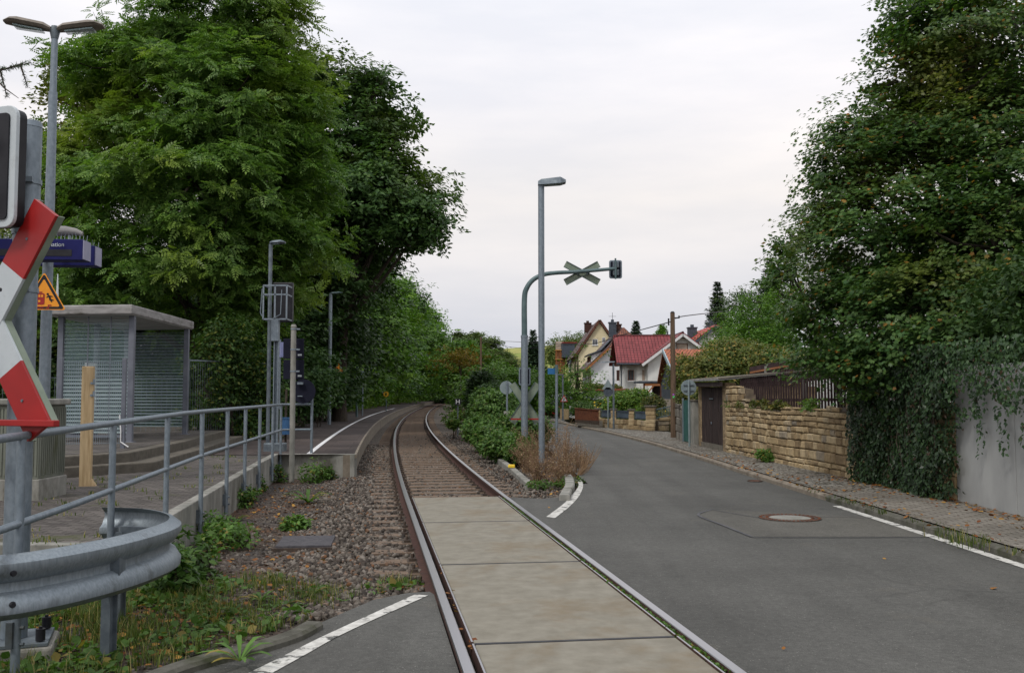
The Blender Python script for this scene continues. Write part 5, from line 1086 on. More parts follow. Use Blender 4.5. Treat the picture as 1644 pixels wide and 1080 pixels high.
# near end face of the pillar
stonewall('stone_wall', 'dark sandstone wall hidden under ivy between pillar and concrete wall', Vector((6.12,17.0,.05)), Vector((6.27,13.75,.05)), .04, 1.45, .4, M['sandstone'], seed=6, front=1)
# concrete wall with joints
root = thing('concrete_wall', 'smooth pale concrete retaining wall at the right photo edge, ivy hanging over it', 'wall', (6.35,10,.05))
for i, (ya, yb) in enumerate(((13.7,12.05),(12.04,9.9),(9.89,7.7),(7.69,5.5),(5.49,3))):
    mb = MB(); xa, xb = [float(np.interp(y_, [3,13.7], [6.12,6.27])) for y_ in (ya,yb)]; mb.slab([(xa,ya,-.1),(xb,yb+.006,-.1),(xb,yb+.006,1.95),(xa,ya,1.95)], (1,0,0), .22); mb.build('panel', M['concrete_wall'], root, world=True, bevel=.006)
# shed with plank doors
y0, y1 = 28.9, 25.4; root = thing('shed', 'low shed with a black-brown double plank door and grey felt roof in the wall', 'shed', (5.6,27,.05))
sx0, sx1 = 5.48, 5.60; zl = Z(614,28.2); 
dA, dB = Vector((5.50,28.1,.12)), Vector((5.60,25.75,.12)); zd = Z(622,26.5)
mb = MB(); mb.box((5.52+.12,28.35,(zl+.05)/2), (.3,.38,zl-.05)); mb.build('door_jamb', M['rubble'], root, world=True, bevel=.03); mb = MB(); mb.box((5.62+.12,25.55,(1.86+.05)/2), (.3,.36,1.84)); mb.build('door_jamb', M['rubble'], root, world=True, bevel=.03)
for i in range(2):
    a, b_ = dA.lerp(dB, i/2+.004), dA.lerp(dB, (i+1)/2-.004); leaf_ = None; mb = MB()
    for k in range(5): p, q = a.lerp(b_, k/5+.004), a.lerp(b_, (k+1)/5-.004); o_ = random.uniform(0,.01); mb.slab([p+Vector((o_,0,.1)), q+Vector((o_,0,.1)), Vector((q.x+o_,q.y,zd)), Vector((p.x+o_,p.y,zd))], (1,0,0), .035)
    leaf_ = mb.build('door', M['dark_wood'], root, world=True)
    mb = MB(); pos = (b_ if i == 0 else a); mb.box((pos.x-.012, pos.y+(.12 if i == 0 else -.12), 1.45), (.012,.22,.03)); mb.box((pos.x-.015,pos.y,.78),(.02,.05,.06)); h_ = mb.build('hinge', M['galv'], root, world=True)
mb = MB(); mb.slab([dA+Vector((-.02,0,-.1)), dB+Vector((-.02,0,-.1)), dB+Vector((-.02,0,.09)), dA+Vector((-.02,0,.09))], (1,0,0), .2); mb.build('threshold', M['greystone'], root, world=True)
mb = MB(); mb.box((6.9,27.1,.9), (2.2,3.2,1.75)); mb.build('walls', M['rubble'], root, world=True)
ra = [(5.28,28.9,zl+.04),(5.38,25.2,1.93),(8.3,25.2,2.22),(8.3,28.9,2.2)]
mb = MB(); mb.slab(ra, (0,0,1), .05); mb.build('roof', pm('old_felt_roof', (.16,.16,.165), (.27,.265,.26), 5, .95, 0, .6, 20, c=(.09,.085,.07), cscale=3), root, world=True)
mb = MB()
for i in range(16): f = i/15; p = Vector(ra[0]).lerp(Vector(ra[1]), f); q = Vector(ra[3]).lerp(Vector(ra[2]), f); mb.tube([p+Vector((0,0,.05)), q+Vector((0,0,.05))], .022, 6)
mb.build('roof_ribs', M['greystone'], root, world=True)
mb = MB(); mb.beam((5.36,28.9,zl-.05),(5.46,25.2,1.83),.06,.12); mb.build('fascia', M['dark_wood'], root, world=True)
# picket fence on the wall
root = thing('picket_fence', 'dark picket fence standing above the golden stone wall', 'fence', (6.4,21,1.2)); fa, fb = Vector((5.92,25.0,1.3)), Vector((6.32,17.6,1.35))
mb = MB(); N_ = 46
for i in range(N_): q = fa.lerp(fb, i/(N_-1)); t_ = Z(607,25)+ (Z(588,17.6)-Z(607,25))*i/(N_-1); tl = random.uniform(-.02,.02); mb.beam((q.x,q.y+tl,q.z-.12), (q.x,q.y,t_-random.uniform(0,.03)), .042, .012)
mb.build('pickets', M['picket'], root, world=True)
mb = MB()
for dz in (.12,.58): mb.beam(fa+Vector((.03,0,dz)), fb+Vector((.03,0,dz)), .04, .06)
mb.build('rail', M['picket'], root, world=True)
mb = MB(); ta, tb = Vector((fa.x,fa.y,Z(607,25)+.02)), Vector((fb.x,fb.y,Z(588,17.6)+.03)); mb.beam(ta, tb, .08, .02); mb.build('top_board', M['greystone'], root, world=True)
root = thing('picket_fence', 'second dark picket fence on the slope above the shed roof', 'fence', (8,27,2)); fa, fb = A(1205,598,28), A(1330,575,21); mb = MB()
for i in range(34): q = fa.lerp(fb, i/33); mb.beam(q-Vector((0,0,.45)), q+Vector((0,0,.16)), .05, .02)
mb.build('pickets', M['picket'], root, world=True); mb = MB(); mb.beam(fa, fb, .05, .05); mb.build('rail', M['wood_beam'], root, world=True)
for f in (0.25,.75): q = fa.lerp(fb, f); mb = MB(); mb.beam(q-Vector((0,0,1.6)), q+Vector((0,0,.1)), .08, .08); mb.build('post', M['concrete'], root, world=True)
# green door, concrete gate post, sandstone abutment
root = thing('garden_door', 'narrow green garden door beside the concrete gate post', 'door', (5.5,30.2,.07)); mb = MB(); mb.slab([(5.47,30.9,.1),(5.50,29.75,.1),(5.50,29.75,Z(642,29.9)),(5.47,30.9,Z(642,30.8))], (1,0,0), .04); mb.build('door', pm('green_paint', (.02,.085,.075), (.035,.12,.105), 5, .6, 0, .1), root, world=True)
mb = MB(); mb.beam((5.46,30.92,.07),(5.46,30.92,1.45),.05,.05); mb.build('frame', M['galv'], root, world=True)
root = thing('gate_post', 'square concrete gate post between green door and shed', 'post', (5.6,29.3,.07)); mb = MB(); mb.box((5.60,29.35,.70), (.32,.42,1.32)); mb.build('shaft', M['concrete'], root, world=True, bevel=.02); mb = MB(); mb.box((5.60,29.35,1.385), (.36,.46,.05)); mb.build('cap', M['greystone'], root, world=True, bevel=.01)
stonewall('stone_wall', 'leaning mossy grey block wall behind the round grey sign', Vector((5.75,34.2,.07)), Vector((5.48,31.1,.07)), .05, lambda f: Z(648,32.5)-.06*f, .5, M['greystone'], seed=12, front=1, hcourse=(.22,.3), lw=(.35,.6))
# round sign back on post
rt, b, h = post('sign', 'back of round grey sign on a post at the right footway before the shed', 'sign', 1106, 27.9, 610, .03, 'alu_back', .07); mb = MB(); plate(mb, A(1106,622,27.9)-b+Vector((0,.04,0)), *locf((0,-1,0)), disc(.225, 36), .012); mb.build('plate', M['alu_back'], rt)
mb = MB(); c1 = A(1106,622,27.9)-b; mb.box((c1.x,.02,c1.z+.08),(.3,.03,.03)); mb.box((c1.x,.02,c1.z-.08),(.3,.03,.03)); mb.build('clamp', M['galv'], rt)
# wooden utility pole and wires
def upole(label, px, y, pyt, r, z0=.05, ins=True):
    b = Vector((X(px,y), y, z0)); root = thing('utility_pole', label, 'utility pole', b, 0); h = Z(pyt,y)-z0; mb = MB(); mb.tube([(0,0,-.2),(0,0,h)], [r,r*.72], 14); mb.build('pole', M['pole_wood'], root, smooth=True)
    mb = MB(); mb.tube([(0,0,h),(0,0,h+.05)], [r*.8,r*.4], 12); mb.box((r+.05,0,h-.18),(.16,.04,.04)); mb.cyl((r+.12,0,h-.2), .025, .1, 8); mb.cyl((-r-.03,0,h-.45), .03, .25, 8); mb.build('fittings', M['black'], root); return root, b, h
rt, b, h = upole('brown wooden utility pole on the right footway before the red-roofed house', 1081, 34, 502, .11)
mb = MB(); mb.box((-.0,-.1,Z(633,34)-b.z), (.075,.015,.06)); s_ = mb.build('sticker', pm('violet_sticker', (.45,.1,.6), (.5,.12,.65), 3, .5, 0, 0), rt); mb = MB(); mb.box((0,-.1,Z(637,34)-b.z), (.075,.015,.07)); mb.build('sticker', pm('green_sticker', (.1,.6,.2), (.12,.7,.25), 3, .5, 0, 0), rt)
upole('distant wooden utility pole rising from the trees right of the track', 772, 120, 541, .16, -.2)
upole('short distant wooden pole among the trees beyond the bushes', 793, 110, 590, .13, -.2)
def wire(label, pts, r=.012):
    mb = MB(); q = catmull(pts, 6); mb.tube(q, r, 5); o = mb.build('cable', M['black']); return tag(o, label, 'cable', None)
pt = b+Vector((0,0,h-.3)); wire('overhead wire running left from the brown utility pole towards the hill', [pt, A(1000,537,46), A(935,553,60), A(850,549.5,90), A(776,546,120)], .02)
wire('overhead wire running from the brown utility pole to the right-hand conifers', [pt+Vector((.1,0,.1)), A(1100,507,38), A(1160,500,48)], .02)
wire('lower overhead wire crossing the hill in front of the far houses', [A(776,548,120), A(830,558,112), A(900,555,105), A(960,543,96)], .02)
# rust-brown panel fence
root = thing('panel_fence', 'rust-brown steel garden panel on a mossy base along the far footway', 'fence', (3.6,47.5,.07)); a, b_ = G(923,682,.08), G(961,686,.08); mb = MB(); mb.slab([a, b_, b_+Vector((0,0,.30)), a+Vector((0,0,.26))], (1,.3,0), .2); mb.build('base', M['greystone'], root, world=True)
zt_ = Z(657,47); mb = MB(); mb.slab([a+Vector((0,0,.12)), b_+Vector((0,0,.12)), Vector((b_.x,b_.y,zt_)), Vector((a.x,a.y,zt_+.05))], (.3,-1,0), .03); mb.build('panel', M['rust'], root, world=True)
mb = MB(); mb.beam(Vector((b_.x,b_.y,zt_)), Vector((a.x,a.y,zt_+.05)), .05, .05); mb.build('top_rail', M['rust'], root, world=True)
# stone garden wall with pillars
g0, g1, g2 = Vector((3.98,45.3,.07)), Vector((5.78,40.1,.07)), Vector((7.0,40.9,.07))
stonewall('garden_wall', 'low golden garden wall with square pillars before the leafy shrubs', g0, g1, .05, .50, .3, M['sandstone'], seed=21, front=1, hcourse=(.2,.24), lw=(.18,.4))
stonewall('garden_wall', 'short golden wall rising right from the corner pillar', g1, g2, .05, lambda f: .52+.22*f, .3, M['sandstone'], seed=22, front=1, hcourse=(.18,.24), lw=(.3,.5))
labs = ['first', 'second', 'third', 'fourth']
for i, f in enumerate((0.02,.33,.66,.985)):
    p = g0.lerp(g1, f); hh_ = .82 if i < 3 else .90; w_ = .22 if i < 3 else .38
    root = thing('wall_pillar', ['slim golden pillar at the rust panel end of the garden wall', 'second slim golden pillar of the garden wall counted from the rust panel', 'third slim golden pillar of the garden wall, next to the corner pillar', 'broad golden corner pillar of the garden wall'][i], 'pillar', p, 0, 'pillars of the golden garden wall')
    mb = MB(); z = 0
    while z < hh_: mb.box((random.uniform(-.01,.01),0,z+.08), (w_,w_,.155), -.3+random.uniform(-.03,.03)); z += .165
    mb.build('masonry', M['sandstone'], root, bevel=.02); mb = MB(); mb.box((0,0,z+.03), (w_+.08,w_+.08,.06), -.3); mb.build('cap', M['greystone'], root, bevel=.01)
for i in range(3):
    p, q = g0.lerp(g1, (.02,.33,.66)[i]+.05), g0.lerp(g1, (.33,.66,.985)[i]-.05); root = thing('fence_panel', ['blue-grey metal fence panel nearest the rust panel', 'blue-grey metal fence panel in the middle of the garden wall', 'blue-grey metal fence panel beside the broad corner pillar'][i], 'fence panel', (p+q)/2+Vector((0,0,.5)), 0, 'blue-grey panels on the garden wall')
    mb = MB(); 
    for z in (.48,.78): mb.beam(p+Vector((0,0,z)), q+Vector((0,0,z)), .03, .04)
    for k in range(15): a = p.lerp(q, k/14); mb.beam(a+Vector((0,0,.48)), a+Vector((0,0,.78)), .016, .016)
    mb.build('bars', M['slate'], root, world=True); mb = MB(); mb.slab([p+Vector((.05,0,.5)), q+Vector((.05,0,.5)), q+Vector((.05,0,.76)), p+Vector((.05,0,.76))], (1,0,0), .01); mb.build('sheet', pm('blue_grey_sheet', (.12,.17,.22), (.16,.22,.28), 3, .5), root, world=True)
root = thing('fence_panel', 'dark green bar railing rising right from the corner pillar', 'fence panel', g1.lerp(g2,.5)+Vector((0,0,.5))); mb = MB(); p, q = g1.lerp(g2,.18), g1.lerp(g2,1)
for z in (.0,.36): mb.beam(p+Vector((0,0,.52+z)), q+Vector((0,0,.72+z)), .03, .04)
for k in range(14): a = p.lerp(q, k/13); z = .52+.2*k/13; mb.beam(a+Vector((0,0,z)), a+Vector((0,0,z+.36)), .018, .018)
mb.build('bars', M['green_grey'], root, world=True)
# lamps and signs along the far footway
rt, b, h = post('street_lamp', 'modern flat-headed street lamp before the garden wall', 'street lamp', 985, 42.5, 583, .045, 'galv_dark', .07); mb = MB(); mb.add([(-.62,-.07,h+.02),(-.62,.07,h+.02),(.05,.11,h+.04),(.05,-.11,h+.04),(-.5,-.05,h+.07),(-.5,.05,h+.07),(.05,.06,h+.09),(.05,-.06,h+.09)], [(0,1,2,3),(7,6,5,4),(0,4,5,1),(1,5,6,2),(2,6,7,3),(3,7,4,0)]); mb.build('lamp_head', M['galv_dark'], rt)
rt, b, h = post('sign', 'back of triangular sign above a dark octagon, before the garden wall', 'sign', 976, 44, 609, .028, 'alu_back', .07); c1 = A(976,617.5,44)-b; mb = MB(); plate(mb, c1+Vector((0,-.03,-.05)), *locf((0,-1,0)), tri(.54), .01); mb.build('plate', M['alu_back'], rt, label='grey triangle back'); c1 = A(976,629,44)-b; mb = MB(); plate(mb, c1+Vector((0,-.03,0)), *locf((0,-1,0)), [(x,z) for x,z in [( .22*cos(R(22.5+45*i)), .22*sin(R(22.5+45*i))) for i in range(8)]], .01); mb.build('plate', M['slate'], rt, label='dark octagon back')
rt, b, h = post('street_lamp', 'far thin street lamp behind the red-rimmed triangle sign', 'street lamp', 903.5, 56, 602, .05, 'galv_dark', .07); mb = MB(); mb.box((-.16,0,h+.02), (.42,.16,.06)); mb.build('lamp_head', M['galv_dark'], rt, bevel=.015)
c0 = A(905.5, 641, 55.7); root = thing('warning_sign', 'red-rimmed white triangle sign on the far thin lamp', 'warning sign', c0); mb = MB(); plate(mb, c0, *locf((0,-1,0)), tri(.46), .01); mb.build('rim', M['red'], root, world=True); mb = MB(); plate(mb, c0+Vector((0,-.012,0)), *locf((0,-1,0)), tri(.30), .005); mb.build('face', M['white_sign'], root, world=True); mb = MB(); plate(mb, c0+Vector((0,-.018,0)), *locf((0,-1,0)), [(-.07,-.06),(-.02,-.06),(.0,-.01),(.05,-.04),(.07,-.03),(.02,.04),(.03,.1),(-.02,.1),(-.03,.03)], .003); mb.build('pictogram', M['black'], root, world=True)
# ================================================================== HOUSES
def uvroof(o, n_, along):
    """tile uv: along the eave / up the slope, metres"""
    me = o.data; uv = me.uv_layers.new(name='uv'); a = Vector(along).normalized(); 
    for p in me.polygons:
        nn = p.normal; up = nn.cross(a); up = up.normalized() if up.length > .1 else Vector((0,0,1))
        al_ = up.cross(nn)
        for li in p.loop_indices:
            c = me.vertices[me.loops[li].vertex_index].co; uv.data[li].uv = (c.dot(al_), c.dot(up))
def roofplane(root, P, mat, along, t=.12, name='roof', label=None):
    P = [Vector(p) for p in P]; n_ = (P[1]-P[0]).cross(P[-1]-P[0]).normalized(); n_ = n_ if n_.z > 0 else -n_
    mb = MB(); mb.slab(P, n_, t); o = mb.build(name, M[mat], root, world=True, label=label); uvroof(o, n_, along); return o
def window(root, c, w_, h_, nn, frame='wtrim', pane='glass', cross=True, depth=.08, sill=True):
    u2, n2 = locf(nn); c = Vector(c); mb = MB(); t = .06*max(1, w_/1.0)
    for (x, z, a, b) in ((0, h_/2-t/2, w_, t), (0, -h_/2+t/2, w_, t), (-w_/2+t/2, 0, t, h_-2*t), (w_/2-t/2, 0, t, h_-2*t))+(((0,0,t*.7,h_-2*t),) if cross else ()):
        plate(mb, c+n2*.045+u2*x+Vector((0,0,z)), u2, n2, [(-a/2,-b/2),(a/2,-b/2),(a/2,b/2),(-a/2,b/2)], .06)
    f = mb.build('window', M[frame], root, world=True)
    mb = MB(); a, b = w_-2*t+.01, h_-2*t+.01; plate(mb, c+n2*.02, u2, n2, [(-a/2,-b/2),(a/2,-b/2),(a/2,b/2),(-a/2,b/2)], .03); p = mb.build('pane', M[pane], f); 
    p.data.transform(Matrix.Translation(-Vector(root.location)))
    if sill: mb = MB(); plate(mb, c+n2*.09+Vector((0,0,-h_/2-.04)), u2, n2, [(-w_/2-.06,-.03),(w_/2+.06,-.03),(w_/2+.06,.03),(-w_/2-.06,.03)], .10); s = mb.build('sill', M['wtrim'], f); s.data.transform(Matrix.Translation(-Vector(root.location)))
    return f
def chimney(root, c, w_, h_, mat='tile_dark', cap=True):
    mb = MB(); mb.box((c[0], c[1], c[2]+h_/2), (w_, w_, h_)); mb.box((c[0], c[1], c[2]+h_+.05), (w_+.14, w_+.14, .12)); mb.cyl((c[0],c[1],c[2]+h_+.1), w_*.22, .3, 8); return mb.build('chimney', M[mat], root, world=True)
FACE = (0,-1,0)
# --- white house with red tiled roof and cross gable
Y0 = 85.0; zb = .2
ze, zr = Z(584,Y0), Z(541,88.2); xa, xm, xb = X(990,Y0), X(1034,84), X(1131,84)
root = thing('house', 'white house with dark red tiled roof and a gable with a closed shutter', 'house', ((xa+xb)/2, 88, zb))
xg = (X(1034,83.6)+X(1160,83.6))/2; xg = X(1097,83.6); hw = xg-xm
# main wing: x xa..xg , y 85..91.4 ridge y 88.2
mb = MB(); mb.prism([(xa+1.9,Y0+.3),(xa+.95,Y0+1.6),(xa+.95,91.2),(xm+.6,91.2),(xm+.6,Y0+.3)], zb, ze+.02)
mb.build('wall', M['cream'], root, world=True)
mb = MB(); mb.add([(xa+.55,Y0+.2,ze-.05),(xa+.55,91.3,ze-.05),(xa+.35,88.2,zr-.12),(xa+.75,Y0+.2,ze-.05),(xa+.75,91.3,ze-.05),(xa+.55,88.2,zr-.12)], [(0,1,2),(5,4,3),(0,3,4,1),(1,4,5,2),(2,5,3,0)]); mb.build('gable_cladding', M['btrim'], root, world=True)
# cross gable walls
zg = zr-.06; gy = 83.6; slope_z = lambda x: zg-(abs(x-xg)/hw)*(zg-ze)
mb = MB(); x0, x1 = xm+.35, xg+hw-.35; 
prof_g = [(x0,zb),(x1,zb),(x1,slope_z(x1)),(xg,zg),(x0,slope_z(x0))]; mb.slab([(x,gy+.35,z) for x,z in prof_g], (0,1,0), 9.5); mb.build('wall', M['cream'], root, world=True)
# roof planes: main front plane with tile rows, valley cut along the cross gable
xv = X(1030,Y0-.15); xr2 = X(1076,88.2)
roofplane(root, [(xa,Y0-.2,ze),(xv+.15,Y0-.2,ze),(xr2+1.0,88.2,zr),(xa-.25+.3,88.2,zr)], 'tile_red', (1,0,0), label='long front slope of red tiles')
roofplane(root, [(xa,91.6,ze),(xa+.05,88.2,zr),(xg,88.2,zr),(xg,91.6,ze)], 'tile_red', (1,0,0))
roofplane(root, [(xm-.2,gy-.15,ze-.06),(xg,gy-.15,zg+.08),(xg,92,zg+.08),(xm-.2,92,ze-.06)], 'tile_red', (0,1,0))
roofplane(root, [(xg,gy-.15,zg+.08),(xg+hw+.2,gy-.15,ze-.06),(xg+hw+.2,92,ze-.06),(xg,92,zg+.08)], 'tile_red', (0,1,0))
mb = MB(); 
for s in (-1,1): mb.beam((xg,gy-.2,zg-.02),(xg+s*(hw+.22),gy-.2,ze-.17),.05,.22)
mb.build('bargeboard', M['wtrim'], root, world=True)
mb = MB(); mb.tube([(xa,Y0-.3,ze-.02),(xm-.1,Y0-.3,ze-.02)], .08, 8); mb.tube([(X(998,Y0),Y0+.1,ze-.05),(X(998,Y0),Y0+.15,zb)], .05, 8); mb.build('gutter', M['slate'], root, world=True)
mb = MB(); mb.tube([(xa+.1,88.2,zr+.15),(xr2,88.2,zr+.15)], .09, 8); mb.tube([(xg,gy-.2,zg+.2),(xg,92,zg+.2)], .09, 8); mb.build('ridge_tiles', M['tile_red'], root, world=True)
k = Y0/FPX
window(root, (X(1013,Y0+.3),Y0+.28,Z(602,Y0)), 8*k+.1, 17*k, FACE, 'btrim'); window(root, (X(1033,Y0+.3)-.0,Y0+.28,Z(602,Y0)), 4*k, 17*k, FACE, 'shutter', 'shutter', False)
window(root, (X(992.5,Y0+1.0),Y0+.96,Z(602,Y0)), 4*k+.1, 17*k, (-.8,-.58,0), 'btrim', 'glass', True)
w_ = window(root, (X(1096,gy+.3),gy+.34,Z(557,gy)), 18*k, 13*k, FACE, 'btrim', 'shutter', False); mb = MB(); mb.box((X(1096,gy),gy+.32,Z(528+13,gy)-.0), (.5,.05,.12)); mb.build('vent', M['btrim'], root, world=True)
chimney(root, (X(1074,89),89.4,zr-.3), .3, .5, 'slate')
# --- carport in front of it
root = thing('carport', 'flat-roofed carport with orange-brown beams beside the red-roofed house', 'carport', (X(1048,62),62,.3)); y = 62; x0, x1 = X(1026,y), X(1073,y); zt_ = Z(613,y)
mb = MB(); mb.box(((x0+x1)/2,y+1.2,zt_), (x1-x0,3.0,.12)); mb.build('roof', M['slate'], root, world=True); mb = MB(); mb.box(((x0+x1)/2+.15,y-.2,zt_-.17), (x1-x0-.3,.1,.16)); mb.beam((x0+.35,y-.2,zt_-.9),(x0+.95,y-.2,zt_-.2),.08,.08); mb.build('beam', M['wood_beam'], root, world=True)
for x in (x0+.3, x1-.5): mb = MB(); mb.beam((x,y-.2,.2),(x,y-.2,zt_-.1),.1,.1); mb.build('post', M['btrim'], root, world=True)
mb = MB(); mb.box(((x0+x1)/2+.6,y+2.5,(zt_+.2)/2), (x1-x0-1.2,.1,zt_-.3)); mb.build('back_wall', M['dark_wood'], root, world=True); mb = MB()
for i in range(4): mb.beam((x0+1.0+i*.2,y+.2,.3),(x0+.8+i*.16,y+.6,1.5),.06,.04)
mb.build('leaning_boards', M['pole_wood'], root, world=True)
# --- slate sided barn with orange tiled roof
Yb = 47.0; zb_ = .2; x0 = X(1068,Yb); root = thing('barn', 'small barn with orange tiled roof, slate gable and beige lower wall behind the utility pole', 'barn', (X(1090,48),48,.2))
zr_, ze_ = Z(564,Yb+2), Z(612,Yb-1); xL, xR = X(1080,Yb), X(1080,Yb)+5
roofplane(root, [(xL-.05,Yb-1.5,ze_),(xR,Yb-1.5,ze_),(xR,Yb+1.6,zr_),(xL-.2,Yb+1.6,zr_)], 'tile_orange', (1,0,0), .1, label='orange plain-tile slope')
roofplane(root, [(xL-.2,Yb+1.6,zr_),(xR,Yb+1.6,zr_),(xR,Yb+4.6,ze_),(xL-.05,Yb+4.6,ze_)], 'tile_orange', (1,0,0), .1)
mb = MB(); mb.beam((xL-.1,Yb-1.55,ze_+.02),(xL-.22,Yb+1.6,zr_+.03),.06,.2); mb.build('bargeboard', pm('blue_grey_board', (.26,.34,.38), (.36,.44,.48), 3, .6, 0, .1), root, world=True)
mb = MB(); mb.add([(xL+.1,Yb-1.2,zb_+.0),(xL+.1,Yb+4.2,zb_+.0),(xL+.1,Yb+4.2,ze_),(xL+.1,Yb+1.6,zr_-.1),(xL+.1,Yb-1.2,ze_+.1)], [(0,1,2,3,4)]); mb.box(((xL+xR)/2+.25,Yb+1.5,(ze_+1.05)/2+.35), (xR-xL,5.2,ze_-.9)); mb.build('slate_wall', M['slate'], root, world=True)
zs = Z(641,Yb-1); mb = MB(); mb.box(((xL+xR)/2+.1,Yb+1.4,(zs+zb_)/2-.1), (xR-xL+.12,5.5,zs-zb_+.2)); mb.build('lower_wall', M['beige_wall'], root, world=True)
# --- white house with brown steep roof, dormer and half hip
Y1 = 100.0; kx = Y1/FPX; root = thing('house', 'white house with steep brown tiled roof, solar panels and a dormer beside the red roof', 'house', (X(985,Y1),104,.2))
xe, ze1 = X(940,Y1), Z(594,Y1); xh, zh = X(978,Y1), Z(559,Y1); xap, zap = X(1001,103.0), Z(527,103.0); xh2 = 2*xap-xh; xe2 = 2*xap-xe
mb = MB(); x_ = xe+.55; zz = ze1+.55*(zh-ze1)/(xh-xe); pw = [(x_,.2),(xe2-.55,.2),(xe2-.55,zz),(xh2,zh-.05),(xh,zh-.05),(x_,zz-.08)]; mb.slab([(x,Y1+.4,z) for x,z in pw], (0,1,0), 11.0); mb.build('wall', M['white_wall'], root, world=True)
yr = 103.0
roofplane(root, [(xe,Y1-.1,ze1),(xh,Y1-.1,zh),(xap,yr,zap),(xap,112,zap),(xe,112,ze1)], 'tile_dark', (0,1,0), .15, label='steep brown slope facing the street')
roofplane(root, [(xe2,Y1-.1,ze1),(xe2,112,ze1),(xap,112,zap),(xap,yr,zap),(xh2,Y1-.1,zh)], 'tile_brown', (0,1,0), .15)
roofplane(root, [(xh,Y1-.12,zh),(xh2,Y1-.12,zh),(xap,yr,zap)], 'tile_brown', (1,0,0), .15, label='half hip of orange-brown tiles')
mb = MB(); mb.beam((xe,Y1-.16,ze1-.02),(xh,Y1-.16,zh-.02),.06,.22); mb.build('verge_board', M['wood_beam'], root, world=True)
mb = MB(); mb.tube([(xe-.05,Y1-.1,ze1-.05),(xe-.05,112,ze1-.05)], .09, 8); mb.tube([(x_,Y1+.33,ze1),(x_,Y1+.33,.2)], .06, 8); mb.build('gutter', M['btrim'], root, world=True)
# dormer on the left slope
sl = (zap-ze1)/(xap-xe); dy0, dy1 = 102.2, 107.5; dx = xe+.8; dzt = Z(571,104); dxr = xe+(dzt+.5-ze1)/sl
mb = MB(); mb.add([(dx,dy0,ze1+.8*sl),(dx,dy1,ze1+.8*sl),(dx,dy1,dzt),(dx,dy0,dzt),(dxr,dy0,dzt),(dxr,dy1,dzt),(dxr,dy0,dzt+.45),(dxr,dy1,dzt+.45)], [(0,1,2,3),(0,3,4),(1,5,2),(3,2,7,6),(3,6,4)]); 
d_ = mb.build('dormer', M['white_wall'], root, world=True)
roofplane(root, [(dx-.3,dy0-.25,dzt-.05),(dx-.3,dy1+.2,dzt-.05),(dxr+1.6,dy1+.2,dzt+1.1),(dxr+1.6,dy0-.25,dzt+1.1)], 'slate', (0,1,0), .14, 'dormer_roof') 
for yy_ in (103.3,104.9,106.5): window(root, (dx-.02,yy_,(dzt+ze1+.8*sl)/2), .9, (dzt-ze1-.8*sl)*.8, (-1,0,0), 'btrim')
mb = MB(); s0, s1 = .30, .72
P = [Vector((xe+(xap-xe)*f, y_, ze1+(zap-ze1)*f+.22)) for f, y_ in ((.42,101.6),(.72,102.0),(.72,105.6),(.42,105.6))]; mb.slab(P, (-1,0,1), .05); mb.build('solar_panel', M['slate'], root, world=True)
for yy_ in (102,106): window(root, (x_-.02,yy_,Z(608,yy_)), .9, 1.4, (-1,0,0), 'shutter')
window(root, (X(958,Y1),Y1+.38,Z(622,Y1)),.8,.9,FACE)
chimney(root, (X(984,104),104,Z(541,104)), .75, 1.5, 'slate'); mb = MB(); mb.beam((X(984,104),104,Z(530,104)+.6),(X(984,104),104,Z(530,104)+1.9),.04,.04); mb.beam((X(984,104)-.4,104,Z(530,104)+1.5),(X(984,104)+.4,104,Z(530,104)+1.5),.03,.03); mb.build('antenna', M['black'], root, world=True)
chimney(root, (X(993,105),105,Z(533,105)), .65, .75, 'tile_brown')
# --- tall pale yellow gable house
Y2 = 125.0; root = thing('house', 'tall pale yellow gable house with steep brown roof behind the white houses', 'house', (X(955,Y2),132,.2))
xap, zap = X(963.5,Y2), Z(515,Y2); xe, ze1 = X(924,Y2), Z(572,Y2); xe2 = 2*xap-xe; pw = [(xe+.4,.2),(xe2-.4,.2),(xe2-.4,ze1+.2),(xap,zap-.2),(xe+.4,ze1+.2)]
mb = MB(); mb.slab([(x,Y2+.3,z) for x,z in pw], (0,1,0), 15.0); mb.build('wall', M['yellow_wall'], root, world=True)
roofplane(root, [(xe-.1,Y2,ze1-.15),(xap,Y2,zap),(xap,142,zap),(xe-.1,142,ze1-.15)], 'tile_dark', (0,1,0), .2); roofplane(root, [(xap,Y2,zap),(xe2+.1,Y2,ze1-.15),(xe2+.1,142,ze1-.15),(xap,142,zap)], 'tile_dark', (0,1,0), .2)
mb = MB(); 
for s in (xe-.1, xe2+.1): mb.beam((xap,Y2-.06,zap+.1),(s,Y2-.06,ze1-.05),.06,.3)
mb.build('verge_board', M['btrim'], root, world=True); kk2 = Y2/FPX
for (px, py) in ((956,549),(970,546)): window(root, (X(px,Y2),Y2+.28,Z(py,Y2)), 8.5*kk2*(1 if px<960 else .6), 9.5*kk2, FACE)
for (px, yy_) in ((948,138),(944,134)): chimney(root, (X(px,yy_),yy_,zap-.9), .9, 1.2, 'tile_brown')
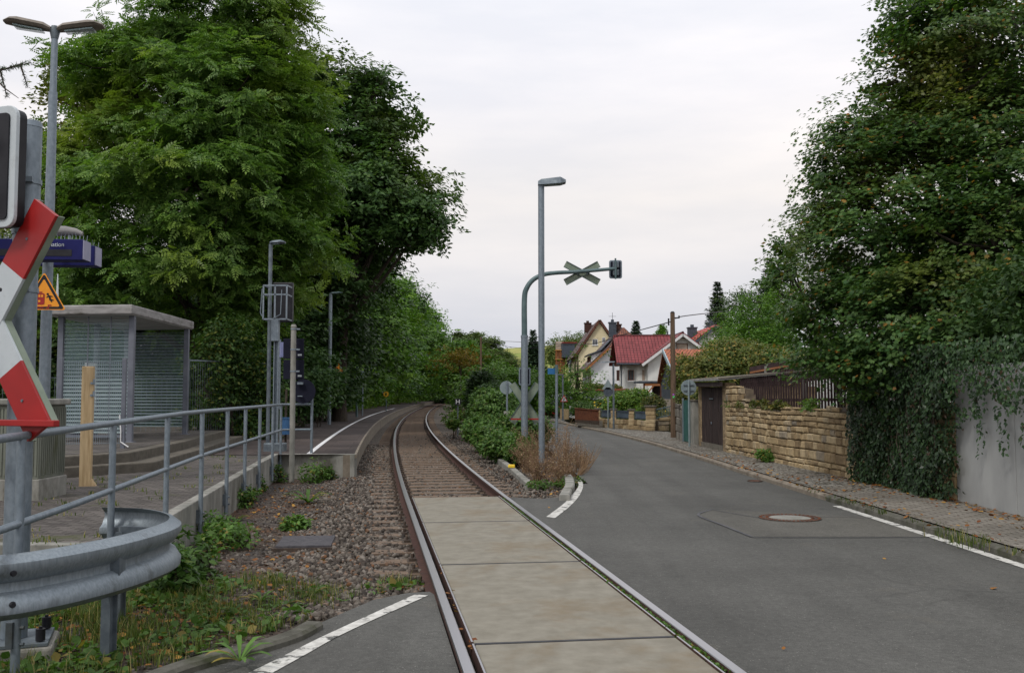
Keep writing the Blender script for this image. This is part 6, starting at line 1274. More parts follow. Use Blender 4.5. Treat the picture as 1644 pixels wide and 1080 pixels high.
# --- narrow white house with dark roof further left, timber balcony tower
Y3 = 145.0; root = thing('house', 'narrow white house with dark roofs half hidden behind the yellow house', 'house', (X(920,Y3),150,.2)); xe, xr_ = X(910,Y3), X(931,Y3)
mb = MB(); mb.slab([(xe+1.0,Y3,.2),(xr_,Y3,.2),(xr_,Y3,Z(556,Y3)),(xr_-.4,Y3,Z(556,Y3)),(xe+1.0,Y3,Z(580,Y3))], (0,1,0), 8); mb.build('wall', M['white_wall'], root, world=True)
roofplane(root, [(xe+.6,Y3-.3,Z(583,Y3)),(xr_+.4,Y3-.3,Z(553,Y3)),(xr_+.4,153,Z(553,Y3)),(xe+.6,153,Z(583,Y3))], 'slate', (0,1,0), .25)
mb = MB(); mb.box((X(913,148),150,Z(562,148)),(1.9,4,2.2)); mb.build('dormer', M['slate'], root, world=True); window(root, (X(918,Y3),Y3-.02,Z(590,Y3)),.9,1.3,FACE); window(root, (X(924,Y3),Y3-.02,Z(572,Y3)),.9,1.0,FACE)
mb = MB(); mb.box((X(915,148),150,Z(562,148)+1.15),(2.3,4.4,.2)); mb.build('dormer_roof', M['tile_bright'], root, world=True)
Y4 = 150.0; root = thing('balcony_tower', 'orange timber balcony tower in front of the hill left of the far houses', 'balcony tower', (X(899,Y4),Y4,.2)); x0, x1 = X(893.5,Y4), X(906.5,Y4); mb = MB()
for x in (x0,(x0+x1)/2,x1): 
    for yy_ in (Y4,Y4+2.2): mb.beam((x,yy_,.2),(x,yy_,Z(561,Y4)),.14,.14)
mb.build('posts', M['wood_beam'], root, world=True); wy_ = pm('orange_fascia', (.38,.19,.05), (.5,.27,.08), 3, .7)
for py in (562,576.5,592,606): mb = MB(); mb.box(((x0+x1)/2,Y4+1.1,Z(py,Y4)), (x1-x0+.3,2.5,.14)); mb.build('floor_slab' if py > 562 else 'roof', wy_, root, world=True)
for py in (573,588,603):
    mb = MB()
    for i in range(9): x = x0+(x1-x0)*i/8; mb.beam((x,Y4-.05,Z(py+3,Y4)),(x,Y4-.05,Z(py+3,Y4)+1.0),.07,.05)
    mb.beam((x0,Y4-.05,Z(py+3,Y4)+1.0),(x1,Y4-.05,Z(py+3,Y4)+1.0),.1,.08); mb.build('balustrade', M['wood_beam'], root, world=True)
mb = MB(); mb.box(((x0+x1)/2,Y4+2.5,5), (x1-x0,.3,10)); mb.build('back_wall', M['beige_wall'], root, world=True)
# --- house with bright red roof at the right
Y5 = 98.0; root = thing('house', 'cream house with bright red roof behind the right-hand shrubs', 'house', (X(1150,Y5),103,.3)); xap, zap = X(1152,Y5), Z(523,Y5); xe, ze1 = X(1116,Y5), Z(549,Y5); xe2 = 2*xap-xe
mb = MB(); mb.slab([(xe+.5,Y5+.3,.3),(xe2-.5,Y5+.3,.3),(xe2-.5,Y5+.3,ze1+.1),(xap,Y5+.3,zap-.15),(xe+.5,Y5+.3,ze1+.1)], (0,1,0), 11); mb.build('wall', M['cream'], root, world=True)
roofplane(root, [(xe-.2,Y5,ze1-.15),(xap,Y5,zap),(xap,112,zap),(xe-.2,112,ze1-.15)], 'tile_bright', (0,1,0), .16); roofplane(root, [(xap,Y5,zap),(xe2+.2,Y5,ze1-.15),(xe2+.2,112,ze1-.15),(xap,112,zap)], 'tile_bright', (0,1,0), .16)
mb = MB()
for s in (xe-.2, xe2+.2): mb.beam((xap,Y5-.05,zap-.05),(s,Y5-.05,ze1-.2),.05,.24)
mb.build('verge_board', M['slate'], root, world=True); chimney(root, (X(1118,102),104,Z(540,102)), .9, 1.0, 'slate'); chimney(root, (X(1152,103),106,zap-.2), .9, 1.0, 'slate')
# --- flat garage with green roof
Y6 = 72.0; root = thing('garage', 'low cream garage with red edge and planted roof behind the garden', 'garage', (X(965,Y6),75,.3)); x0, x1 = X(944,Y6), X(1000,Y6); zt_ = Z(627,Y6)
mb = MB(); mb.box(((x0+x1)/2,Y6+3,(zt_+.2)/2), (x1-x0,5.8,zt_-.2)); mb.build('wall', M['cream'], root, world=True); mb = MB(); mb.box(((x0+x1)/2-.3,Y6+2.9,zt_+.08), (x1-x0+1.4,6.6,.14)); mb.build('roof', pm('red_roof_edge', (.2,.04,.03), (.28,.06,.045), 3, .6), root, world=True); mb = MB(); mb.box((X(955,Y6),Y6+.05,1.1), (1.4,.1,1.4)); mb.build('door', M['wtrim'], root, world=True)
# hidden upper house roof behind the maple at the right
root = thing('house', 'house with brown roof just showing through the big maple at the right', 'house', (X(1500,28),30,1.1)); 
mb = MB(); mb.box((14.5,31,3.6), (8,7,5.2)); mb.build('wall', M['cream'], root, world=True)
# low gate pillar wall, flower garden, parked car
root = thing('garden_wall', 'low white garden wall behind the far thin lamp', 'wall', (3.5,58,.07)); mb = MB(); a, b_ = G(914,670,.1), G(928,672,.1); mb.slab([a,b_,b_+Vector((0,0,.75)),a+Vector((0,0,.75))], (.2,1,0), .2); mb.build('wall', M['white_wall'], root, world=True); mb = MB(); mb.slab([G(899,672,.1),G(913,673,.1),G(913,673,.1)+Vector((0,0,.6)),G(899,672,.1)+Vector((0,0,.6))], (.2,1,0), .25); mb.build('stone_end', M['sandstone'], root, world=True)
def car(label, c, rz, mat):
    root = thing('parked_car', label, 'car', c, rz); prof = [(-2.1,.35),(-2.15,.7),(-1.6,.92),(-.95,1.0),(-.35,1.38),(.9,1.42),(1.55,1.02),(2.05,.95),(2.12,.4)]; mb = MB(); v = []
    for s in (-1,1): v += [(x, s*(.82 if z < 1.05 else .66), z) for x, z in prof]
    n = len(prof); mb.add(v, [tuple(range(n-1,-1,-1)), tuple(range(n,2*n))]+[(i,(i+1)%n,n+(i+1)%n,n+i) for i in range(n)]); mb.build('body', mat, root, bevel=.06)
    for s in (-1,1): mb = MB(); mb.slab([(-.8,s*.80,1.0),(1.35,s*.80,1.02),(.85,s*.69,1.34),(-.35,s*.69,1.32)], (0,s,0), .02); mb.build('window', M['glass'], root)
    mb = MB(); mb.slab([(-1.0,-.62,1.04),(-1.0,.62,1.04),(-.42,.58,1.36),(-.42,-.58,1.36)], (-1,0,.8), .02); mb.build('windscreen', M['glass'], root)
    for x in (-1.35,1.3):
        for s in (-1,1): mb = MB(); mb.tube([(x,s*.68,.31),(x,s*.86,.31)], .31, 18); wh = mb.build('wheel', M['black'], root); mb = MB(); mb.tube([(x,s*.85,.31),(x,s*.875,.31)], .19, 14); mb.build('rim', M['galv'], wh)
    return root
m_, t_, b_ = base('silver_car_paint', .25, .5, .6); b_.inputs['Base Color'].default_value = (.45,.48,.5,1)
car('silver parked car in the driveway behind the far lamps and flowers', (X(921,67),67.0,.36), R(200), m_)

# ================================================================== TREES AND PLANTS
def E(x, y, z, rx, ry, rz): return (x, y, z, rx, ry, rz)
# big ash behind the shelter
tree('ash_tree', 'tallest ash tree with feathery leaves towering behind the waiting shelter', 'tree', (X(320,31),31.5,.3),
  [bl(310,60,31,115,115),bl(385,20,30.5,90,80),bl(250,150,31,120,110),bl(360,170,29.5,130,110),bl(430,190,30.5,75,95),bl(200,260,30.5,105,100),bl(310,290,28.8,140,90),bl(415,300,30,95,90),bl(150,360,31,75,90),bl(240,390,29.2,110,70),bl(360,400,29,110,70),bl(455,390,30,60,80),bl(170,460,30,70,55),bl(300,470,30.5,90,50),bl(395,470,30.5,60,40),bl(465,250,31.5,52,85),bl(200,110,31.5,70,55)],
  5200, 11, .28, 'frond', .42, M['ash'], trunk_r=.30, twigs=220, kw=dict(inner=.15, droop=.15, flat=.4, outw=.45, updir=.85, rnd=.4, holes=.9, bough=(13,.55)))
tree('yellowing_tree', 'loose yellowish tree at the far left behind the lamp post', 'tree', (X(110,36),36,.3), [bl(150,130,36,75,60),bl(110,210,36,65,75),bl(95,300,36,60,80),bl(80,400,36,80,90),bl(175,90,36.5,40,40),bl(60,500,36,90,90),bl(170,230,37,80,100),bl(120,560,36,90,70)],
  1300, 18, .5, 'leaf', .22, M['ash_y'], trunk_r=.2, twigs=150, kw=dict(inner=.1, holes=.45, flat=.7))
# dark spreading tree leaning over the track
tree('spreading_tree', 'dark broadleaf tree spreading over the platform with a long low limb to the right', 'tree', (X(545,46),46,.3),
  [bl(520,120,46,45,38),bl(600,165,45.5,42,46),bl(555,220,46,70,85),bl(612,265,45,44,48),bl(600,310,45,100,45),bl(645,322,44,36,36),bl(678,360,43.5,20,12),bl(625,345,44,38,30),bl(505,330,46,70,80),bl(560,380,47,70,40),bl(650,375,44.5,40,14),bl(675,342,44,20,20),bl(575,130,46,35,30),bl(475,190,47,45,80)],
  3800, 22, .42, 'leaf', .27, M['oak'], trunk_r=.32, twigs=160, kw=dict(inner=.2, outw=.6, updir=.9, rnd=.4, bough=(12,.7)))
# dark wood below and along the platform
def fwd(label, cat, pxc, Y, specs, n, mat, size=.28, name='broadleaf_tree', tr=.55, lpt=20, group=None, leaf='leaf', tw=40, kw=None):
    return tree(name, label, cat, (X(pxc,Y),Y,.25), [bl(a,b,c,d,e_) for a,b,c,d,e_ in specs], n, lpt, tr, leaf, size, M[mat], group, .22, tw, kw or dict(inner=.22, updir=.9, rnd=.45, bough=(9,.55*Y/45)))
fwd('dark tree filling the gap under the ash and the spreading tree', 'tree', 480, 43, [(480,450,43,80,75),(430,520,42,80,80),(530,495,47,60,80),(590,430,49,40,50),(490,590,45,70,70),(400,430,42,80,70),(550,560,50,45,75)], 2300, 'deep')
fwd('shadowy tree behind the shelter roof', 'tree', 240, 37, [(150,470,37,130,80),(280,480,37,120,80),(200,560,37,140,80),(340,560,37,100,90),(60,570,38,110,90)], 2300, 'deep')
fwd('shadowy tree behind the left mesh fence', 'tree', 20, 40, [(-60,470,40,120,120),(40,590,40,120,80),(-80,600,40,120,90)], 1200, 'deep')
# row of trees beside the platform curve: three kinds built once, then copied
rowlab = ['bright green tree right of the dark woods, first of the row along the curve', 'second tree of the row along the curve, just right of the platform lamp', 'third tree of the row along the curve, behind the yellow speed sign', 'fourth tree of the row along the curve', 'fifth tree of the row along the curve', 'sixth tree of the row, where the track starts to vanish', 'seventh tree of the row, near the far end of the curve','eighth tree of the row, above the letter board','ninth tree of the row, farthest round the curve','tenth tree of the row, hidden mostly by its neighbours']
def proto(name, seed, h, r, mat, n=1900, size=.28, lpt=18, tr=.5):
    rnd = random.Random(seed); bls = []
    for i in range(11):
        f = rnd.uniform(.12,1); a = rnd.uniform(0,6.28); q = r*.55*math.sin(pi*min(1,f*.8+.2))*rnd.uniform(.5,1.15)*(.5+.5*f); s = r*rnd.uniform(.38,.58)*(.65+.35*f)
        bls.append((q*cos(a), q*sin(a), h*(.15+.70*f), s, s, s*rnd.uniform(.8,1.15)))
    bls.append((0,0,h*.85,r*.42,r*.42,h*.15)); bls.append((0,0,h*.3,r*.5,r*.5,h*.25))
    return tree(name, 'x', 'tree', (0,0,0), bls, n, lpt, tr, 'leaf', size, M[mat], None, .25, 50, dict(inner=.2, updir=.9, rnd=.4, bough=(10,.6)))
pA = proto('row_tree', 1, 10, 4.2, 'forest'); pB = proto('row_tree', 2, 11, 4.4, 'forest'); pC = proto('row_tree', 5, 9, 4.0, 'deep', 1700)
def put(p, label, x, y, z, s, rz, group, sx=1, first=False):
    o = p if first else copy_tree(p); o.location = (x,y,z); o.scale = (s*sx, s*sx, s); o.rotation_euler = (0,0,rz); tag(o, label, 'tree', group); return o
GR = 'trees in a row beside the platform curve'
spec = [(pC,50,-7.2,1.15,1.0),(pA,58,-7.4,1.34,.95),(pA,69,-6.2,1.45,.95),(pC,82,-6.3,1.45,1.05),(pB,95,-6.0,1.35,1.1),(pA,111,-5.8,1.6,1.05),(pC,128,-5.8,1.8,1.05),(pB,150,-5.8,1.65,1.1),(pA,172,-5.6,1.85,1.1),(pB,196,-4.8,1.8,1.2)]
used = set()
for i, (p, y, off, s, sx) in enumerate(spec):
    q = trk(y, off); put(p, rowlab[i], q.x, q.y, .2, s, i*1.3, GR, sx, first=(id(p) not in used)); used.add(id(p))
GR2 = 'second row of trees further back from the track'
back = ['tree behind the first gap of the row', 'tree behind the middle of the row', 'tree behind the dark end of the row', 'tree farthest back in the second row', 'tree closing the view beyond the vanishing track', 'tree left of the vanishing rails', 'tree right of the vanishing rails']
for i, (p, x, y, s, sx) in enumerate([(pC,-15.5,58,1.0,1.2),(pA,-17.5,78,1.15,1.2),(pC,-19,104,1.3,1.3),(pB,-21,140,1.5,1.4),(pC,-13,236,1.4,1.6),(pA,-22,215,1.5,1.5),(pC,-4,245,1.3,1.6)]): put(p, back[i], x, y, 0, s, 2+i, GR2, sx)
# low undergrowth along the trees' feet
for i, (px_, Y, rx, ry, py, lab) in enumerate([(345,26.6,50,55,590,'light green creeper mound hanging over the bar fence'),(405,27.6,42,50,640,'creeper growing through the right end of the bar fence')]):
    Yb = Y; shrub('creeper', lab, 'creeper', [bl(px_,py,Y,rx,ry),bl(px_+25,py-45,Y,40,40),bl(px_-10,py+45,Y,55,50)], 620, 16, .3, 'leaf', .13, M['creeper'], kw=dict(droop=.35, inner=.15, holes=.75), z0=.3)
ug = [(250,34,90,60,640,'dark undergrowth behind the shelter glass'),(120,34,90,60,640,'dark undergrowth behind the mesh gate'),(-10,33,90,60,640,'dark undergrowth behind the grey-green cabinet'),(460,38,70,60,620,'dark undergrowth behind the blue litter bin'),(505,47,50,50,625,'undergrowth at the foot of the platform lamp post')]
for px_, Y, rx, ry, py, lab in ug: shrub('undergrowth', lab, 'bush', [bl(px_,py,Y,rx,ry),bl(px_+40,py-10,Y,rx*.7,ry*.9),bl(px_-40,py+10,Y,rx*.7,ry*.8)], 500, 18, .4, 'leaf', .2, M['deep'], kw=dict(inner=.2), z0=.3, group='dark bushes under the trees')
hl = ['low bushes where the row begins', 'low bushes behind the grey verge post', 'low bushes behind the yellow speed sign', 'low bushes past the speed sign', 'low bushes on the inside of the curve', 'low bushes near the platform far end', 'low bushes at the farthest end of the platform']
sp0 = None
for i, y in enumerate((56, 68, 82, 98, 118, 140, 170)):
    q = trk(y, -7.3-.012*y)
    if sp0 is None: sp0 = shrub('trackside_bush', hl[0], 'bush', [(q.x,q.y,1.1,2.8,4.5,1.4),(q.x-.5,q.y+4,1.5,2.6,4,1.6),(q.x,q.y-4,.9,2.2,3,1.2)], 900, 18, .45, 'leaf', .22, M['forest'], z0=.25, group='low bushes at the feet of the tree row'); o = sp0
    else: o = copy_tree(sp0); o.location = (q.x, q.y, .25); o.scale = (1+.1*i, 1.2+.2*i, 1+.15*i); o.rotation_euler = (0,0,.15)
    tag(o, hl[i], 'bush', 'low bushes at the feet of the tree row')
# trees between the track and the village
fwd('tree with an orange autumn patch at the vanishing track', 'tree', 755, 150, [(745,590,150,30,40),(735,570,150,20,25),(765,600,150,25,30)], 700, 'forest', .5, 'autumn_tree', .8, 16)
fwd('small orange-yellow autumn tree in front of the row of distant trees', 'tree', 740, 140, [(741,576,140,9,10),(735,570,140,6,7)], 160, 'autumn', .35, 'autumn_tree', .5, 14, tw=0)
far = ['distant olive tree right of the vanishing track', 'second distant olive tree before the hill', 'distant tree carrying the skyline left of the arching mast', 'distant tree just left of the arching mast', 'low distant tree before the dry meadow', 'distant tree right of the tall street lamp', 'distant tree below the balcony tower']
fp = proto('far_tree', 8, 10, 4.8, 'far', 2600, .36)
for i, (px_, Y, h_, sx) in enumerate([(752,190,15,1.0),(774,200,15.5,1.0),(795,205,12.5,1.05),(812,190,9.5,1.0),(835,170,6.5,1.1),(872,150,6,1.1),(893,140,5,1.0)]): put(fp, far[i], X(px_,Y), Y, 0, h_/10.3, i*1.1, 'distant trees before the meadow hill', sx, first=(i==0))
fwd('leafy tree behind the round grey sign', 'tree', 800, 60, [(785,620,60,32,26),(812,606,62,28,24),(770,645,58,26,24),(850,622,62,26,28),(868,612,64,16,24)], 1000, 'forest', .22, tr=.45, lpt=18)
fwd('leafy tree behind the tall street lamp', 'tree', 890, 70, [(878,635,70,18,24),(892,622,72,14,16)], 500, 'bush', .2, tr=.45, lpt=16)
fwd('slender tree before the yellow house', 'tree', 925, 66, [(925,600,66,12,18),(932,625,66,18,22),(915,640,66,22,22),(945,645,66,16,18),(925,570,66,6,16)], 520, 'forest', .17, tr=.4, lpt=16)
conifer('spruce', 'slim dark spruce between the arching mast and the tall street lamp', (X(856,150),150,0), Z(529,150), 3.3, n=34, sz=.55, dens=1.5)
conifer('spruce', 'broad dark spruce behind the red tiled roof', (X(1022,130),130,0), Z(514,130), 3.0, n=40, sz=.5, dens=1.7)
fwd('narrow green cypress top above the red tiled roof', 'tree', 1062, 125, [(1062,530,125,4,9),(1062,545,125,7,14),(1057,548,125,5,10),(1063,570,125,8,20)], 260, 'forest', .35, 'cypress', .4, 18, tw=0, kw=dict(inner=.3))
conifer('spruce', 'tall dark spruce right of the bright red roof', (X(1154,110),110,0), Z(450,110), 3.4, n=44, sz=.45, dens=1.7)
conifer('spruce', 'dark spruce partly behind the maple edge', (X(1240,70),70,0), Z(412,70), 2.6, n=40, sz=.4, dens=1.6)
fwd('thin dark pine crown between the two spruces', 'tree', 1195, 90, [(1190,495,90,22,22),(1205,480,90,18,18),(1178,520,90,18,18)], 420, 'oak', .25, tr=.5, lpt=14)
fwd('rounded green tree behind the hedge', 'tree', 1215, 62, [(1215,520,62,40,45),(1200,560,60,45,35),(1245,540,60,40,60),(1175,555,64,20,20),(1270,470,64,30,70)], 1300, 'forest', .2, tr=.4, lpt=18)
fwd('small round tree beside the bright red roof', 'tree', 1170, 78, [(1172,545,78,14,16)], 160, 'light_bush', .2, tr=.4, lpt=16)
fwd('dark tree standing right behind the vanishing track', 'tree', 733, 205, [(700,615,205,40,30),(745,625,205,40,22),(720,635,200,40,14),(770,630,205,30,18)], 900, 'deep', .5, tr=.8, lpt=18)
# hill woods
for i, (px_, Y, w_, py, lab) in enumerate([(897,420,16,560,'bluish clump of trees on the hill above the balcony tower'),(915,430,20,556,'bluish wood on the hill crest behind the yellow house'),(935,440,18,552,'bluish trees on the crest hidden by the yellow roof')]):
    fwd(lab, 'tree', px_, Y, [(px_,py+4,Y,w_,12),(px_+6,py-2,Y,w_*.6,9)], 500, 'far', 1.0, 'hill_tree', 1.5, 14, 'bluish trees on the hill crest', tw=0)
# hedge and shrubs on the right
shrub('hedge', 'large yellow-green shrub above the shed, right of the orange roof', 'bush', [bl(1140,600,37,45,35),bl(1180,575,38,55,32),bl(1225,585,37,50,35),bl(1100,600,38,28,30),bl(1120,640,36,30,30),bl(1260,600,36,40,40)], 2000, 18, .28, 'leaf', .13, M['hedge'], kw=dict(outw=.8, updir=.5, holes=.85), z0=.8)
shrub('garden_bush', 'large leafy green shrub behind the golden garden wall', 'bush', [bl(1000,655,48,28,26),bl(1025,650,47,26,26),bl(1045,668,45,25,18),bl(985,668,48,20,20)], 1100, 18, .25, 'leaf', .14, M['light_bush'], z0=.3, kw=dict(updir=.9, outw=.5))
shrub('garden_bush', 'reddish shrub with yellow blossoms right in the garden', 'bush', [bl(1050,655,44.5,18,20),bl(1062,672,43.5,20,12)], 420, 16, .2, 'leaf', .11, M['hedge'], z0=.3, extra=('flower_y', 26, .07, 3))
shrub('flower_bush', 'bush with bright yellow flowers beside the low garage', 'bush', [bl(966,655,58,14,12),bl(957,662,57,8,8)], 300, 16, .2, 'leaf', .13, M['bush'], z0=.3, extra=('flower_y', 60, .14, 4))
shrub('flower_bush', 'violet-blue flowers below the yellow flower bush', 'flowers', [bl(963,664,54,6,6)], 70, 12, .15, 'leaf', .1, M['bush'], z0=.3, extra=('flower_b', 40, .1, 4), stems=4)
shrub('garden_bush', 'low rounded garden bushes behind the rust-brown panel', 'bush', [bl(935,654,58,14,9),bl(948,660,54,12,9),bl(925,660,60,8,8)], 380, 16, .2, 'leaf', .13, M['bush'], z0=.3)
shrub('rose_bush', 'red rose bush left of the far thin lamp', 'bush', [bl(897,660,62,7,6),bl(885,660,64,8,7)], 220, 14, .2, 'leaf', .12, M['bush'], z0=.2, extra=('flower_r', 46, .14, 4))
shrub('rose_bush', 'pink flowers at the far end of the footway', 'flowers', [bl(881,654,72,8,6)], 160, 14, .2, 'leaf', .12, M['bush'], z0=.2, extra=('flower_p', 60, .14, 3))
shrub('roof_plants', 'yellow-green plants growing on the low garage roof', 'plants', [bl(952,620,73,16,4),bl(975,622,73,18,3),bl(990,622,73,8,5)], 260, 14, .25, 'leaf', .15, M['hedge'], z0=Z(627,72)+.1, stems=3)
# ivy and creeper over the right wall
def ivy(name, label, n, fn, mat='ivy', size=.075, leaf='leaf', cat='ivy'):
    P = []; 
    while len(P) < n:
        y = random.uniform(11.2, 17.1); z = random.uniform(.05, 2.3); o = fn(y, z)
        if o is None: continue
        x = float(np.interp(y, [11,13.7,17.1], [6.20,6.24,6.08])); P.append((x-o*random.random()**.5-.01, y+random.gauss(0,.02), z))
    P = np.array(P); Nn = np.tile([-1.,-.35,.45], (len(P),1))+rng.normal(0,.5,(len(P),3)); root = thing(name, label, cat, (6.1,14,.1)); P -= np.array(root.location)
    bulk('leaves', P, Nn, size*rng.uniform(.6,1.4,len(P)), leaf, M[mat], root, spin=np.tile([0,-.3,-1.],(len(P),1))+rng.normal(0,.5,(len(P),3))); return root
def f1(y, z):
    if y < 13.35: return None
    e = 14.0+.25*math.sin(z*7)+.2*math.sin(z*17); 
    if y < e and random.random() < .6*(e-y)/.6+.1: return None
    if y > 16.85 and z < 1.75: return None
    return .16+.16*math.sin(y*2.3+z*1.7)*.5+.15*max(0, min(1, (z-.0)/1.8))+.05*math.sin(y*9)*math.sin(z*8)
rt = ivy('ivy', 'dense dark ivy curtain covering the wall between pillar and concrete', 17000, f1, size=.068)
mb = MB()
for i in range(40): y = random.uniform(13.8,16.9); z = random.uniform(.1,1.0); mb.tube([(6.08-6.1,y-14,z-.1),(6.0-6.1,y-14+random.uniform(-.2,.2),z+.5),(6.05-6.1,y-14+random.uniform(-.2,.2),z+1.1)], [.012,.008,.005], 4, cap=False)
mb.build('stems', M['bark'], rt)
strands = [(y, random.uniform(.6,1.75)) for y in np.arange(11.2,14.0,.14)]
def f2(y, z):
    top = 1.58+.14*math.sin(y*3.1)+.08*math.sin(y*8)
    if z > top: return .28
    for ys, zb in strands:
        if abs(y-ys-.05*math.sin(z*9+ys*7)) < .022+.07*max(0,(z-zb)/.9)**2 and z > zb: return .10+.1*max(0,z-1.1)
    return None
ivy('ivy', 'ivy strands hanging down over the pale concrete wall', 4800, f2, size=.062)
# big maple at the right and its neighbour
tree('maple_tree', 'huge dense maple with a few orange leaves leaning over the right walls', 'tree', (9.3,17.5,1.1),
  [bl(1480,330,17,160,150),bl(1400,400,16.6,110,110),bl(1390,500,16.2,100,90),bl(1345,420,16.8,42,90),bl(1340,500,16.6,70,60),bl(1370,270,17,75,75),bl(1365,210,17.2,36,32),bl(1470,200,17,70,70),bl(1440,130,17.2,45,40),bl(1540,130,17,90,80),bl(1610,230,16,120,130),bl(1600,400,15.2,130,130),bl(1500,500,15.4,130,90),bl(1640,60,16.5,120,110),bl(1560,40,16.2,90,80),bl(1362,290,17,45,75),bl(1400,190,17,60,55),bl(1452,95,17,32,45),bl(1490,30,17.2,62,50),bl(1468,10,17.3,28,24),bl(1600,540,14.6,110,80),bl(1470,570,15.8,110,55),bl(1380,570,16.5,70,35),bl(1700,330,15,130,160),bl(1325,340,17,26,40),bl(1700,500,14.2,100,110),bl(1310,550,17,26,30)],
  13000, 15, .19, 'maple', .098, M['maple'], trunk_r=.26, twigs=150, trunk_h=5.2, kw=dict(inner=.25, flat=.45, outw=.6, updir=.85, rnd=.33, droop=.12, bough=(14,.30)))
tree('thin_branched_tree', 'thin-leaved branches poking out left of the big maple', 'tree', (7.6,22.3,1.1), [bl(1262,430,21,22,18),bl(1238,452,21,20,8),bl(1250,395,21,18,14),bl(1270,500,21,24,30),bl(1272,385,21,18,22)], 170, 10, .22, 'leaf', .11, M['maple'], trunk_r=.08, twigs=120, kw=dict(inner=.1, holes=.4))
shrub('overhanging_shrub', 'dark leafy shrub filling the space under the maple, above the ivy', 'bush', [(6.65,16.2,2.1,.65,1.0,.5),(6.6,15.0,2.1,.65,1.0,.45),(6.75,13.8,2.2,.6,.9,.45),(6.8,12.6,2.25,.6,.9,.42),(6.9,11.4,2.3,.6,.9,.42),(6.75,15.6,1.75,.4,1.4,.3),(6.8,13.0,1.8,.4,1.2,.3),(7.4,15,2.8,1.2,2,.8),(7.4,12.4,2.8,1.2,2,.8)], 1500, 17, .2, 'leaf', .095, M['deep'], z0=1.1)
# growth on top of the golden wall
def wallplants():
    out = []
    for i, (y, h, lab, mt) in enumerate([(24.0,.30,'dry grassy tuft on the wall top below the shed end','hedge'),(22.6,.28,'brownish weeds on the middle of the golden wall top','hedge'),(21.2,.26,'mixed weeds trailing on the golden wall top','hedge'),(19.3,.34,'fresh green shoot hanging over the golden wall near the pillar','light_bush'),(24.9,.26,'weeds growing beside the shed roof','bush')]):
        x = float(np.interp(y,[17.4,25.3],[6.02,5.58]))+.05; zt0 = 1.28
        shrub('wall_plant', lab, 'plant', [(x+.06,y,zt0+.0,.15,.38,h*.6),(x+.02,y+.3,zt0-.02,.12,.3,h*.5)], 42, 13, .10, 'leaf', .085, M[mt], z0=zt0-.05, stems=5, group='plants on the golden wall top')
wallplants()
shrub('weed', 'small green weed at the foot of the golden stone wall', 'plant', [(5.62,21.6,.2,.16,.22,.16)], 70, 12, .09, 'leaf', .07, M['weed'], z0=.07, stems=3)
shrub('wall_plant', 'dry tuft on top of the leaning grey block wall', 'plant', [bl(1098,640,32.2,10,12)], 90, 14, .15, 'leaf', .09, M['hedge'], z0=1.3, stems=4)
# brambles between track and street
shrub('bramble_bush', 'dense green bramble thicket beside the track edging, left of the arching mast', 'bush', [bl(765,672,38,16,22),bl(782,652,34,24,30),bl(800,665,30,36,36),bl(775,690,29,30,20),bl(830,690,26.5,30,28),bl(810,715,24.5,32,20),bl(790,705,26,26,20),bl(835,720,23.5,22,18),bl(860,690,27,22,22)], 2800, 18, .19, 'leaf', .105, M['bush'], kw=dict(outw=.8, updir=.6, inner=.2), z0=-.15, stems=40)
shrub('dark_bush', 'darker taller bush at the end of the brambles below the letter board', 'bush', [bl(775,620,48,20,24),bl(790,640,44,24,22),bl(762,640,52,12,18)], 900, 17, .3, 'leaf', .15, M['deep'], z0=-.15)
shrub('low_bush', 'light green fringe of weeds at the track side of the brambles', 'bush', [bl(733,668,44,8,7),bl(728,680,38,8,6)], 200, 14, .15, 'leaf', .11, M['light_bush'], z0=-.2, stems=4)
# dry brown shrub
def dryshrub():
    root = thing('dry_shrub', 'dry reddish-brown shrub of dead stems at the foot of the tall street lamp', 'shrub', (.6,18.6,-.12)); mb = MB(); tips = []
    cs = [(G(px_,py,-.12), h_, r_) for px_, py, h_, r_ in ((815,722,.55,.35),(835,735,.75,.42),(855,750,.85,.5),(880,757,.95,.5),(905,763,1.0,.45),(925,765,.7,.4),(862,775,.45,.3),(900,780,.5,.3),(845,757,.6,.35),(935,758,.5,.3))]
    for c, h_, r_ in cs:
        for k in range(26):
            a = random.uniform(0,6.28); q = random.random()**.7; d = Vector((cos(a)*q*r_*1.2, sin(a)*q*r_, 0)); hh_ = h_*random.uniform(.4,1.2)*(1-.3*q); s = c+d*.25; e_ = c+d+Vector((0,0,hh_)); m_ = (s+e_)/2-d*.15+Vector((0,0,hh_*.08)); pts = [p-Vector(root.location) for p in (s,m_,e_)]; mb.tube(pts, [.0065,.0045,.0022], 4, cap=False)
            for j in range(5): f = random.uniform(.35,1); p = Vector(pts[1]).lerp(Vector(pts[2]), f*2-1) if f > .5 else Vector(pts[0]).lerp(Vector(pts[1]), f*2); t_ = p+Vector((random.gauss(0,.09),random.gauss(0,.09),random.uniform(.05,.2))); mb.tube([p,t_], [.003,.0015], 3, cap=False); tips += [p.lerp(t_,g_) for g_ in (.35,.6,.85,1)]
    for i in range(16): a = G(925,768,-.1); e_ = a+Vector((random.uniform(.1,.55),random.uniform(-.4,.3),random.uniform(.25,.75))); mb.tube([a-Vector(root.location),(a+e_)/2-Vector(root.location)+Vector((.05,0,-.03)),e_-Vector(root.location)], [.007,.005,.002], 4, cap=False)
    mb.build('stems', M['twig'], root, fix=False); T_ = np.array([tuple(t) for t in tips]); T_ = np.repeat(T_, 3, 0)+rng.normal(0,.03,(len(T_)*3,3)); bulk('seed_heads', T_, rng.normal(0,1,T_.shape), .022*rng.uniform(.6,1.4,len(T_)), 'leaf', M['drystem'], root)
dryshrub()
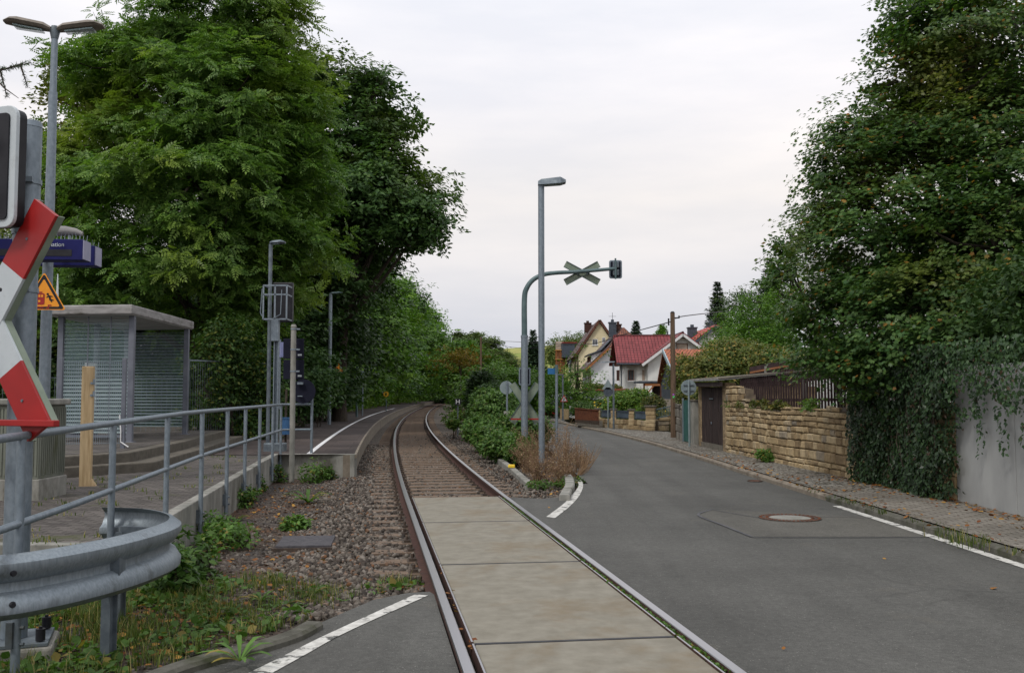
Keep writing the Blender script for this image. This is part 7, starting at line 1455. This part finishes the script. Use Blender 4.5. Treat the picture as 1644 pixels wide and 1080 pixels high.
shrub('weed', 'low green weeds under the dry shrub', 'plant', [tuple(G(868,778,-.05))+(.2,.15,.06), tuple(G(905,775,-.05))+(.2,.15,.07), tuple(G(928,772,-.02))+(.12,.12,.07)], 60, 10, .09, 'leaf', .06, M['weed'], z0=-.12, stems=3)
# spruce at the very left: only one branch reaches into the photo
root = thing('spruce', 'spruce whose drooping branch tip pokes in at the top left edge', 'conifer', (-8.3,11.5,.2)); mb = MB(); mb.tube([(0,0,-.2),(0,0,4),(0,0,9)], [.2,.15,.03], 10); P = []; Nn = []; Sp = []
brs = [A(52,100,10.6)]
ends = [A(52,101,10.6), A(30,158,10.5)]
def needles(a, b_, w_=.05):
    n = int((b_-a).length/.0035); t = rng.random(n); d = np.array(b_-a); base_ = np.array(a)[None]+d[None]*t[:,None]; P.append(base_); r_ = rng.normal(0,1,(n,3)); Sp.append(r_+d/np.linalg.norm(d)*.9); Nn.append(rng.normal(0,1,(n,3)))
tr_ = Vector(root.location)
for (a, b_) in ((Vector((-.0,0,A(0,120,11).z-.1)), None),):
    s = Vector((0,0,a.z)); e_ = A(50,101,10.6)-tr_; m_ = s.lerp(e_,.6)+Vector((0,0,-.12)); pth = catmull([s,m_,e_], 8); mb.tube(pth, [.04-.035*i/(len(pth)-1) for i in range(len(pth))], 6)
    for i in range(2,len(pth)-1): needles(pth[i], pth[i+1])
    for j, f in enumerate((.72,.80,.86,.90,.94)):
        p = pth[int(f*(len(pth)-1))]; e2 = p+Vector((.10+.05*(j%2), -.02, -.20-.06*(j%3))) if j%2 == 0 else p+Vector((.16,.02,.07)); mb.tube([p,e2], [.012,.004], 5); needles(p, e2)
    p = pth[int(.8*(len(pth)-1))]; e2 = A(30,158,10.5)-tr_; mb.tube([p,(p+e2)/2+Vector((0,0,-.03)),e2], [.012,.008,.003], 5)
for k in range(60):
    a = random.uniform(0,6.28); z = random.uniform(1.5,8.5); L_ = 1.9*(1-z/9.5)+.2; 
    d = Vector((cos(a), sin(a), -.25)); 
    if d.x > .35: L_ *= .45
    s = Vector((0,0,z)); e_ = s+d*L_; mb.tube([s,e_], [.03,.008], 5, cap=False); n = 170; t = rng.random(n); b0_ = np.array(s)+np.array(e_-s)*t[:,None]; P.append(b0_+rng.normal(0,.06,(n,3))); Nn.append(rng.normal(0,1,(n,3))); Sp.append(rng.normal(0,1,(n,3))+np.array(d))
P = np.concatenate(P); bulk('crown', P, np.concatenate(Nn), .05*rng.uniform(.7,1.3,len(P)), 'needle', M['conifer'], root, spin=np.concatenate(Sp)); mb.build('trunk', M['bark'], root, fix=False)

# ================================================================== WEEDS, GRASS, FALLEN LEAVES
def blades(name, label, pts, h, mat, w_=.006, lean=.35):
    n = len(pts); V = []; P = np.array(pts, float); a = rng.uniform(0,2*pi,n); H2 = h*rng.uniform(.5,1.3,n); ln = rng.uniform(.1,1,n)*lean*2*H2; dx, dy = np.cos(a), np.sin(a); px_, py_ = -dy*w_, dx*w_
    v = np.zeros((n,5,3)); v[:,0] = P+np.stack([px_,py_,np.zeros(n)],1); v[:,1] = P-np.stack([px_,py_,np.zeros(n)],1)
    md_ = P+np.stack([dx*ln*.35,dy*ln*.35,H2*.6],1); v[:,2] = md_-np.stack([px_,py_,np.zeros(n)],1)*.75; v[:,3] = md_+np.stack([px_,py_,np.zeros(n)],1)*.75; v[:,4] = P+np.stack([dx*ln,dy*ln,H2*.92],1)
    o = rawmesh(name, v.reshape(-1,3), n, 5, [(0,1,2,3),(3,2,4)], M[mat]); o['kind'] = 'stuff'; o['label'] = label; return o
def inpoly(x, y, poly):
    c = False; j = len(poly)-1
    for i in range(len(poly)):
        if (poly[i][1] > y) != (poly[j][1] > y) and x < (poly[j][0]-poly[i][0])*(y-poly[i][1])/(poly[j][1]-poly[i][1])+poly[i][0]: c = not c
        j = i
    return c
def scatter(poly, n, z, clump=None):
    xs = [p[0] for p in poly]; ys = [p[1] for p in poly]; o = []; tries = 0
    while len(o) < n and tries < n*40:
        tries += 1; x, y = random.uniform(min(xs),max(xs)), random.uniform(min(ys),max(ys))
        if not inpoly(x,y,poly): continue
        if clump and math.sin(x*clump+1.3)*math.sin(y*clump*.9+.7)+.5*math.sin(x*clump*2.7)*math.sin(y*clump*2.3) < random.uniform(-.5,.55): continue
        o.append((x,y,z))
    return o
gz = -.205
weedy = P_([(0,1080),(10,1000),(120,930),(300,900),(330,930),(430,930),(560,955),(640,935),(690,948),(600,958),(512,995),(420,1020),(280,1068),(200,1085)], gz)+[(-2.3,4.9),(-3.6,5.0)]
blades('grass', 'rough grass and weeds around the crash barrier', scatter(weedy, 5200, gz, 5.5), .13, 'grass', .0032)
blades('grass', 'rough grass behind the crash barrier', scatter([(-2.6,6.6),(-3.6,5.2),(-4.8,5.2),(-4.8,8.5),(-3.45,8.5),(-2.9,9.0),(-2.3,7.6)], 2600, gz, 4), .12, 'grass', .004)
cov = scatter(weedy+[], 1500, gz+.01, 3.0)+scatter([(-2.2,6.0),(-3.3,5.6),(-4.6,5.4),(-4.6,8.5),(-3.5,8.5),(-3.6,10.4),(-3.2,10.6),(-2.2,8.0)], 1900, gz+.01, 3.0)
Pc = np.array(cov); Pc[:,2] += rng.uniform(0,.06,len(Pc)); o = bulk('ground_cover', Pc, np.tile([0,0,1.],(len(Pc),1))+rng.normal(0,.5,(len(Pc),3)), .055*rng.uniform(.5,1.5,len(Pc)), 'round', M['weed']); o['kind'] = 'stuff'; o['label'] = 'low broad-leaved ground cover among the grass'
# single weeds one can point at
def rosette(label, c, n=12, L_=.22, w_=.04, mat='weed', up=.5, group='weeds in the gravel', name='weed'):
    root = thing(name, label, 'plant', c, random.uniform(0,6), group); mb = MB()
    for i in range(n):
        a = 2*pi*i/n+random.uniform(-.3,.3); l = L_*random.uniform(.6,1.15); u_ = up*random.uniform(.5,1.3); d = Vector((cos(a),sin(a),0)); s = Vector((-sin(a),cos(a),0)); pts = []
        for t, ww_ in ((0,.15),(.3,.7),(.6,1),(.85,.6),(1,.05)): p = d*l*t+Vector((0,0,u_*l*(t*1.5-t*t*1.1)+.005)); pts.append((p-s*w_*ww_/2, p+s*w_*ww_/2, p-Vector((0,0,.006*ww_))))
        v = [q for tr3 in pts for q in (tr3[0],tr3[2],tr3[1])]; mb.add(v, [(k*3+j,k*3+j+1,k*3+4+j,k*3+3+j) for k in range(4) for j in (0,1)])
    mb.build('leaves', M[mat], root, smooth=True, fix=False); return root
W = [((495,808),'broad-leaved dock plant in the gravel before the platform end',16,.42,.07,.8),((384,835),'small bright seedling by the middle of the cinder ground',8,.16,.04,.7),((385,1062),'rosette weed on the near kerb beside the white line',11,.22,.035,.9),((520,905),'low weed near the ballast, right of the cover plate',7,.12,.03,.5),((500,960),'dandelion rosette at the asphalt edge',14,.24,.045,.6),((455,975),'second dandelion rosette left of the asphalt corner',12,.2,.04,.5),((420,965),'third rosette weed farther left along the asphalt edge',12,.2,.035,.6),((560,950),'small rosette by the tip of the left white line',10,.14,.03,.6),((345,890),'weed rosette at the foot of the retaining wall',10,.2,.04,.9),((320,915),'weed rosette before the crash barrier end',10,.2,.04,.7)]
for (px_,py), lab, n, L_, w_, up in W: rosette(lab, G(px_,py,gz if py < 1050 else .0), n, L_, w_, up=up)
SH = [((455,758),.35,.5,'tall leafy weeds in front of the platform end wall'),((430,775),.3,.38,'weeds at the corner of railing and platform'),((400,790),.26,.34,'weeds along the retaining wall, far group'),((378,815),.24,.30,'weeds along the retaining wall, middle group'),((365,880),.32,.30,'feathery green weeds at the near retaining wall'),((345,862),.25,.28,'dark weeds at the foot of the third near railing post'),((500,775),.22,.5,'thin upright weeds beside the platform end'),((410,772),.2,.3,'weeds against the wall near the far railing posts'),((392,805),.2,.28,'weeds against the wall under the middle railing posts'),((470,752),.22,.4,'tall weeds left of the pale concrete post'),((520,770),.15,.3,'short weeds at the right corner of the platform end'),((470,850),.14,.16,'sparse green weed between wall and cover plate'),((285,930),.3,.5,'leafy sapling shoots behind the crash barrier post'),((262,960),.22,.42,'leafy shoots under the crash barrier end')]
for (px_,py), r_, h_, lab in SH:
    c = G(px_,py,gz); shrub('weed', lab, 'plant', [(c.x,c.y,gz+h_*.45,r_,r_,h_*.55),(c.x+r_*.5,c.y+.1,gz+h_*.3,r_*.6,r_*.6,h_*.4)], 60, 12, .10, 'leaf', .075 if py < 900 else .09, M['bush' if 'dark' in lab or 'leafy' in lab else 'weed'], z0=gz, stems=8, group='weeds along the wall', kw=dict(updir=1.0,outw=.4))
# tufts between pavers and moss
blades('grass', 'tufts of grass between the walkway blocks', [(x+random.gauss(0,.06),y+random.gauss(0,.06),.24+.06*min(1,max(0,(y-6)/12))) for x,y,_ in scatter([(wallx(8)-.3,8),(wallx(20)-.3,20),(wallx(20)-2.2,20),(wallx(8)-2.4,8)], 70, 0) for k in range(12)], .05, 'grass')
rp_ = [(ip(redge,y)+random.uniform(-.02,.14), y, .03) for y in np.random.default_rng(3).uniform(7.5,16,160)]
blades('grass', 'sparse grass in the kerb joint of the right footway', [(x+random.gauss(0,.04),y+random.gauss(0,.04),z) for x,y,z in rp_[:40] for k in range(7)], .07, 'grass')
c = G(1545,868,.05); blades('grass', 'weed tuft on the right kerb near the photo edge', [(c.x+random.gauss(0,.12),c.y+random.gauss(0,.25),.04) for k in range(130)], .12, 'grass', .004)
# moss and weeds in the rail groove
mp_ = [tuple(trk(y, .69+random.uniform(-.025,.025), -.022)) for y in rng.uniform(3,14.8,2600)]; o = bulk('moss', np.array(mp_), np.tile([0,0,1.],(len(mp_),1))+rng.normal(0,.6,(len(mp_),3)), .02*rng.uniform(.6,1.6,len(mp_)), 'round', M['weed']); o['kind'] = 'stuff'; o['label'] = 'moss growing in the groove beside the right rail'
# fallen leaves
lv = [(x,y,z) for x,y,z in scatter(weedy, 420, gz+.03, 2)]+[(x,y,gz+.015) for x,y,_ in scatter([(-2.3,6),(-3.6,9),(-4.6,18),(-3.2,19),(-2.2,12),(-1.6,8)], 500, 0)]
lv += [(ip(bx_,y)-abs(random.gauss(0,.25))-.02, y, PZ+.012) for y in rng.uniform(9,17.5,420)]+[(ip(redge,y)+abs(random.gauss(.2,.3)), y, PZ+.01) for y in rng.uniform(8,24,260)]
lv += [tuple(trk(y,-.66+random.uniform(-.03,.03),-.03)) for y in rng.uniform(4,9,40)]+[(x,y,.33) for x,y,_ in scatter([(-7.5,24),(-10,26),(-13.5,44),(-10,44)], 400, 0)]+[(x,y,-.09) for x,y,_ in scatter(isl[:3]+[(1.0,25),(1.25,18),(.5,16)], 150, 0)]
for px_,py in ((1417,896),(1597,942),(1346,831),(880,813),(1258,1042)): lv.append(tuple(G(px_,py,RZ+.012)))
Lv = np.array(lv); o = bulk('fallen_leaves', Lv, np.tile([0,0,1.],(len(Lv),1))+rng.normal(0,.28,(len(Lv),3)), .06*rng.uniform(.5,1.2,len(Lv)), 'round', M['deadleaf']); o['kind'] = 'stuff'; o['label'] = 'fallen orange and brown leaves on ground and footway'
